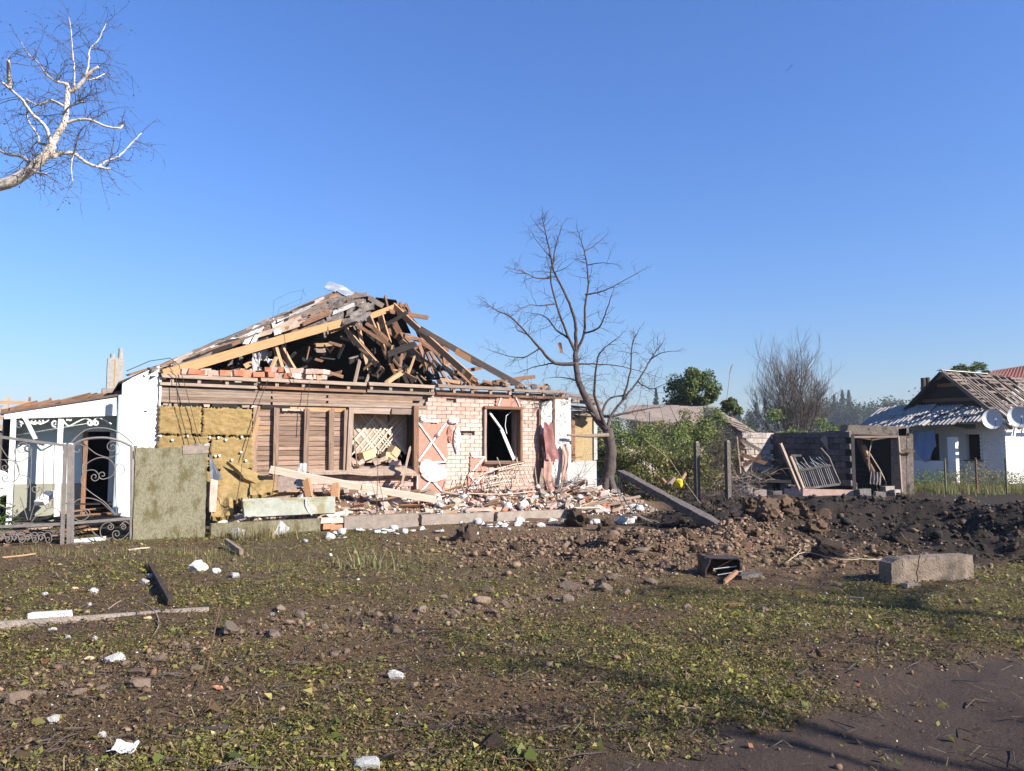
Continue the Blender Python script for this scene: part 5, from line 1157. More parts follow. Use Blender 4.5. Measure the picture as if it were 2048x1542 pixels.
for k in range(95):
    s, d, p = rub_spot(); a = rnd.gauss(0, .7); ln = U(.2, .85); v = HU * math.cos(a) + HW * math.sin(a) * .6; z = U(.03, .16)
    solo_board('splintered_board', ('long' if ln > .55 else 'short') + ' splintered board in the rubble ' + place(s), 'board', p + Vector((0, 0, z)) - v * ln / 2, p + v * ln / 2 + Vector((0, 0, z + U(-.1, .18))), U(.02, .04), U(.04, .11), rnd.choice(['wood_tan', 'wood_grey', 'wood_white', 'wood_brown', 'wood_grey']), 'splintered boards in the rubble', seg=3, jag=.1, roll=U(-1, 1))
# small rubble too fine to pick apart
n = 5200; r = np.random.default_rng(91); s_ = r.uniform(1.0, 11.4, n); d_ = -2.0 * r.random(n) ** .8
x = HA.x + HU.x * s_ + HW.x * d_; y = HA.y + HU.y * s_ + HW.y * d_
crumbs('rubble', x, y, r.lognormal(-3.7, .5, n).clip(.01, .075), pick([(0.42, 0.24, 0.17), (0.55, 0.46, 0.38), (0.70, 0.66, 0.60), (0.26, 0.19, 0.15), (0.36, 0.15, 0.09), (0.16, 0.12, 0.10)], [.2, .24, .2, .16, .08, .12], n, 92), 'small rubble of brick, plaster and foam along the facade', 'rubble', 93)
# thin dry stems growing up in front of the rubble
for k, (px, py, top_) in enumerate(((752, 1030, 880), (758, 1028, 960), (770, 1030, 945), (540, 1010, 920), (470, 1010, 905), (556, 1035, 985), (596, 1060, 1010))):
    b = hp(px, py, -1.7); t = hp(px + U(-25, 18), top_, -1.7); tag(MB().tube([Vector((0, 0, -.1)), (t - b) * .5 + Vector((.02, 0, .0)), t - b], [.009, .006, .003], 4).build('dry_stem', 'twig', None, loc=b),
        ['tall bare stem in front of the gaping window', 'short bare stem beside the tall one', 'bare stem bent right before the pink parapet', 'bare stem before the slumped wool', 'bare stem by the mossy slab', 'low bare stem above the tipped slab', 'low bare stem below the tipped slab'][k], 'stem')
# ================================================================== TREES
def smooth3(pts, n=5):
    out = []; Q = [pts[0]] + list(pts) + [pts[-1]]
    for i in range(1, len(Q) - 2):
        a, b, c, d = Q[i - 1:i + 3]
        for k in range(n):
            t = k / n; out.append(.5 * (2 * b + (c - a) * t + (2 * a - 5 * b + 4 * c - d) * t * t + (3 * b - a - 3 * c + d) * t ** 3))
    return out + [Vector(pts[-1])]
def wig(pts, amp, rr):
    return [p + Vector((rr.gauss(0, amp), rr.gauss(0, amp), rr.gauss(0, amp))) if 0 < i < len(pts) - 1 else p for i, p in enumerate(pts)]
def twig(mb, p, d, ln, r, lvl, rr, droop=0.0, leaf=None):
    n = 5; pts = [Vector(p)]; d = Vector(d).normalized(); rads = [r]
    for k in range(n):
        d = (d + Vector((rr.gauss(0, .22), rr.gauss(0, .22), rr.gauss(0, .18) - droop * (k + 1) / n))).normalized()
        pts.append(pts[-1] + d * ln / n); rads.append(r * (1 - .75 * (k + 1) / n))
        if lvl > 0 and rr.random() < .75:
            v = Vector((rr.gauss(0, 1), rr.gauss(0, 1), rr.gauss(0, 1))); v = (v - d * v.dot(d)).normalized()
            twig(mb, pts[-1], d * .7 + v * .9, ln * rr.uniform(.35, .65), r * .55, lvl - 1, rr, droop, leaf)
        if leaf is not None and lvl == 0: leaf.append(pts[-1].copy())
    mb.tube(pts, rads, 3 if r < .012 else 4, cap=False)
def limb_tree(root, lines, zmap, Y0, mat, seed, depth=1.0, twn=9, twl=(.3, .9), twr=.011, droop=.0, sides=8, leaf=None, base=None, pxr=None, tmat='twig', lvl=1):
    """main limbs follow the given outlines, each bending towards or away from the viewer; twigs grow from them"""
    rr = random.Random(seed); tw = MB(); offs = {}
    for i, (name, pts, r0, r1) in enumerate(lines):
        w = []; dz = rr.uniform(-depth, depth) if i else 0; m_ = len(pts); start = None
        key = pts[0]; o0 = offs.get(key, 0.0)
        for k, q in enumerate(pts):
            f = k / (m_ - 1); oo = o0 + dz * f ** 1.2; offs[q] = oo
            px, py = zmap(*q); w.append(P(px, py, Y0 + oo) - base)
        w = wig(smooth3(w, 5), .006 if Y0 > 15 else .0025, rr); rad = [r0 + (r1 - r0) * (k / (len(w) - 1)) ** .8 for k in range(len(w))]
        MB().tube(w, rad, sides if r0 > .03 else 6).build(name, mat, root, smooth=True)
        L_ = sum((w[k + 1] - w[k]).length for k in range(len(w) - 1))
        for _ in range(int(twn * L_)):
            k = rr.randrange(len(w) // (5 if r0 < .06 else 2), len(w) - 1) if len(w) > 4 else 1; ax = (w[k + 1] - w[k]).normalized()
            v = Vector((rr.gauss(0, 1), rr.gauss(0, 1) * .8, rr.gauss(0, 1) + .2)); v = (v - ax * v.dot(ax)).normalized()
            twig(tw, w[k], ax * .45 + v, rr.uniform(*twl) * (1 - .35 * k / len(w)), min(rad[k] * .6, twr), lvl, rr, droop, leaf)
        twig(tw, w[-1], w[-1] - w[-2], twl[0] * 1.3, min(r1, twr), lvl, rr, droop, leaf)
    tw.build('twigs', tmat, root)
# ---- bare fruit tree beside the house
TY = 21.0; tb = P(1212, 992, TY); tb.z = 0.12
tree = thing('bare_tree', 'bare dark fruit tree standing right of the ruined house', 'tree', tb)
TZ = lambda x, y: (950 + x / 2.705, 430 + y / 2.705)
limb_tree(tree, [
    ('trunk', [(722, 1545), (716, 1480), (722, 1400), (735, 1300), (728, 1230), (715, 1165)], .20, .135),
    ('limb', [(715, 1165), (660, 1100), (600, 990), (560, 900), (545, 805), (545, 745)], .115, .075),
    ('limb', [(545, 745), (545, 640), (540, 570), (500, 450), (430, 310), (410, 230), (385, 110), (362, 10)], .060, .010),
    ('limb', [(545, 745), (510, 670), (470, 570), (440, 480), (408, 340), (425, 240), (440, 150), (475, 45)], .05, .008),
    ('limb', [(545, 745), (590, 640), (595, 500), (612, 370), (600, 240), (575, 140), (555, 80)], .045, .008),
    ('limb', [(545, 805), (430, 800), (350, 720), (290, 650), (190, 550), (110, 515), (55, 470)], .06, .008),
    ('limb', [(715, 1165), (735, 1090), (800, 1000), (880, 900), (950, 780), (1015, 690)], .055, .012),
    ('limb', [(715, 1165), (660, 1020), (645, 940), (655, 830), (680, 740), (780, 660)], .055, .009),
    ('limb', [(735, 1090), (690, 1080), (720, 1000), (800, 975)], .055, .02), ('limb', [(735, 1090), (850, 1065), (950, 1045), (1010, 1040)], .04, .008),
    ('limb', [(800, 1000), (840, 850), (850, 700), (880, 640)], .035, .008), ('limb', [(590, 640), (670, 610), (710, 520), (740, 430)], .035, .010),
    ('limb', [(595, 430), (680, 415), (740, 390), (895, 305)], .03, .008), ('limb', [(408, 340), (330, 340), (250, 305), (180, 285)], .028, .006),
    ('limb', [(545, 805), (660, 808), (800, 820), (1000, 880)], .03, .006), ('limb', [(590, 195), (640, 170), (705, 115)], .018, .006), ('limb', [(610, 270), (680, 260), (755, 265)], .018, .005),
    ('limb', [(510, 670), (440, 620), (380, 550), (300, 530)], .035, .007), ('limb', [(440, 480), (350, 490), (285, 490), (200, 545)], .026, .006), ('limb', [(290, 650), (230, 620), (215, 590)], .02, .006),
    ('limb', [(350, 720), (260, 770), (150, 755), (65, 725)], .026, .005), ('limb', [(430, 800), (330, 820), (240, 850)], .026, .006), ('limb', [(950, 780), (1010, 745), (1100, 735)], .022, .005), ('limb', [(880, 900), (950, 940), (1050, 905)], .022, .006),
    ('limb', [(660, 1100), (600, 1060), (520, 1050), (470, 1075)], .04, .010), ('limb', [(560, 900), (480, 880), (400, 880)], .026, .006), ('limb', [(385, 110), (340, 60), (312, 25)], .014, .004), ('limb', [(410, 230), (350, 160), (290, 70)], .016, .004), ('limb', [(430, 310), (480, 290), (530, 255)], .014, .004)],
    TZ, TY, 'bark_cherry', 5, depth=1.1, twn=6.5, twl=(.22, .8), twr=.009, base=tb)
for sx, sy in ((690, 1500), (770, 1490)):
    p0 = P(*TZ(720, 1400), TY) - tb; p1 = P(*TZ(sx, sy + 25), TY - .25) - tb; p1.z = -.1; MB().tube(smooth3([p0, p0.lerp(p1, .6) + Vector((0, -.06, .08)), p1]), [.12, .11, .11, .10, .10, .10, .09, .09, .08, .08, .07][:11], 8).build('root', 'bark_cherry', tree, smooth=True)
p = P(*TZ(720, 1190), TY - .2) - tb; q = P(*TZ(500, 1190), TY - .9) - tb; MB().tube([p, p.lerp(q, .5) + Vector((0, 0, -.03)), q], [.055, .045, .03], 8).build('broken_branch', 'wood_grey', tree)
p = P(1113, 683, TY - .3) - tb; mb = MB(); mb.sheet(p, p + Vector((.13, 0, .02)), p + Vector((.20, .05, -.34)), p + Vector((.10, .0, -.36)), 4, 6, .012, .03, 3, .2); mb.build('caught_scrap', 'wood_brown', tree)
# ---- birch reaching in at the upper left; its trunk stands outside the picture
BY = 10.0; BZ = lambda x, y: (x / 4.06, 20 + y / 4.06)
bb = Vector((-9.2, 10.2, 0)); birch = thing('birch_tree', 'white barked birch reaching in at the upper left', 'tree', bb); lf = []
t0 = P(*BZ(-330, 1480), BY) - bb
MB().tube(smooth3([Vector((0, 0, -.2)), Vector((.1, 0, 1.6)), Vector((.3, -.1, 3.2)), t0]), [.30, .29, .28, .27, .26, .25, .24, .23, .22, .20, .19, .18, .17, .16, .15, .14][:16], 12).build('trunk', 'bark_birch', birch, smooth=True)
limb_tree(birch, [
    ('limb', [(-330, 1480), (0, 1420), (120, 1380), (250, 1290), (350, 1200), (420, 1100)], .085, .058),
    ('limb', [(420, 1100), (460, 1020), (520, 920), (540, 800), (550, 660), (545, 600)], .045, .03), ('limb', [(550, 660), (600, 650), (690, 560), (740, 500), (800, 460)], .032, .018),
    ('limb', [(420, 1100), (370, 950), (260, 840), (170, 720), (80, 640), (20, 590)], .03, .012), ('limb', [(520, 920), (640, 890), (740, 895), (860, 945), (965, 960), (995, 935)], .023, .012),
    ('limb', [(420, 1100), (430, 1190), (480, 1165), (600, 1165), (700, 1240), (800, 1275), (900, 1290)], .04, .012), ('limb', [(800, 1275), (860, 1230), (960, 1190), (1040, 1110), (1150, 1000)], .018, .006),
    ('limb', [(250, 1290), (240, 1240), (170, 1190), (60, 1170), (0, 1140)], .03, .015), ('limb', [(540, 800), (420, 735), (300, 770), (200, 710)], .020, .008), ('limb', [(80, 640), (70, 500), (65, 410)], .028, .02),
    ('limb', [(545, 600), (440, 570), (370, 510), (300, 420)], .020, .006), ('limb', [(420, 1100), (320, 1080), (310, 1020), (230, 900), (220, 830)], .025, .010), ('limb', [(690, 560), (740, 565), (800, 545), (860, 510)], .014, .006),
    ('limb', [(690, 560), (720, 430), (730, 320), (800, 240), (860, 110)], .014, .005), ('limb', [(600, 650), (605, 500), (590, 350), (580, 190), (560, 60)], .014, .004), ('limb', [(250, 1290), (300, 1320), (380, 1330)], .02, .012),
    ('limb', [(600, 1165), (615, 1090), (640, 1010)], .014, .006), ('limb', [(300, 420), (240, 370), (170, 260)], .010, .004), ('limb', [(540, 800), (600, 770), (670, 745)], .014, .010), ('limb', [(600, 1165), (580, 1260), (590, 1400)], .012, .004)],
    BZ, BY, 'bark_birch', 9, depth=.8, twn=13, twl=(.25, .75), twr=.0055, droop=.12, base=bb, leaf=lf, sides=10)
C = np.array([list(v) for v in lf]); C = C[np.random.default_rng(1).random(len(C)) < .32]
V_, F_ = leaf_quads(C, .022, up=0, aspect=.7, seed=4); put('leaves', bulk_mesh('leaves', V_, F_, 'leaves', np.repeat(pick([(0.07, 0.075, 0.03), (0.11, 0.10, 0.04), (0.05, 0.05, 0.03)], [1, 1, 1], len(C), 5), 4, 0)), birch)
# ---- bare tree far behind
def fan_tree(root, h, spread, stems, seed, mat, r0, lvl=3, tw=.02):
    rr = random.Random(seed); mb = MB(); trunk = MB()
    def grow(p, d, ln, r, l):
        n = 5; pts = [p]; rad = [r]
        for k in range(n):
            d = (d + Vector((rr.gauss(0, .07), rr.gauss(0, .07), .10))).normalized(); pts.append(pts[-1] + d * ln / n); rad.append(r * (1 - .6 * (k + 1) / n))
            if l > 0 and k > 0:
                for _ in range(2):
                    v = Vector((rr.gauss(0, 1), rr.gauss(0, 1), rr.gauss(0, .6) + .2)); v = (v - d * v.dot(d)).normalized(); grow(pts[-1], (d * .9 + v * .75).normalized(), ln * rr.uniform(.32, .55), r * .45, l - 1)
        mb.tube(pts, rad, 5 if r > .05 else 3, cap=False)
    for k in range(stems):
        a = k * 2.399; s = (((k + .5) / stems) ** .6) * spread; grow(Vector((math.cos(a) * .25, math.sin(a) * .25, .9)), Vector((math.cos(a) * s, math.sin(a) * s, 1)).normalized(), h * (.80 - .34 * s / spread) * rr.uniform(.92, 1.05), r0 * rr.uniform(.5, 1), lvl)
    trunk.tube([(0, 0, -.3), (0, 0, .5), (0, 0, 1.2)], [r0 * 2.4, r0 * 2.0, r0 * 1.9], 10); trunk.build('trunk', mat, root); mb.build('branches', mat, root)
q = P(1587, 885, 62); t = thing('bare_tree', 'tall bare many-stemmed tree behind the block wall', 'tree', (q.x, q.y, 0)); fan_tree(t, 9.2, .95, 22, 4, 'bark_grey', .115, 3); t.scale = (.80, .80, .9)
# ---- leafy trees and shrubs
def leafy(name, label, base, h, rx, rz, n, leaf, seed, cols, trunk_h=1.0, clumps=26, group=None, cat='tree', tr=.14, flat=.8, mat='leaves', low=0.0, up=.1):
    rr = np.random.default_rng(seed); root = thing(name, label, cat, base, 0, group)
    cc = rr.normal(0, 1, (clumps, 3)); cc /= np.linalg.norm(cc, axis=1)[:, None]; cc *= (rr.random((clumps, 1)) ** .45) * .82
    cc[:, 2] = np.clip(cc[:, 2], -1 + low, 1)
    ctr = np.array([0, 0, h - rz]); sc = np.array([rx, rx * flat, rz]); cr = rr.uniform(.16, .34, clumps)
    i = rr.integers(0, clumps, n); v = rr.normal(0, 1, (n, 3)); v /= np.linalg.norm(v, axis=1)[:, None]; v *= rr.random((n, 1)) ** .4
    C = (cc[i] + v * cr[i][:, None] * np.array([1.1, 1.1, .8])) * sc + ctr; C = C[C[:, 2] > .02]; n = len(C); i = i[:n]
    V_, F_ = leaf_quads(C, leaf, up=up, aspect=.65, seed=seed); tint = rr.uniform(.75, 1.25, clumps)
    col = pick(cols, [1] * len(cols), n, seed + 1)
    put('crown', bulk_mesh('crown', V_, F_, mat, np.repeat(col, 4, 0)), root)
    mb = MB(); mb.tube([(0, 0, -.2), (.03 * rx, 0, trunk_h), (0, 0, h - rz * .6)], [tr, tr * .8, tr * .4], 8)
    mb.build('trunk', 'bark_grey', root); br = MB(); r2 = random.Random(seed)
    for k in range(min(14, clumps)):
        e = Vector(cc[k] * sc * .8 + ctr); s = Vector((0, 0, trunk_h * r2.uniform(.8, 1.3))); br.tube([s, s.lerp(e, .5) + Vector((0, 0, .1 * h * .3)), e], [tr * .4, tr * .25, tr * .08], 4)
    br.build('branches', 'bark_grey', root); return root
G1 = [(0.11, 0.155, 0.035), (0.075, 0.11, 0.028), (0.15, 0.19, 0.05), (0.19, 0.22, 0.075)]
G2 = [(0.21, 0.26, 0.065), (0.15, 0.20, 0.05), (0.28, 0.31, 0.11), (0.09, 0.12, 0.035)]
G3 = [(0.24, 0.23, 0.07), (0.18, 0.19, 0.055), (0.30, 0.25, 0.10), (0.12, 0.13, 0.04)]
def at(px, Y, z=0): q = P(px, 890, Y); return (q.x, q.y, z)
leafy('green_tree', 'dense dark green tree behind the brown shed roof', at(1392, 46), 6.9, 1.85, 2.2, 9000, .16, 3, G1, 2.5, 34)
leafy('green_tree', 'smaller green tree right of the dense one', at(1466, 44), 5.0, .75, 1.0, 1700, .15, 5, G1, 2.0, 12, tr=.08)
leafy('green_tree', 'low green tree tip left of the dense one', at(1428, 44), 4.3, 1.1, 1.3, 2200, .15, 7, G1, 1.8, 14, tr=.1)
for k, (px, Y, h, rx, rz, n, cols, lab) in enumerate((
        (1243, 24.5, 2.75, 1.15, 1.5, 6500, G2, 'sunlit tall bush right behind the bare fruit tree'), (1325, 25.0, 2.85, 1.25, 1.55, 7500, G2, 'broad bush in the middle of the green thicket'),
        (1388, 26.0, 3.15, .95, 1.55, 5600, G2, 'tallest bright bush of the thicket before the shed roof'), (1290, 23.6, 1.9, 1.35, 1.1, 5200, G3, 'low olive bush at the foot of the thicket'),
        (1372, 24.2, 1.9, 1.25, 1.1, 5200, G3, 'low yellowish bush beside the left concrete post'), (1215, 26.5, 3.0, 1.0, 1.6, 4200, G1, 'dark bush seen behind the fruit tree trunk'),
        (1440, 27.5, 2.5, .8, 1.3, 2600, G3, 'brownish bush against the fallen shed roof'), (1340, 28.5, 3.2, 1.5, 1.0, 3600, G3, 'creeper growing over the shed roof'), (1425, 29.5, 3.3, .8, .8, 1600, G2, 'creeper tuft at the right end of the shed ridge'))):
    leafy('bush', lab, at(px, Y), h, rx, rz, n, .075, 20 + k, cols, .5, 30, cat='bush', tr=.035, low=.1)
for k, (px, Y, h, rx, rz, lab) in enumerate(((1540, 36, 3.6, 1.5, 1.7, 'pale green bush left of the tall bare tree'), (1500, 34, 2.6, .8, 1.1, 'small green bush at the shed roof corner'), (1600, 35, 2.9, .9, 1.2, 'green shrub at the foot of the tall bare tree'), (1650, 34, 2.9, 1.2, 1.1, 'green bush over the dark block wall'), (1690, 36, 2.7, .9, 1.1, 'dim bush left of the burnt doorway'), (1745, 44, 3.4, 1.2, 1.4, 'grey green bush left of the white roof'))):
    leafy('bush', lab, at(px, Y), h, rx, rz, 2600, .10, 40 + k, G2 if k != 4 else G1, .8, 18, cat='bush', tr=.04)
leafy('green_tree', 'sparse tree top rising behind the roof ridge on the right', at(1945, 58), 8.2, 1.5, 1.3, 1700, .2, 61, G1, 5, 16)
# ---- far wood line, each tree its own
protos_f = []
def conifer(name, seed, h):
    rr = np.random.default_rng(seed); n = 900; z = rr.random(n) ** 1.3; r_ = (1 - z) * .22 * h * (.6 + .5 * np.abs(np.sin(z * 22))); a = rr.uniform(0, 6.28, n); q = np.sqrt(rr.random(n))
    C = np.stack([np.cos(a) * r_ * q, np.sin(a) * r_ * q, h * (.12 + .88 * z)], 1); V_, F_ = leaf_quads(C, .55, up=.1, aspect=.6, seed=seed)
    return bulk_mesh('crown', V_, F_, 'leaves', np.repeat(pick([(0.030, 0.050, 0.026), (0.045, 0.065, 0.035)], [1, 1], n, seed), 4, 0)), MB().tube([(0, 0, -.2), (0, 0, h * .5), (0, 0, h * .95)], [.2, .12, .03], 6).mesh('trunk', 'bark_grey')
def decid(name, seed, h):
    rr = np.random.default_rng(seed); n = 1700; cl = rr.normal(0, 1, (18, 3)); cl /= np.linalg.norm(cl, axis=1)[:, None]; cl *= rr.random((18, 1)) ** .5 * .8; i = rr.integers(0, 18, n); v = rr.normal(0, .17, (n, 3))
    C = (cl[i] + v) * np.array([.30 * h, .30 * h, .40 * h]) + np.array([0, 0, .58 * h]); V_, F_ = leaf_quads(C, .5, up=.1, aspect=.7, seed=seed)
    return bulk_mesh('crown', V_, F_, 'leaves', np.repeat(pick([(0.055, 0.075, 0.03), (0.075, 0.09, 0.04), (0.04, 0.06, 0.028)], [1, 1, 1], n, seed), 4, 0)), MB().tube([(0, 0, -.2), (0, 0, h * .4), (0, 0, h * .7)], [.3, .2, .08], 6).mesh('trunk', 'bark_grey')
cm = [conifer('c', 70 + k, 13 + k) for k in range(3)]; dm = [decid('d', 80 + k, 12) for k in range(4)]
k = 0
for px, py, Y, kind in [(1312, 779, 95, 'c'), (1342, 812, 130, 'd'), (1368, 815, 140, 'd'), (1512, 805, 150, 'c'), (1530, 800, 160, 'c'), (1496, 815, 150, 'd'), (1548, 812, 150, 'd'), (1560, 806, 170, 'c'), (1640, 800, 160, 'd'), (1655, 796, 180, 'd'), (1668, 790, 165, 'c'), (1684, 780, 165, 'c'), (1697, 781, 165, 'c'), (1676, 800, 150, 'd'), (1705, 795, 150, 'd'), (1722, 798, 145, 'd'), (1620, 806, 170, 'd'), (1604, 806, 180, 'c'), (1584, 808, 175, 'd'), (1765, 795, 150, 'd'), (1782, 797, 150, 'd'), (1742, 806, 170, 'd'), (1798, 798, 160, 'd'), (1462, 818, 160, 'd'), (1478, 815, 150, 'c'), (1290, 812, 130, 'd'), (1268, 815, 130, 'd'), (1875, 770, 130, 'd')]:
    Y *= 2.5; q = P(px, py, Y); kind_ = cm if kind == 'c' else dm; i = k % len(kind_); cr, tr = kind_[i]; h0 = (13 + i) if kind == 'c' else 12 * .96; s = q.z / h0
    t = thing('fir_tree' if kind == 'c' else 'woodland_tree', 'pointed conifer standing up in the hazy far wood line' if kind == 'c' else 'round crowned tree in the hazy far wood line', 'tree', (q.x, Y, 0), k * 1.3, 'trees of the far wood line')
    t.scale = (s * (1.15 if kind == 'd' else .9), s * 1.1, s); put('crown', cr, t); put('trunk', tr, t); k += 1
# ---- bare trees to the right of the viewer whose shadows reach over the verge
for k, (x, y, h, sd) in enumerate(((14.2, 2.4, 7.6, 3), (12.4, -1.1, 7.0, 8), (9.9, -.2, 5.1, 12))):
    t = thing('bare_tree', ['bare roadside tree right of the viewer, farthest along the road', 'bare roadside tree right of the viewer, the middle one', 'bare roadside tree right of the viewer, the nearest one'][k], 'tree', (x, y, 0))
    rr = random.Random(sd); MB().tube(smooth3([Vector((0, 0, -.2)), Vector((.05, .1, h * .35)), Vector((-.1, .05, h * .7)), Vector((.1, 0, h * .97))]), [.17 - .01 * j for j in range(16)], 8).build('trunk', 'bark_grey', t)
    mb = MB()
    for j in range(16):
        z = h * rr.uniform(.3, .92); a = rr.uniform(0, 6.28); twig(mb, (0, 0, z), (math.cos(a), math.sin(a), rr.uniform(.1, .9)), rr.uniform(.8, 2.3), .045, 2, rr)
    mb.build('branches', 'bark_grey', t)
# ================================================================== RIGHT-HAND SIDE: shed, block walls, burnt doorway, white house
def bthing(name, label, cat, px, Y, py=890, rz=TH): q = P(px, py, Y); return thing(name, label, cat, (q.x, q.y, 0), rz), Vector((q.x, q.y, 0))
def in_frame(org, rz):
    m_ = Matrix.Rotation(-rz, 3, 'Z'); return lambda p: m_ @ (Vector(p) - org)
# ---- shed with brown slab roof
sh, so = bthing('shed', 'old shed under a brown weathered roof behind the bushes', 'shed', 1250, 31); L6 = in_frame(so, TH)
mb = MB(); mb.bb(0, 6.3, 0.2, 3, 0, 2.1); mb.build('wall', 'block_grey', sh)
e0, e1 = L6(P(1240, 842, 30.5)), L6(P(1500, 872, 31.5)); r0, r1 = L6(P(1262, 813, 34)), L6(P(1432, 815, 35)); cols = 9; rows = 4
for j in range(rows):
    for i in range(cols):
        a, b = i / cols, (i + .96) / cols; c, d = j / rows, (j + .97) / rows
        pt = lambda u_, v_: e0.lerp(e1, u_).lerp(r0.lerp(r1, u_), v_)
        lift = Vector((0, 0, .02 * (rows - j) + U(0, .05))); q = [pt(a, c) + lift, pt(b, c) + lift, pt(b, d) + lift, pt(a, d) + lift]
        nrm = (q[1] - q[0]).cross(q[3] - q[0]).normalized(); MB().prism(q, nrm * .03).build('roof_sheet', 'roof_brown', sh)
for k in range(5):
    p = L6(P(1440 + k * 12, 835 + k * 8, 30.8 - .1 * k)); mb = MB(); mb.sheet(p, p + Vector((1.0, -.3, -.3)), p + Vector((1.2, .4, .0)), p + Vector((.2, .6, .25)), 3, 3, .03, .02, k); mb.build('loose_sheet', 'roof_brown', sh)
rr_ = [L6(P(x, y, 31 - .004 * (x - 1440))) for x, y in ((1432, 815), (1500, 872), (1500, 990), (1432, 990))]
mb = MB(); mb.prism(rr_, Vector((-.3, .4, 0))); mb.build('gable', 'block_grey', sh)
q = P(1462, 732, 50); am = thing('antenna_mast', 'thin leaning antenna mast behind the green trees', 'antenna', (q.x - 1.0, q.y, 0)); b0 = Vector((q.x, q.y, q.z)) - Vector((q.x - 1.0, q.y, 0)); MB().tube([(.0, 0, 0), b0], [.035, .02], 5).build('mast', 'wire_pale', am); MB().tube([b0 + Vector((-.1, 0, -.5)), b0 + Vector((.1, 0, .1))], .03, 4).build('dipole', 'wire_pale', am)
# ---- block walls of the burnt outbuilding
def block_wall(root, s0, s1, z1, d, mat, face=-1, bw=.40, bh=.20, top_gap=0, zc=None, axis='s', z0=0):
    """courses of single blocks on a core"""
    core_ = MB()
    if axis == 's': core_.bb(s0, s1, d + .03, d + .2, 0, z1 - .02)
    else: core_.bb(d + .03, d + .2, s0, s1, 0, z1 - .02)
    co = core_.build('wall_core', 'mortar' if mat == 'block_grey' else 'soot_shade', root); row = 0; z = z0
    pr = [brick_mesh('block', mat, 900 + i, (bw - .015, .12, bh - .015) if axis == 's' else (.12, bw - .015, bh - .015), .008) for i in range(4)]
    while z < z1 - .05:
        s = s0 + (bw / 2 if row % 2 else 0)
        while s < s1 - bw * .4:
            if not (z > z1 - bh * 1.2 and rnd.random() < top_gap):
                dd = d + U(-.012, .012); put('block', rnd.choice(pr), co, loc=(s + bw / 2, dd + .02, z + bh / 2) if axis == 's' else (dd + .02, s + bw / 2, z + bh / 2))
            s += bw
        z += bh; row += 1
    return co
c0 = P(1547, 985, 28.5); ob, oo = thing('burnt_outbuilding', 'burnt out block outbuilding with an empty charred doorway', 'outbuilding', (c0.x, c0.y, 0), TH), Vector((c0.x, c0.y, 0)); L7 = in_frame(oo, TH)
ztop = P(1547, 870, 28.5).z
block_wall(ob, -1.55, -.02, ztop, 0, 'block_grey', z0=.3)
block_wall(ob, -3.3, .0, ztop, 0.0, 'block_soot', axis='d', z0=.3)        # side wall coming forward, sooted
# rear wall and door front
f0 = L7(P(1690, 985, 26.2)); f1 = L7(P(1828, 985, 26.2)); fy = f0.y
block_wall(ob, .2, f1.x + .6, ztop + .05, 1.2, 'block_soot', z0=.3, top_gap=.2)
f1y = L7(P(1828, 985, 26.2)).y
def W7(px, py, Y=26.2): return L7(P(px, py, Y))
lint = [W7(1693, 868), W7(1818, 872), W7(1818, 853), W7(1697, 850)]
MB().prism(lint, (-.05, .25, 0)).build('lintel', 'concrete_burnt', ob)
a, b = W7(1799, 872), W7(1812, 988); MB().prism([W7(1799, 990), W7(1813, 990), W7(1813, 856), W7(1797, 858)], (-.06, .25, 0)).build('pillar', 'concrete_burnt', ob)
MB().prism([W7(1814, 990), W7(1828, 990), W7(1826, 868), W7(1814, 866)], (-.06, .25, 0)).build('pillar', 'concrete_burnt', ob)
for p, q, w in (((1697, 862), (1708, 985), .09), ((1796, 872), (1803, 985), .07), ((1698, 874), (1796, 873), .07), ((1698, 871), (1742, 879), .05), ((1742, 880), (1796, 871), .05), ((1690, 862), (1692, 905), .12)): board('door_frame', W7(*p), W7(*q), w, w, 'wood_grey' if w > .06 else 'rust', ob, jag=.02)
for pts in (((1744, 880), (1738, 905), (1760, 940), (1772, 965), (1772, 985)), ((1738, 905), (1737, 930), (1741, 945))): MB().tube([W7(x, y, 26.4) for x, y in pts], .025, 5).build('bent_pipe', 'wire_pale', ob)
MB().tube([W7(1718, 880, 26.8), W7(1731, 915, 26.6), W7(1746, 945, 26.4)], .09, 8).build('fallen_pipe', 'rust', ob); MB().tube([W7(1726, 892, 26.7), W7(1735, 914, 26.55)], .095, 8).build('pale_ring', 'wood_tan', ob)
mb = MB(); mb.sheet(W7(1738, 970, 26), W7(1764, 972, 26), W7(1764, 944, 26.2), W7(1740, 942, 26.2), 24, 10, .01, .08, 3, .1, 4, .03); mb.build('corrugated_scrap', 'slate_grey', ob)
mb = MB(); mb.prism([W7(1686, 1000, 28.6), W7(1822, 1000, 28.6), W7(1822, 872, 28.6), W7(1686, 874, 28.6)], (-.1, .2, 0)); mb.build('rear_wall', 'soot_shade', ob)  # sooted, with the shade inside the doorway also put into its black
MB().bb(f1.x - .30, f1.x - .10, f1.y + .3, f1.y + 3.2, 0, ztop + .15).build('side_wall', 'soot_shade', ob)
for k in range(5): board('charred_beam', W7(1705, 940 + k * 10, 27.2), W7(1790, 938 + k * 10, 27.0), .08, .08, 'charred', ob)
board('tie_rod', W7(1803, 903, 26.1), W7(1830, 902, 26.1), .03, .06, 'rust', ob)
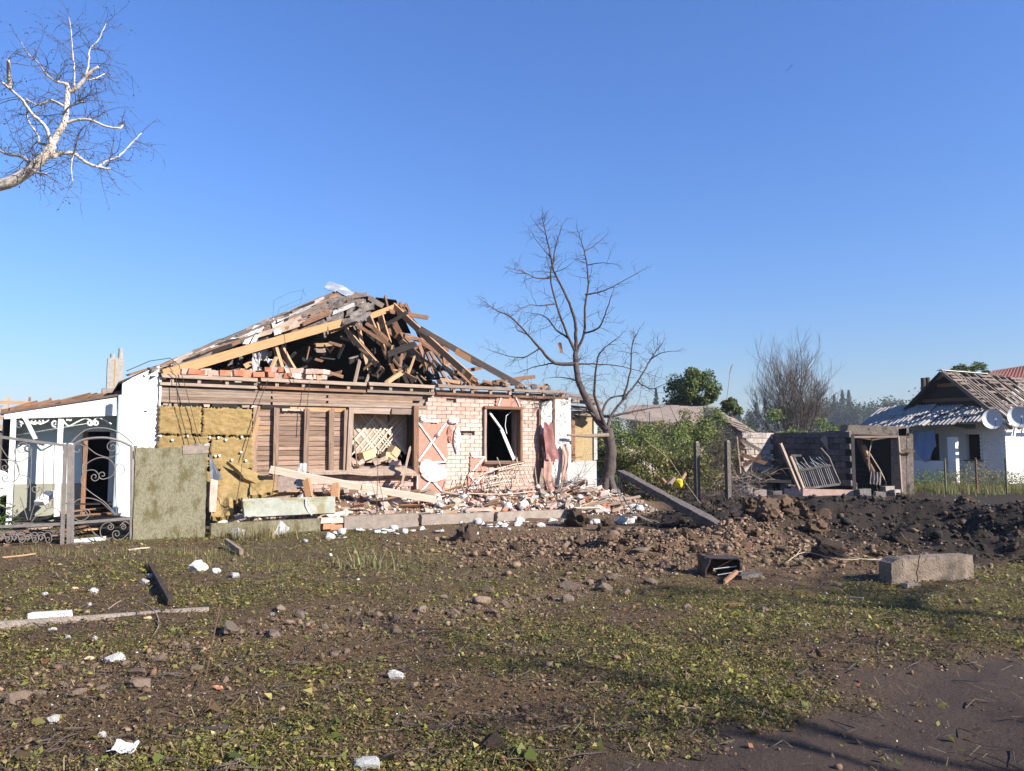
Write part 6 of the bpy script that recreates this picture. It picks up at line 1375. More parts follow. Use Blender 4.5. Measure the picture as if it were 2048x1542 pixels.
# front remnants left of the doorway
for (px, py, w, h) in ((1672, 908, .20, .35), (1683, 915, .16, .25), (1675, 930, .34, .26), (1691, 930, .22, .26), (1678, 945, .25, .3), (1690, 948, .2, .34), (1700, 955, .25, .3), (1690, 970, .3, .3), (1703, 975, .3, .3)):
    q = W7(px, py, 26.6); put('block', brick_mesh('block', 'block_grey' if py < 950 else 'block_soot', px, (w, .2, h), .02), ob, loc=(q.x, q.y, q.z))
board('fallen_rafter', W7(1645, 873, 26.4), W7(1690, 908, 26.3), .06, .12, 'wood_grey', ob); board('fallen_rafter', W7(1644, 874, 26.4), W7(1664, 905, 26.4), .08, .16, 'wood_grey', ob, jag=.1)
mb = MB(); mb.sheet(W7(1635, 880, 27), W7(1662, 880, 26.8), W7(1662, 905, 26.5), W7(1640, 900, 26.5), 8, 6, .03, .1, 3, .2); mb.build('roof_scrap', 'soot_shade', ob)
# fallen dark roof sheet, beams in front of the lit wall
mb = MB(); mb.sheet(W7(1495, 968, 27), W7(1585, 970, 26.4), W7(1585, 925, 27), W7(1560, 928, 27.6), 12, 8, .04, .05, 7, .05); mb.build('fallen_roof', 'charred', ob)
board('charred_beam', W7(1490, 970, 26.8), W7(1580, 926, 26.8), .12, .14, 'charred', ob); board('charred_beam', W7(1480, 952, 26.9), W7(1525, 947, 26.9), .08, .08, 'charred', ob); board('charred_beam', W7(1520, 945, 27), W7(1578, 930, 27), .05, .06, 'charred', ob)
for p, q, w, mt in (((1480, 878), (1523, 902), .12, 'wood_grey'), ((1464, 902), (1535, 928), .14, 'wood_brown'), ((1484, 932), (1524, 912), .13, 'wood_brown'), ((1470, 872), (1478, 950), .2, 'wood_grey'), ((1475, 880), (1490, 898), .16, 'wood_brown'), ((1502, 940), (1506, 968), .2, 'wood_brown')): board('fallen_rafter', W7(*p, 27.6), W7(*q, 27.4), .06, w, mt, ob, jag=.1)
# foundation step
mb = MB(); p, q = W7(1610, 985, 25.6), W7(1700, 985, 25.6); mb.prism([W7(1606, 992, 25.4), W7(1720, 996, 25.4), W7(1720, 980, 25.4), W7(1606, 978, 25.4)], (-.3, .5, 0)); mb.build('step', 'brick_pink', ob)
# ---- iron grille leaning in front
gr, go = bthing('iron_grille', 'bent iron bar grille leaning before the sooty block wall', 'grille', 1640, 25.5); L8 = in_frame(go, TH)
def W8(px, py, Y=25.5): return L8(P(px, py, Y))
for p, q in (((1560, 886), (1605, 995)), ((1580, 912), (1607, 978))): board('frame_bar', W8(*p), W8(*q), .09, .09, 'wood_grey', gr, hint=Vector((0, 1, 0)))
for p, q in (((1594, 942), (1662, 930)), ((1606, 978), (1680, 968)), ((1580, 911), (1604, 911))): board('frame_bar', W8(*p), W8(*q), .06, .07, 'slate_grey', gr)
MB().tube([W8(1641, 896), W8(1658, 915), W8(1668, 940), W8(1680, 967)], .035, 6).build('frame_bar', 'slate_grey', gr)
for k in range(17):
    t = k / 16; b_ = W8(1609 + t * 66, 977 - t * 9); m2 = W8(1596 + t * 64, 940 - t * 10); top_ = W8(1585 + t * 55 + U(-2, 3), (912 if t < .12 else 926 - t * 12 + U(-8, 8)), 25.7)
    MB().tube([b_, m2, top_], .012, 4).build('bar', 'slate_white' if k % 4 else 'slate_grey', gr)
# ---- scattered blocks in front
for k, (px, py, w, h, mt, lab) in enumerate(((1492, 984, .34, .32, 'block_grey', 'pale block left of the white pieces before the wall'), (1478, 984, .24, .3, 'block_grey', 'narrow pale block by the brush'), (1520, 988, .34, .22, 'block_grey', 'low block in the middle before the dark roof'), (1552, 985, .36, .16, 'block_grey', 'flat block before the dark roof sheet'), (1577, 984, .6, .34, 'block_soot', 'dark square block left of the grille'), (1594, 985, .34, .3, 'brick_pale', 'pale orange block touching the grille foot'), (1775, 985, .35, .3, 'block_grey', 'grey block on the doorway threshold'), (1790, 986, .25, .22, 'block_grey', 'small block beside the doorway pillar'), (1760, 990, .3, .2, 'concrete', 'broken slab before the doorway'), (1725, 988, .5, .25, 'block_soot', 'sooty block left on the threshold'))):
    q = G(px, py + 4); tag(put('concrete_block', brick_mesh('concrete_block', mt, 950 + k, (w, .25, h), .02), mtx=Matrix.Translation((q.x, q.y, ghs(q.x, q.y) + h / 2 - .03)) @ Matrix.Rotation(U(-.4, .8), 4, 'Z') @ Matrix.Rotation(U(-.1, .1), 4, 'Y')), lab, 'block', 'blocks before the burnt outbuilding')
# ---- two concrete posts
for px, t_, b_, lab, ya in ((1395, 883, 1006, 'left concrete fence post before the thicket', 22.2), (1457, 881, 1008, 'right concrete fence post before the thicket', 21.8)):
    q = P(px, b_, ya); p = P(px - 1, t_, ya); r_ = thing('fence_post', lab, 'post', (q.x, q.y, 0), .5); MB().bb(-.065, .065, -.06, .06, -.3, p.z - .03).build('post', 'concrete_pole', r_); MB().bb(-.045, .045, -.04, .04, p.z - .032, p.z).build('post_top', 'concrete', r_)
# ---- leaning concrete pole with its wires
pb = P(1462, 1066, 14.6); pt = P(1240, 945, 17.4); pv = pt - pb
lp = thing('concrete_pole', 'fallen concrete pole leaning aslant over the crater edge', 'pole', pb)
dirv = pv.normalized(); mt_ = axis_mtx(-dirv * .3, pv); mb = MB(); L_ = pv.length + .3
vs = []; fs = []; nn = 14
for i in range(nn + 1):
    a = i / nn; w = .125 - .03 * a; h = .075 - .015 * a
    for sy, sz in ((-1, -1), (1, -1), (1, 1), (-1, 1)): vs.append((a * L_, sy * w + U(-.008, .008), sz * h + U(-.008, .008)))
for i in range(nn):
    for k in range(4): fs.append((i * 4 + k, i * 4 + (k + 1) % 4, i * 4 + 4 + (k + 1) % 4, i * 4 + 4 + k))
fs += [(3, 2, 1, 0), tuple(nn * 4 + k for k in range(4))]; mb.add(vs, fs); put('shaft', mb.mesh('shaft', 'concrete_pole'), lp, mtx=mt_)
for pts in (((1238, 950), (1242, 985), (1262, 1018), (1300, 1040), (1360, 1047)), ((1240, 948), (1250, 1000), (1275, 1030), (1318, 1050)), ((1236, 952), (1236, 985), (1244, 1008))): MB().tube([v - pb for v in smooth3([P(x, y, 17.3 - .3 * i) for i, (x, y) in enumerate(pts)])], .009, 4).build('loose_wire', 'wire_pale', lp)
tag(MB().tube([P(x, y, 21.5) - P(1290, 880, 21.5) for x, y in ((1290, 880), (1340, 920), (1370, 965), (1412, 1022))], .010, 4).build('stay_wire', 'wire_pale', None, loc=P(1290, 880, 21.5)), 'thin wire running down from the bushes to the crater edge', 'wire')
# ---- brush heap and dead vines behind the posts
def brush(name, label, c, rx, ry, h, n, seed, mat='twig', r=.008):
    rr = random.Random(seed); mb = MB()
    for k in range(n):
        p = Vector((rr.gauss(0, rx), rr.gauss(0, ry), rr.uniform(0, h))); twig(mb, p, (rr.gauss(0, 1), rr.gauss(0, 1), rr.gauss(.2, .5)), rr.uniform(.3, 1.0), r, 1, rr, .05)
    return tag(mb.build(name, mat, None, loc=c), label, 'brushwood')
brush('brushwood', 'tangled dead branches between the two concrete posts', at(1435, 23.8, .0), .55, .4, 1.7, 110, 3); brush('brushwood', 'grey brush heap right of the right concrete post', at(1475, 24.5, 0), .45, .4, .75, 80, 4, 'wood_grey')
brush('brushwood', 'dark dead vines hanging from the shed corner', at(1455, 26.5, 1.2), .5, .4, 1.0, 80, 5); brush('brushwood', 'dead twigs under the left thicket', at(1350, 22.8, 0), .8, .3, .5, 70, 6)
brush('brushwood', 'fallen twigs at the house corner', tuple(h2w(9.4, -.6, .4)), .4, .25, .4, 45, 7); brush('brushwood', 'grey twigs caught over the right window', tuple(h2w(8.9, -.35, 2.75)), .5, .12, .15, 26, 8)
# ---- yellow thing in the thicket
q = G(1358, 975); yl = tag(put('yellow_canister', lump_mesh('c', 'yellow', 3, 1, .2, 6, 1.1), mtx=Matrix.Translation((q.x, q.y - 5.5, .42)) @ scl(.14)), 'crumpled bright yellow canister at the foot of the thicket', 'canister')
q = P(1357, 967, 21.6); yl.matrix_local = Matrix.Translation(q) @ scl(.13, .1, .14)
for k, (a, b, w, mt, lab) in enumerate((((1335, 972), (1352, 955), .12, 'wood_grey', 'grey board end beside the yellow canister'), ((1322, 955), (1340, 972), .06, 'wood_brown', 'thin dark board left of the yellow canister'), ((1362, 962), (1372, 945), .08, 'wood_tan', 'tan board sticking up beside the yellow canister'))): solo_board('board_end', lab, 'board', P(*a, 21.7), P(*b, 21.9), .04, w, mt)

# ================================================================== WHITE HOUSE on the right
K = Vector((21.0, 33.0, 0)); wh = thing('white_house', 'damaged white brick house with a stripped plank roof', 'house', K, TH)
EV = 2.62; RD = 2.5; RZ2 = 4.95; GL_ = 5.0
# gable side (s = 0) with window openings; long side (d = 0)
mb = MB(); ops = [(1.05, 1.75, 1.0, 2.15), (2.9, 3.55, .95, 2.2)]
def side(y0, y1, z0, z1): mb.bb(.03, .3, y0, y1, z0, z1)
side(0.3, 1.05, 0, EV); side(1.05, 1.75, 0, 1.0); side(1.05, 1.75, 2.15, EV); side(1.75, 2.9, 0, EV); side(2.9, 3.55, 0, .95); side(2.9, 3.55, 2.2, EV); side(3.55, GL_, 0, EV)
mb.build('wall', 'white_wall', wh)
pr = [brick_mesh('brick', 'white_brick', 980 + i, (.05, .235, .072), .003) for i in range(4)]; cnt = 0
z = .05; row = 0
gw = MB().bb(.02, .028, .3, 1.0, 0, EV).build('brick_facing', 'white_wall', wh)
while z < 2.5:
    y = .02 + (.12 if row % 2 else 0)
    while y < 1.0:
        if not (.35 < y < .75 and abs(z - (1.2 + y)) < .12 and rnd.random() < .8): put('brick', rnd.choice(pr), gw, loc=(.005 + U(-.004, .004), y + .12, z + .04)); cnt += 1
        y += .245
    z += .084; row += 1
MB().bb(.0, 3.6, .04, .3, 0, EV).build('wall', 'white_wall', wh)
for (y0, y1, z0, z1) in ops:
    fr = board('window_frame', (-.01, y0, z1), (-.01, y1, z1), .06, .06, 'iron_white', wh, jag=0); board('window_frame', (-.01, y0, z0), (-.01, y0, z1), .06, .06, 'iron_white', wh, jag=0, hint=Vector((1, 0, 0))); board('window_frame', (-.01, y1, z0), (-.01, y1, z1), .06, .06, 'iron_white', wh, jag=0, hint=Vector((1, 0, 0)))
    board('window_sill', (-.04, y0 - .05, z0 - .03), (-.04, y1 + .05, z0 - .03), .14, .05, 'cloth_green', wh, jag=0)
mb = MB(); mb.bb(1.6, 1.7, .31, GL_, 0, EV); mb.bb(.31, 1.6, GL_ - .1, GL_, 0, EV); mb.bb(.31, 3.6, .31, GL_, EV - .1, EV - .02); mb.build('room', 'soot_shade', wh)
# low porch wall, pillar, cloths at the gable side
mb = MB(); mb.bb(-1.15, -1.0, 2.0, 4.4, 0, .95); mb.build('porch_parapet', 'white_wall', wh)
MB().bb(-1.18, -.95, 1.5, 1.85, 0, 2.0).build('porch_pillar', 'white_wall', wh)
def cloth(name, p0, p1, z1, z0, mat, seed):
    n = 14; m_ = 10; vs = []; fs = []
    for j in range(m_ + 1):
        for i in range(n + 1):
            a, b = i / n, j / m_; p = Vector(p0).lerp(Vector(p1), a); sag = 1 - .55 * math.sin(a * 2.4 + seed) ** 2
            vs.append((p.x + .05 * math.sin(a * 16 + b * 3), p.y, z1 - (z1 - z0) * b * sag))
    for j in range(m_):
        for i in range(n): q = j * (n + 1) + i; fs.append((q, q + 1, q + n + 2, q + n + 1))
    mb = MB().add(vs, fs); k = len(vs); mb.v += [(x + .012, y, z) for x, y, z in vs]; mb.f += [tuple(t + k for t in f[::-1]) for f in fs]; return mb.build(name, mat, wh, smooth=True)
cloth('curtain', (-1.2, 4.6, 0), (-1.2, 3.5, 0), 2.35, .9, 'cloth_blue', 0); cloth('curtain', (-1.2, 3.4, 0), (-1.2, 2.35, 0), 2.3, .9, 'cloth_blue', 2); cloth('awning_cloth', (-1.1, 2.6, 0), (-.6, .9, 0), 2.75, 2.35, 'cloth_green', 1)
# corrugated porch roof in pieces
for k, (y0, y1, x0, z0, dx) in enumerate(((5.7, 4.5, -2.0, 2.52, 2.0), (4.6, 3.4, -2.1, 2.45, 2.1), (3.5, 2.4, -1.9, 2.50, 1.9), (2.5, 1.3, -1.6, 2.55, 1.7), (1.5, .4, -1.2, 2.65, 1.3), (5.0, 3.9, -.9, 3.05, 1.0), (3.9, 2.9, -1.1, 2.98, 1.1), (2.9, 1.9, -.8, 3.02, .9), (2.0, 1.0, -.8, 2.9, .9))):
    mb = MB(); mb.sheet((x0, y0, z0 - .05), (x0, y1, z0), (x0 + dx, y1 + U(-.2, .2), z0 + .48 * dx), (x0 + dx, y0 + U(-.1, .2), z0 + .48 * dx), 64, 4, .012, .05, k, .0, 7, .035); mb.build('corrugated_sheet', 'slate_dull', wh)
board('gutter', (-1.3, 2.5, 2.62), (-.5, -.6, 2.62), .12, .12, 'tin', wh); mb = MB(); mb.sheet((-.7, 1.1, 2.55), (-.7, .1, 2.55), (-.1, .1, 2.75), (-.1, 1.1, 2.7), 6, 4, .012, .06, 4); mb.build('bent_tin', 'tin', wh)
# burnt gable and stripped roof
gz = lambda d: EV + (RZ2 - EV) * (1 - abs(d - RD) / RD)
MB().prism([(.25, -.1, EV + .05), (.25, RD, RZ2 - .1), (.25, GL_ + .1, EV + .05)], (.1, 0, 0)).build('gable', 'charred', wh)
for k in range(9): z = EV + .15 + k * .23; w = (RZ2 - z) / (RZ2 - EV) * RD; board('gable_board', (.18 + U(-.03, .03), RD - w + .05, z), (.18 + U(-.03, .03), RD + w - .05, z + U(-.04, .04)), .03, .16, rnd.choice(['charred', 'charred', 'wood_brown']), wh)
for k in range(11):                       # rafters
    s = -.35 + k * .62; board('rafter', (s, -.45, EV - .3), (s, RD, RZ2), .06, .13, 'wood_grey', wh); board('rafter', (s, GL_ + .45, EV - .3), (s, RD, RZ2), .06, .13, 'charred', wh)
for j in range(17):
    a = j / 16
    for i in range(5):
        s0 = -.4 + i * 1.3; 
        if rnd.random() < .34: continue
        d0 = -.45 + (RD + .45) * a; z0_ = EV - .3 + (RZ2 - EV + .3) * a + .09; board('roof_board', (s0 + U(0, .2), d0, z0_), (s0 + U(.9, 1.35), d0, z0_ + U(-.02, .03)), .145, .025, 'roof_wood', wh, roll=-math.atan2(RZ2 - EV + .3, RD + .45) * -1, jag=.12, seg=2)
for k in range(24):                       # long planks down the slope
    s = -.4 + k * .27
    if rnd.random() < .3: continue
    a0, a1 = U(0, .25), U(.55, 1); f_ = lambda a: Vector((s, -.45 + (RD + .45) * a, EV - .3 + (RZ2 - EV + .3) * a + .125)); board('roof_plank', f_(a0), f_(a1), .12, .02, 'roof_wood', wh, jag=.1, seg=2)
slr = MB(); slr.sheet((-.3, RD, RZ2), (6.6, RD, RZ2), (6.6, GL_ + .4, EV - .3), (-.3, GL_ + .4, EV - .3), 10, 6, .04, .02, 4, 0, 0, 0, .06); slr.build('rear_slope', 'charred', wh)
board('ridge_cap', (-.5, RD, RZ2 + .08), (3.2, RD, RZ2 + .08), .26, .03, 'slate_white', wh)
for px, t_ in ((1846, 756), (1855, 755)):
    q = P(px, t_, 37.5); w = Matrix.Rotation(-TH, 3, 'Z') @ (Vector((q.x, q.y, 0)) - K); MB().tube([(w.x, w.y, 2.4), (w.x, w.y, q.z)], .11, 10).build('stove_pipe', 'iron_dark', wh)
# dishes
for k, (px, py, Y, lab) in enumerate(((1985, 838, 32.0, 'left white satellite dish at the eave of the white house'), (2036, 833, 31.0, 'right white satellite dish at the picture edge'))):
    c = P(px, py, Y); r_ = thing('satellite_dish', lab, 'satellite dish', c, R(-18)); vs = []; fs = []; n = 24
    for j in range(5):
        for i in range(n): a = 6.283 * i / n; rr2 = .38 * j / 4; vs.append((rr2 * math.cos(a), -.12 * (j / 4) ** 2 + .12, rr2 * 1.08 * math.sin(a)))
    for j in range(4):
        for i in range(n): fs.append((j * n + i, j * n + (i + 1) % n, j * n + n + (i + 1) % n, j * n + n + i))
    mb = MB().add(vs, fs); kk = len(vs); mb.v += [(x, y + .015, z) for x, y, z in vs]; mb.f += [tuple(t + kk for t in f[::-1]) for f in fs]; mb.build('reflector', 'dish', r_, smooth=True)
    MB().tube([(0, .0, -.45), (0, -.35, -.3), (0, -.45, -.05)], .012, 5).build('feed_arm', 'iron_dark', r_); MB().bb(-.03, .03, -.5, -.4, -.06, .02).build('feed_horn', 'dish', r_); MB().tube([(0, .13, 0), (.0, .5, -.15), (0, 1.6 - k * .2, -.2)], .03, 6).build('bracket', 'tin', r_)
# red-brown roof far right
rb_, ro_ = bthing('far_house', 'red-brown metal roof of a house behind the white house', 'house', 2000, 52); L9 = in_frame(ro_, TH)
a = [L9(P(x, y, Y)) for x, y, Y in ((1972, 752, 50), (2110, 758, 50), (2110, 722, 54), (1985, 742, 54))]; mb = MB(); mb.sheet(*a, 60, 4, .04, 0, 1, 0, 20, .03); mb.build('roof', 'roof_red', rb_)
mb = MB(); mb.prism([(a[0].x, a[0].y, 0), (a[1].x, a[1].y, 0), a[1] - Vector((0, 0, .02)), a[0] - Vector((0, 0, .02))], (0, .3, 0)); mb.build('wall', 'white_wall', rb_)
# yard fence posts and weeds by the white house
for px, t_, lab in ((1892, 916, 'left thin wire fence post before the white house'), (1954, 915, 'middle dark wire fence post before the white house'), (2014, 915, 'right thin wire fence post before the white house')):
    q = P(px, 985, 27); t2 = P(px, t_, 27); r_ = thing('fence_post', lab, 'post', (q.x, q.y, 0)); MB().tube([(0, 0, -.2), (0, 0, t2.z - .05), (0, 0, t2.z)], [.035, .035, .02], 8).build('post', 'concrete_moss' if '1954' not in lab and px != 1954 else 'rust', r_)
for k, px in enumerate((1845, 1880, 1915, 1950, 1985, 2020, 2052)):
    c = at(px, 28.5 + U(-.4, .6)); weed_clump('weed_clump', ['weeds beside the doorway pillar', 'green weeds before the porch parapet', 'yellowish weeds before the porch pillar', 'tall dry weeds by the middle fence post', 'weeds before the brick corner', 'weeds left of the right fence post', 'dark weeds at the right picture edge'][k], c, .45, .4, .75 if k != 3 else 1.1, 1000, 200 + k, G2 + DR if k in (2, 3, 4) else G2, .08)
q = G(1955, 990); blades('grass_strip', q.x, q.y + 1.5, 2.4, .7, 5000, .35, G2 + DR, 'grass strip in front of the white house', 220, wdt=.008)
# ================================================================== LOOSE THINGS ON THE OPEN GROUND
def onground(px, py, lift=0.0):
    q = G(px, py)
    for _ in range(6): q = G(px, py, ghs(q.x, q.y))
    q.z += lift; return q
# ---- cracked concrete block at the right
a = onground(1782, 1170); b = onground(1950, 1160); blk = thing('concrete_block', 'cracked grey concrete block lying on the verge at right', 'block', a, math.atan2(b.y - a.y, b.x - a.x)); L_ = (b - a).length; hz = .30
mb = MB(); mb.sheet((0, .10, -.06), (L_, .10, -.06), (L_, .10, hz), (0, .10, hz), 26, 9, .20, .006, 3, .02)
mb.v = [(x, y + .010 * (float(vnoise(x * 14, z * 14, 4)) - .5), z + (.022 * (float(vnoise(x * 7, y * 5, 6)) - .5) - .05 * max(0, 1 - abs(x - .02) / .10) if z > .2 else 0)) for x, y, z in mb.v]
mb.build('body', 'concrete_tan', blk)
for pts, r_ in ((((.30, -.02), (.315, .06), (.30, .13), (.325, .20), (.33, .27), (.35, .32)), .008), (((.325, .20), (.27, .23), (.22, .28), (.21, .33)), .004), (((.33, .22), (.40, .25), (.44, .31)), .004), (((.13, .30), (.15, .2), (.12, .12)), .004), (((.62, .0), (.63, .1), (.61, .17)), .004)):
    MB().tube([(a_ * L_, .001, b_) for a_, b_ in pts], r_, 4).build('crack', 'clod', blk)
tag(put('flat_stone', brick_mesh('flat_stone', 'concrete', 5, (.17, .10, .05), .012), mtx=Matrix.Translation(onground(1822, 1174, .02)) @ Matrix.Rotation(.2, 4, 'Z')), 'flat pale stone before the cracked concrete block', 'stone')
# ---- rusty open box at the mound's foot
q = onground(1445, 1158); bx = thing('metal_box', 'dark rusty open metal box at the foot of the mound', 'box', q, R(-8)); w = .42; d = .26; h = .24
MB().bb(-w / 2, w / 2, 0, d, 0, .012).build('bottom', 'iron_dark', bx); MB().bb(-w / 2, w / 2, d, d + .012, 0, h).build('rear_side', 'iron_dark', bx); MB().bb(w / 2, w / 2 + .012, 0, d, 0, h * .95).build('right_side', 'iron_dark', bx); MB().bb(-w / 2, w / 2, 0, d, h, h + .012).build('top', 'iron_dark', bx)
mb = MB(); mb.sheet((-w / 2, -.02, .0), (-w / 2 - .05, d, 0), (-w / 2 - .03, d, h + .03), (-w / 2 + .06, -.04, h + .01), 5, 5, .02, .03, 4); mb.build('torn_left_side', 'iron_dark', bx); MB().tube([(-.1, .04, .11), (.18, .05, .15)], .007, 4).build('inner_rod', 'slate_white', bx); MB().tube([(-.06, -.02, .05), (.24, .0, .10)], .006, 4).build('inner_rod', 'slate_white', bx)
solo_board('flat_plate', 'flat dark slab right of the rusty metal box', 'slab', onground(1472, 1160, .03), onground(1518, 1152, .03), .16, .06, 'concrete_pole')
solo_board('board_end', 'thin brown board end against the rusty metal box', 'board', onground(1447, 1170, .02), onground(1475, 1152, .06), .03, .05, 'wood_brown')
# ---- kerb strip and lying bar at the left
a = onground(-40, 1262); b = onground(420, 1224); kr = thing('kerb_strip', 'narrow concrete kerb strip lying across the left verge', 'kerb', a, math.atan2(b.y - a.y, b.x - a.x)); L_ = (b - a).length
mb = MB(); mb.sheet((0, 0, .02), (L_, 0, .01), (L_, .055, .01), (0, .055, .02), 60, 2, .09, .008, 3, .02); mb.build('strip', 'concrete', kr)
solo_board('iron_bar', 'dark bar lying in the grass left of centre', 'bar', onground(300, 1138, .05), onground(341, 1214, .05), .05, .06, 'clod', jag=.02)
put('clod', lump_mesh('clod', 'clod_brown', 4), None, mtx=Matrix.Translation(onground(300, 1136, .05)) @ scl(.10, .06, .03)); o = bpy.data.objects['clod']; tag(o, 'flat brown clod at the upper end of the dark bar', 'clod')
# ---- white foam and plaster pieces at their places
WP = [(395, 1143, 42, 'long white foam piece in the dry grass'), (430, 1146, 20, 'small tilted foam piece right of the long one'), (473, 1155, 26, 'crumbled foam piece right of the tilted one'), (290, 1167, 20, 'white foam lump beside the dark bar'),
      (187, 1186, 18, 'white foam lump in the middle of the left lawn'), (89, 1190, 14, 'round foam lump at the left of the lawn'), (180, 1211, 12, 'small foam bit above the kerb strip'), (104, 1262, 18, 'foam lump below the long white slab'), (133, 1277, 16, 'foam lump right below the kerb strip'),
      (230, 1322, 40, 'large white foam lump among the brown stones'), (190, 1281, 16, 'faint foam bit below the kerb strip'), (790, 1357, 36, 'lone white foam piece in the green litter'), (105, 1445, 28, 'crumbled foam low at the left'), (99, 1415, 14, 'small foam bead left of the stones'),
      (205, 1475, 24, 'crumbled foam lump above the paper scrap'), (175, 1490, 14, 'foam bit beside the crumbled lump'), (742, 1539, 60, 'white foam slab at the bottom edge'), (1612, 1252, 14, 'foam lump on the right verge'), (1523, 1360, 9, 'tiny foam bead near the road'), (410, 1242, 12, 'small foam piece at the end of the kerb strip'),
      (1245, 1048, 30, 'white foam slab by the black clods'), (1195, 1050, 26, 'white foam strip left of the foam slab'), (545, 1230, 12, 'foam bit near the stone band'), (660, 1112, 10, 'foam bit in the brown stubble'), (610, 1085, 14, 'foam bit before the pink bricks'), (300, 1155, 16, 'yellowish foam bit on the dark bar')]
for k, (px, py, wpx, lab) in enumerate(WP):
    q = onground(px, py); r_ = wpx / 2 / FPX * q.y * 1.05; tag(put('foam_chunk', lump_mesh('foam_chunk', 'foam', 1000 + k, 2, .4, 6, .85), mtx=Matrix.Translation(q + Vector((0, 0, r_ * .28))) @ Matrix.Rotation(U(-.5, .5), 4, 'Z') @ scl(r_, r_ * .7, r_ * U(.65, .9))), lab, 'foam', 'foam pieces on the verge')
q = onground(102, 1241); tag(put('foam_slab', brick_mesh('foam_slab', 'foam', 7, (.34, .10, .09), .015), mtx=Matrix.Translation(q + Vector((0, 0, .04))) @ Matrix.Rotation(.18, 4, 'Z')), 'long white foam slab lying on the kerb strip', 'foam')
for k, (px, py, lab) in enumerate(((176, 1322, 'yellow foam lump beside the large white one'), (150, 1180, 'yellowish foam bit on the left lawn'), (295, 1240, 'cream foam bit under the kerb strip'))):
    q = onground(px, py); tag(put('foam_chunk', lump_mesh('foam_chunk', 'cardboard', 1040 + k, 1, .35, 6, .6), mtx=Matrix.Translation(q + Vector((0, 0, .02))) @ scl(.045, .035, .03)), lab, 'foam')
q = onground(245, 1508); mb = MB(); mb.sheet((-.075, -.04, .02), (.07, -.05, .015), (.08, .04, .05), (-.06, .05, .045), 10, 8, .004, .03, 5, .12); tag(mb.build('paper_scrap', 'paper', None, loc=q), 'crumpled pale paper scrap at the lower left', 'paper')
# ---- stones: the named large ones, then the band and mound
ST = [(460, 1268, 60, 'wide flat brown stone at the stone band'), (545, 1274, 46, 'pointed brown stone right of the wide one'), (280, 1375, 56, 'long low brown stone in the left band'), (205, 1379, 28, 'brown stone left of the long low one'), (32, 1405, 56, 'largest brown stone at the left edge'), (160, 1390, 32, 'grey brown stone right of the edge one'), (275, 1350, 40, 'dark slanting stone above the long low one'), (320, 1322, 34, 'brown stone in the middle of the left band'), (390, 1340, 30, 'brown stone with a dead stem beside it'), (450, 1362, 22, 'small upright grey stone'), (672, 1312, 26, 'grey stone at the end of the left band'), (693, 1305, 20, 'small grey stone right of it'),
      (985, 1228, 30, 'square brown stone in the middle of the verge'), (958, 1207, 44, 'broad brown stone above the square one'), (845, 1222, 36, 'dark brown stone left of the broad one'), (910, 1230, 26, 'brown stone between the dark and the square one'), (560, 1222, 30, 'lone brown stone above the band'), (975, 1184, 30, 'curled brown stone near the stubble'), (1140, 1178, 44, 'flat dark stone below the mound'), (1205, 1165, 30, 'pale faced stone at the foot of the mound'), (1180, 1168, 22, 'small square stone at the foot of the mound'), (1228, 1160, 34, 'slanting stone at the foot of the mound'), (1202, 1182, 44, 'flat grey stone below the slanting one'), (1300, 1168, 30, 'brown stone right at the foot of the mound'), (1250, 1188, 28, 'pale flat stone below the mound'), (1135, 1204, 36, 'half sunk stone in the litter'), (1375, 1218, 22, 'pointed stone in the litter at right'), (1285, 1105, 34, 'pale brown stone in the face of the mound'), (1350, 1135, 24, 'stone left of the rusty box'), (1678, 1171, 18, 'round pale stone left of the concrete block'), (847, 1505, 22, 'lone stone on the dirt at the bottom'), (1528, 1224, 28, 'pale stone on the right verge'), (1660, 1106, 44, 'crumbly pale lump at the crater edge')]
for k, (px, py, wpx, lab) in enumerate(ST):
    q = onground(px, py); r_ = wpx / 2 / FPX * q.y * 1.1; tag(put('stone', lump_mesh('stone', 'stone', 1100 + k, 2, .25, 7, .62), mtx=Matrix.Translation(q + Vector((0, 0, r_ * .22))) @ Matrix.Rotation(U(0, 6.28), 4, 'Z') @ scl(r_, r_ * .75, r_ * U(.7, 1))), lab, 'stone', 'larger stones on the verge')
sm = [lump_mesh('stone', 'stone', 1200 + i, 1, .3, 7, .65) for i in range(8)]; cm_ = [lump_mesh('soil_clod', 'clod_brown', 1220 + i, 2, .5, 3, .75) for i in range(6)]; dk = [lump_mesh('soil_clod', 'clod', 1240 + i, 2, .55, 3, .8) for i in range(6)]
cnt = 0
while cnt < 170:
    t = rnd.random(); x = -3.6 + 5.2 * t; y = float(np.interp(x, [-3.6, -2.1, -.2, 1.1, 2.6], [4.9, 7.0, 8.0, 9.4, 11.0])) + rnd.gauss(0, .38)
    if abs(x) > y * .68: continue
    r_ = rnd.lognormvariate(-3.55, .42); tag(put('stone', rnd.choice(sm), mtx=Matrix.Translation((x, y, ghs(x, y) + r_ * .25)) @ rot_any(.5) @ scl(r_, r_ * U(.6, .95), r_ * U(.6, 1))), ('larger' if r_ > .034 else 'small') + ' brown stone in the ' + ('left end' if x < -2.3 else 'left half' if x < -1 else 'middle' if x < .3 else 'right end') + ' of the stone band', 'stone', 'small stones in the band across the verge'); cnt += 1
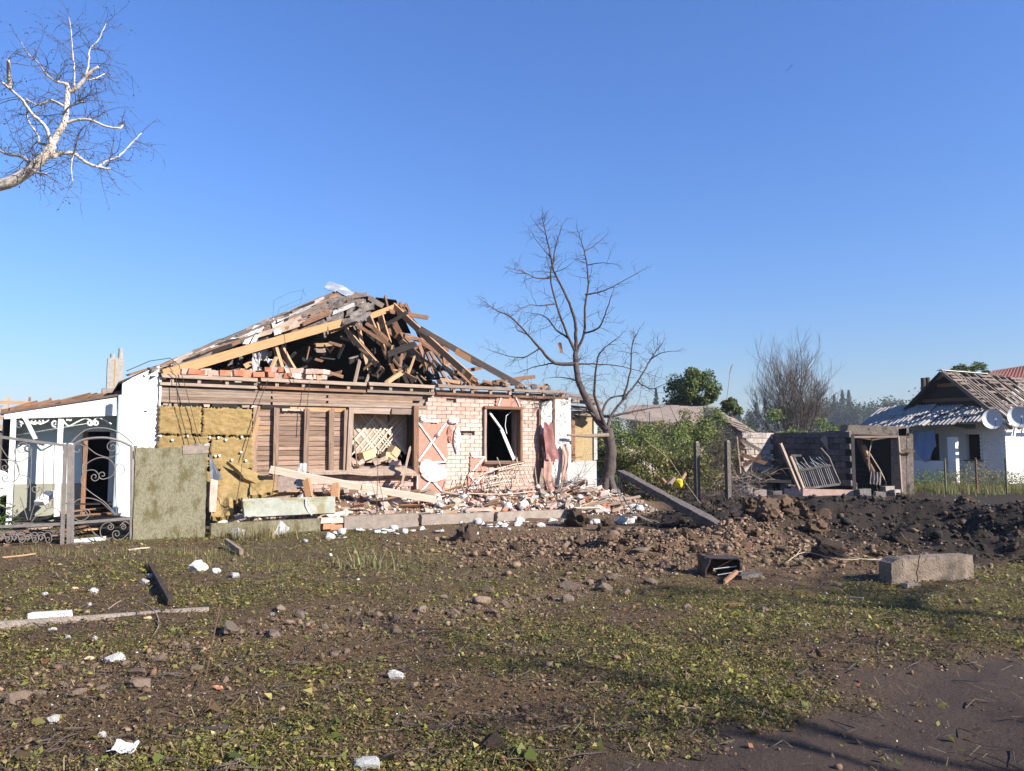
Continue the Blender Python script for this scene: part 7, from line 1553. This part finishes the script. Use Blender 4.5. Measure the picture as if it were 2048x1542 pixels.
for k in range(190):
    x = rnd.gauss(2.3, 1.5); y = rnd.gauss(12.0, 1.0); 
    if y < 9.8: continue
    r_ = rnd.lognormvariate(-3.0, .45); tag(put('soil_clod', rnd.choice(cm_ + sm[:3]), mtx=Matrix.Translation((x, y, ghs(x, y) + r_ * .25)) @ rot_any(.6) @ scl(r_, r_ * U(.7, 1), r_ * U(.6, 1))), ('large' if r_ > .065 else 'small') + ' brown earth clod on the ' + ('left' if x < 1.4 else 'middle' if x < 3 else 'right') + (' front' if y < 11.8 else ' rear') + ' of the mound', 'clod', 'brown clods on the mound')
for k in range(26):
    x = rnd.gauss(4.55, .32); y = rnd.gauss(13.4, .3); r_ = U(.08, .2); tag(put('soil_clod', rnd.choice(cm_), mtx=Matrix.Translation((x, y, ghs(x, y) + r_ * .3)) @ rot_any(.8) @ scl(r_)), 'large brown clod in the heap at the foot of the leaning pole', 'clod', 'clods heaped at the foot of the pole')
for k in range(120):
    a = U(0, 6.28); rr2 = U(.75, 1.4); x = CRX + 3.9 * rr2 * math.cos(a); y = CRY + 3.7 * rr2 * math.sin(a); r_ = rnd.lognormvariate(-2.35, .4)
    tag(put('soil_clod', rnd.choice(dk), mtx=Matrix.Translation((x, y, ghs(x, y) + r_ * .25)) @ rot_any(.8) @ scl(r_, r_ * U(.7, 1), r_ * U(.6, 1))), ('large' if r_ > .1 else 'small') + ' black clod on the ' + ('near' if y < CRY - 1.2 else 'far' if y > CRY + 1.2 else 'middle') + (' left' if x < CRX else ' right') + ' of the crater', 'clod', 'black clods round the crater')
for k, (px, py, wpx, lab) in enumerate(((935, 1082, 60, 'upright dark clod left of the mound'), (1152, 1052, 60, 'dark clod beside the foam slab'), (1215, 1060, 40, 'low dark clod right of the foam slab'), (982, 1497, 50, 'dark grass clod at the edge of the dirt road'), (1660, 1118, 70, 'dark hollow clod by the pale wires'))):
    q = onground(px, py); r_ = wpx / 2 / FPX * q.y; tag(put('soil_clod', lump_mesh('soil_clod', 'clod', 1300 + k, 2, .6, 2, .9), mtx=Matrix.Translation(q + Vector((0, 0, r_ * .3))) @ rot_any(.4) @ scl(r_, r_ * .8, r_ * .85)), lab, 'clod')
# ---- wires at the crater edge, sticks, dead stems
for k, pts in enumerate((((1590, 1120), (1620, 1108), (1700, 1122), (1770, 1128)), ((1570, 1135), (1610, 1122), (1680, 1126), (1775, 1125)))):
    w = smooth3([onground(x, y, .05 + .07 * (i == 1)) for i, (x, y) in enumerate(pts)]); tag(MB().tube([v - w[0] for v in w], .007, 4).build('bent_wire', 'wire_pale', None, loc=w[0]), ['upper pale wire looping left from the concrete block', 'lower pale wire looping left from the concrete block'][k], 'wire')
w = smooth3([onground(x, y, z) for x, y, z in ((215, 1225, .03), (250, 1220, .10), (300, 1232, .08), (318, 1250, .02), (305, 1275, .01))]); tag(MB().tube([v - w[0] for v in w], .006, 4).build('dead_stem', 'wood_grey', None, loc=w[0]), 'arched dead stem over the kerb strip', 'stem')
w = smooth3([onground(412, 1350, .0), onground(425, 1310, .12), onground(440, 1270, .28)]); tag(MB().tube([v - w[0] for v in w], .005, 4).build('dead_stem', 'rust', None, loc=w[0]), 'reddish dead stem rising from the stone band', 'stem')
SK = [((1445, 1212), (1490, 1213), 'wood_bright', 'thin orange wood splinter on the right verge'), ((425, 1380), (452, 1383), 'brick_red', 'red wood splinter in the green litter'), ((0, 1118), (75, 1110), 'wood_tan', 'long tan lath on the grass by the gate'), ((255, 1103), (300, 1098), 'wood_white', 'pale lath below the mossy slab'), ((1355, 1420), (1410, 1428), 'wood_tan', 'brown lath at the road edge'), ((800, 1455), (900, 1462), 'twig', 'thin bare twig low in the middle'), ((365, 1465), (460, 1462), 'twig', 'dark bare twig low at the left'), ((1690, 1200), (1730, 1202), 'concrete', 'flat grey piece on the right verge')]
for p, q, mt, lab in SK: solo_board('wood_splinter', lab, 'splinter', onground(*p, .02), onground(*q, .025), .018, .02, mt, seg=3, bend=.01)
# ---- birds, far off
for k, (px, py) in enumerate(((1574, 141), (1579, 136), (1583, 132))):
    c = P(px, py, 110); mb = MB(); mb.tube([(-.12, 0, 0), (0, 0, .02), (.14, 0, 0)], [.01, .045, .008], 6); bd = thing('bird', ['lowest of three distant birds', 'middle of three distant birds', 'highest of three distant birds'][k], 'bird', c, .4); mb.build('body', 'bird', bd)
    for sg in (-1, 1): mb = MB(); mb.sheet((-.05, sg * .02, .02), (.06, sg * .02, .02), (.0, sg * .26, .12), (-.03, sg * .26, .12), 3, 3, .008, 0, 1); mb.build('wing', 'bird', bd)
# ---- the air: thin smoke haze
hm = bpy.data.materials.new('haze'); hm.use_nodes = True; hn = hm.node_tree; hn.nodes.clear(); ho = hn.nodes.new('ShaderNodeOutputMaterial'); pv_ = hn.nodes.new('ShaderNodeVolumePrincipled')
pv_.inputs['Color'].default_value = (0.80, 0.88, 1.0, 1); pv_.inputs['Density'].default_value = 0.00032; pv_.inputs['Anisotropy'].default_value = 0.2; hn.links.new(pv_.outputs[0], ho.inputs['Volume'])
MATS['haze'] = hm
hz_ = MB().bb(-520, 520, -80, 620, -2.5, 48).build('haze', 'haze'); hz_['kind'] = 'stuff'; hz_['label'] = 'thin bluish smoke haze hanging over the place'; hz_['category'] = 'haze'
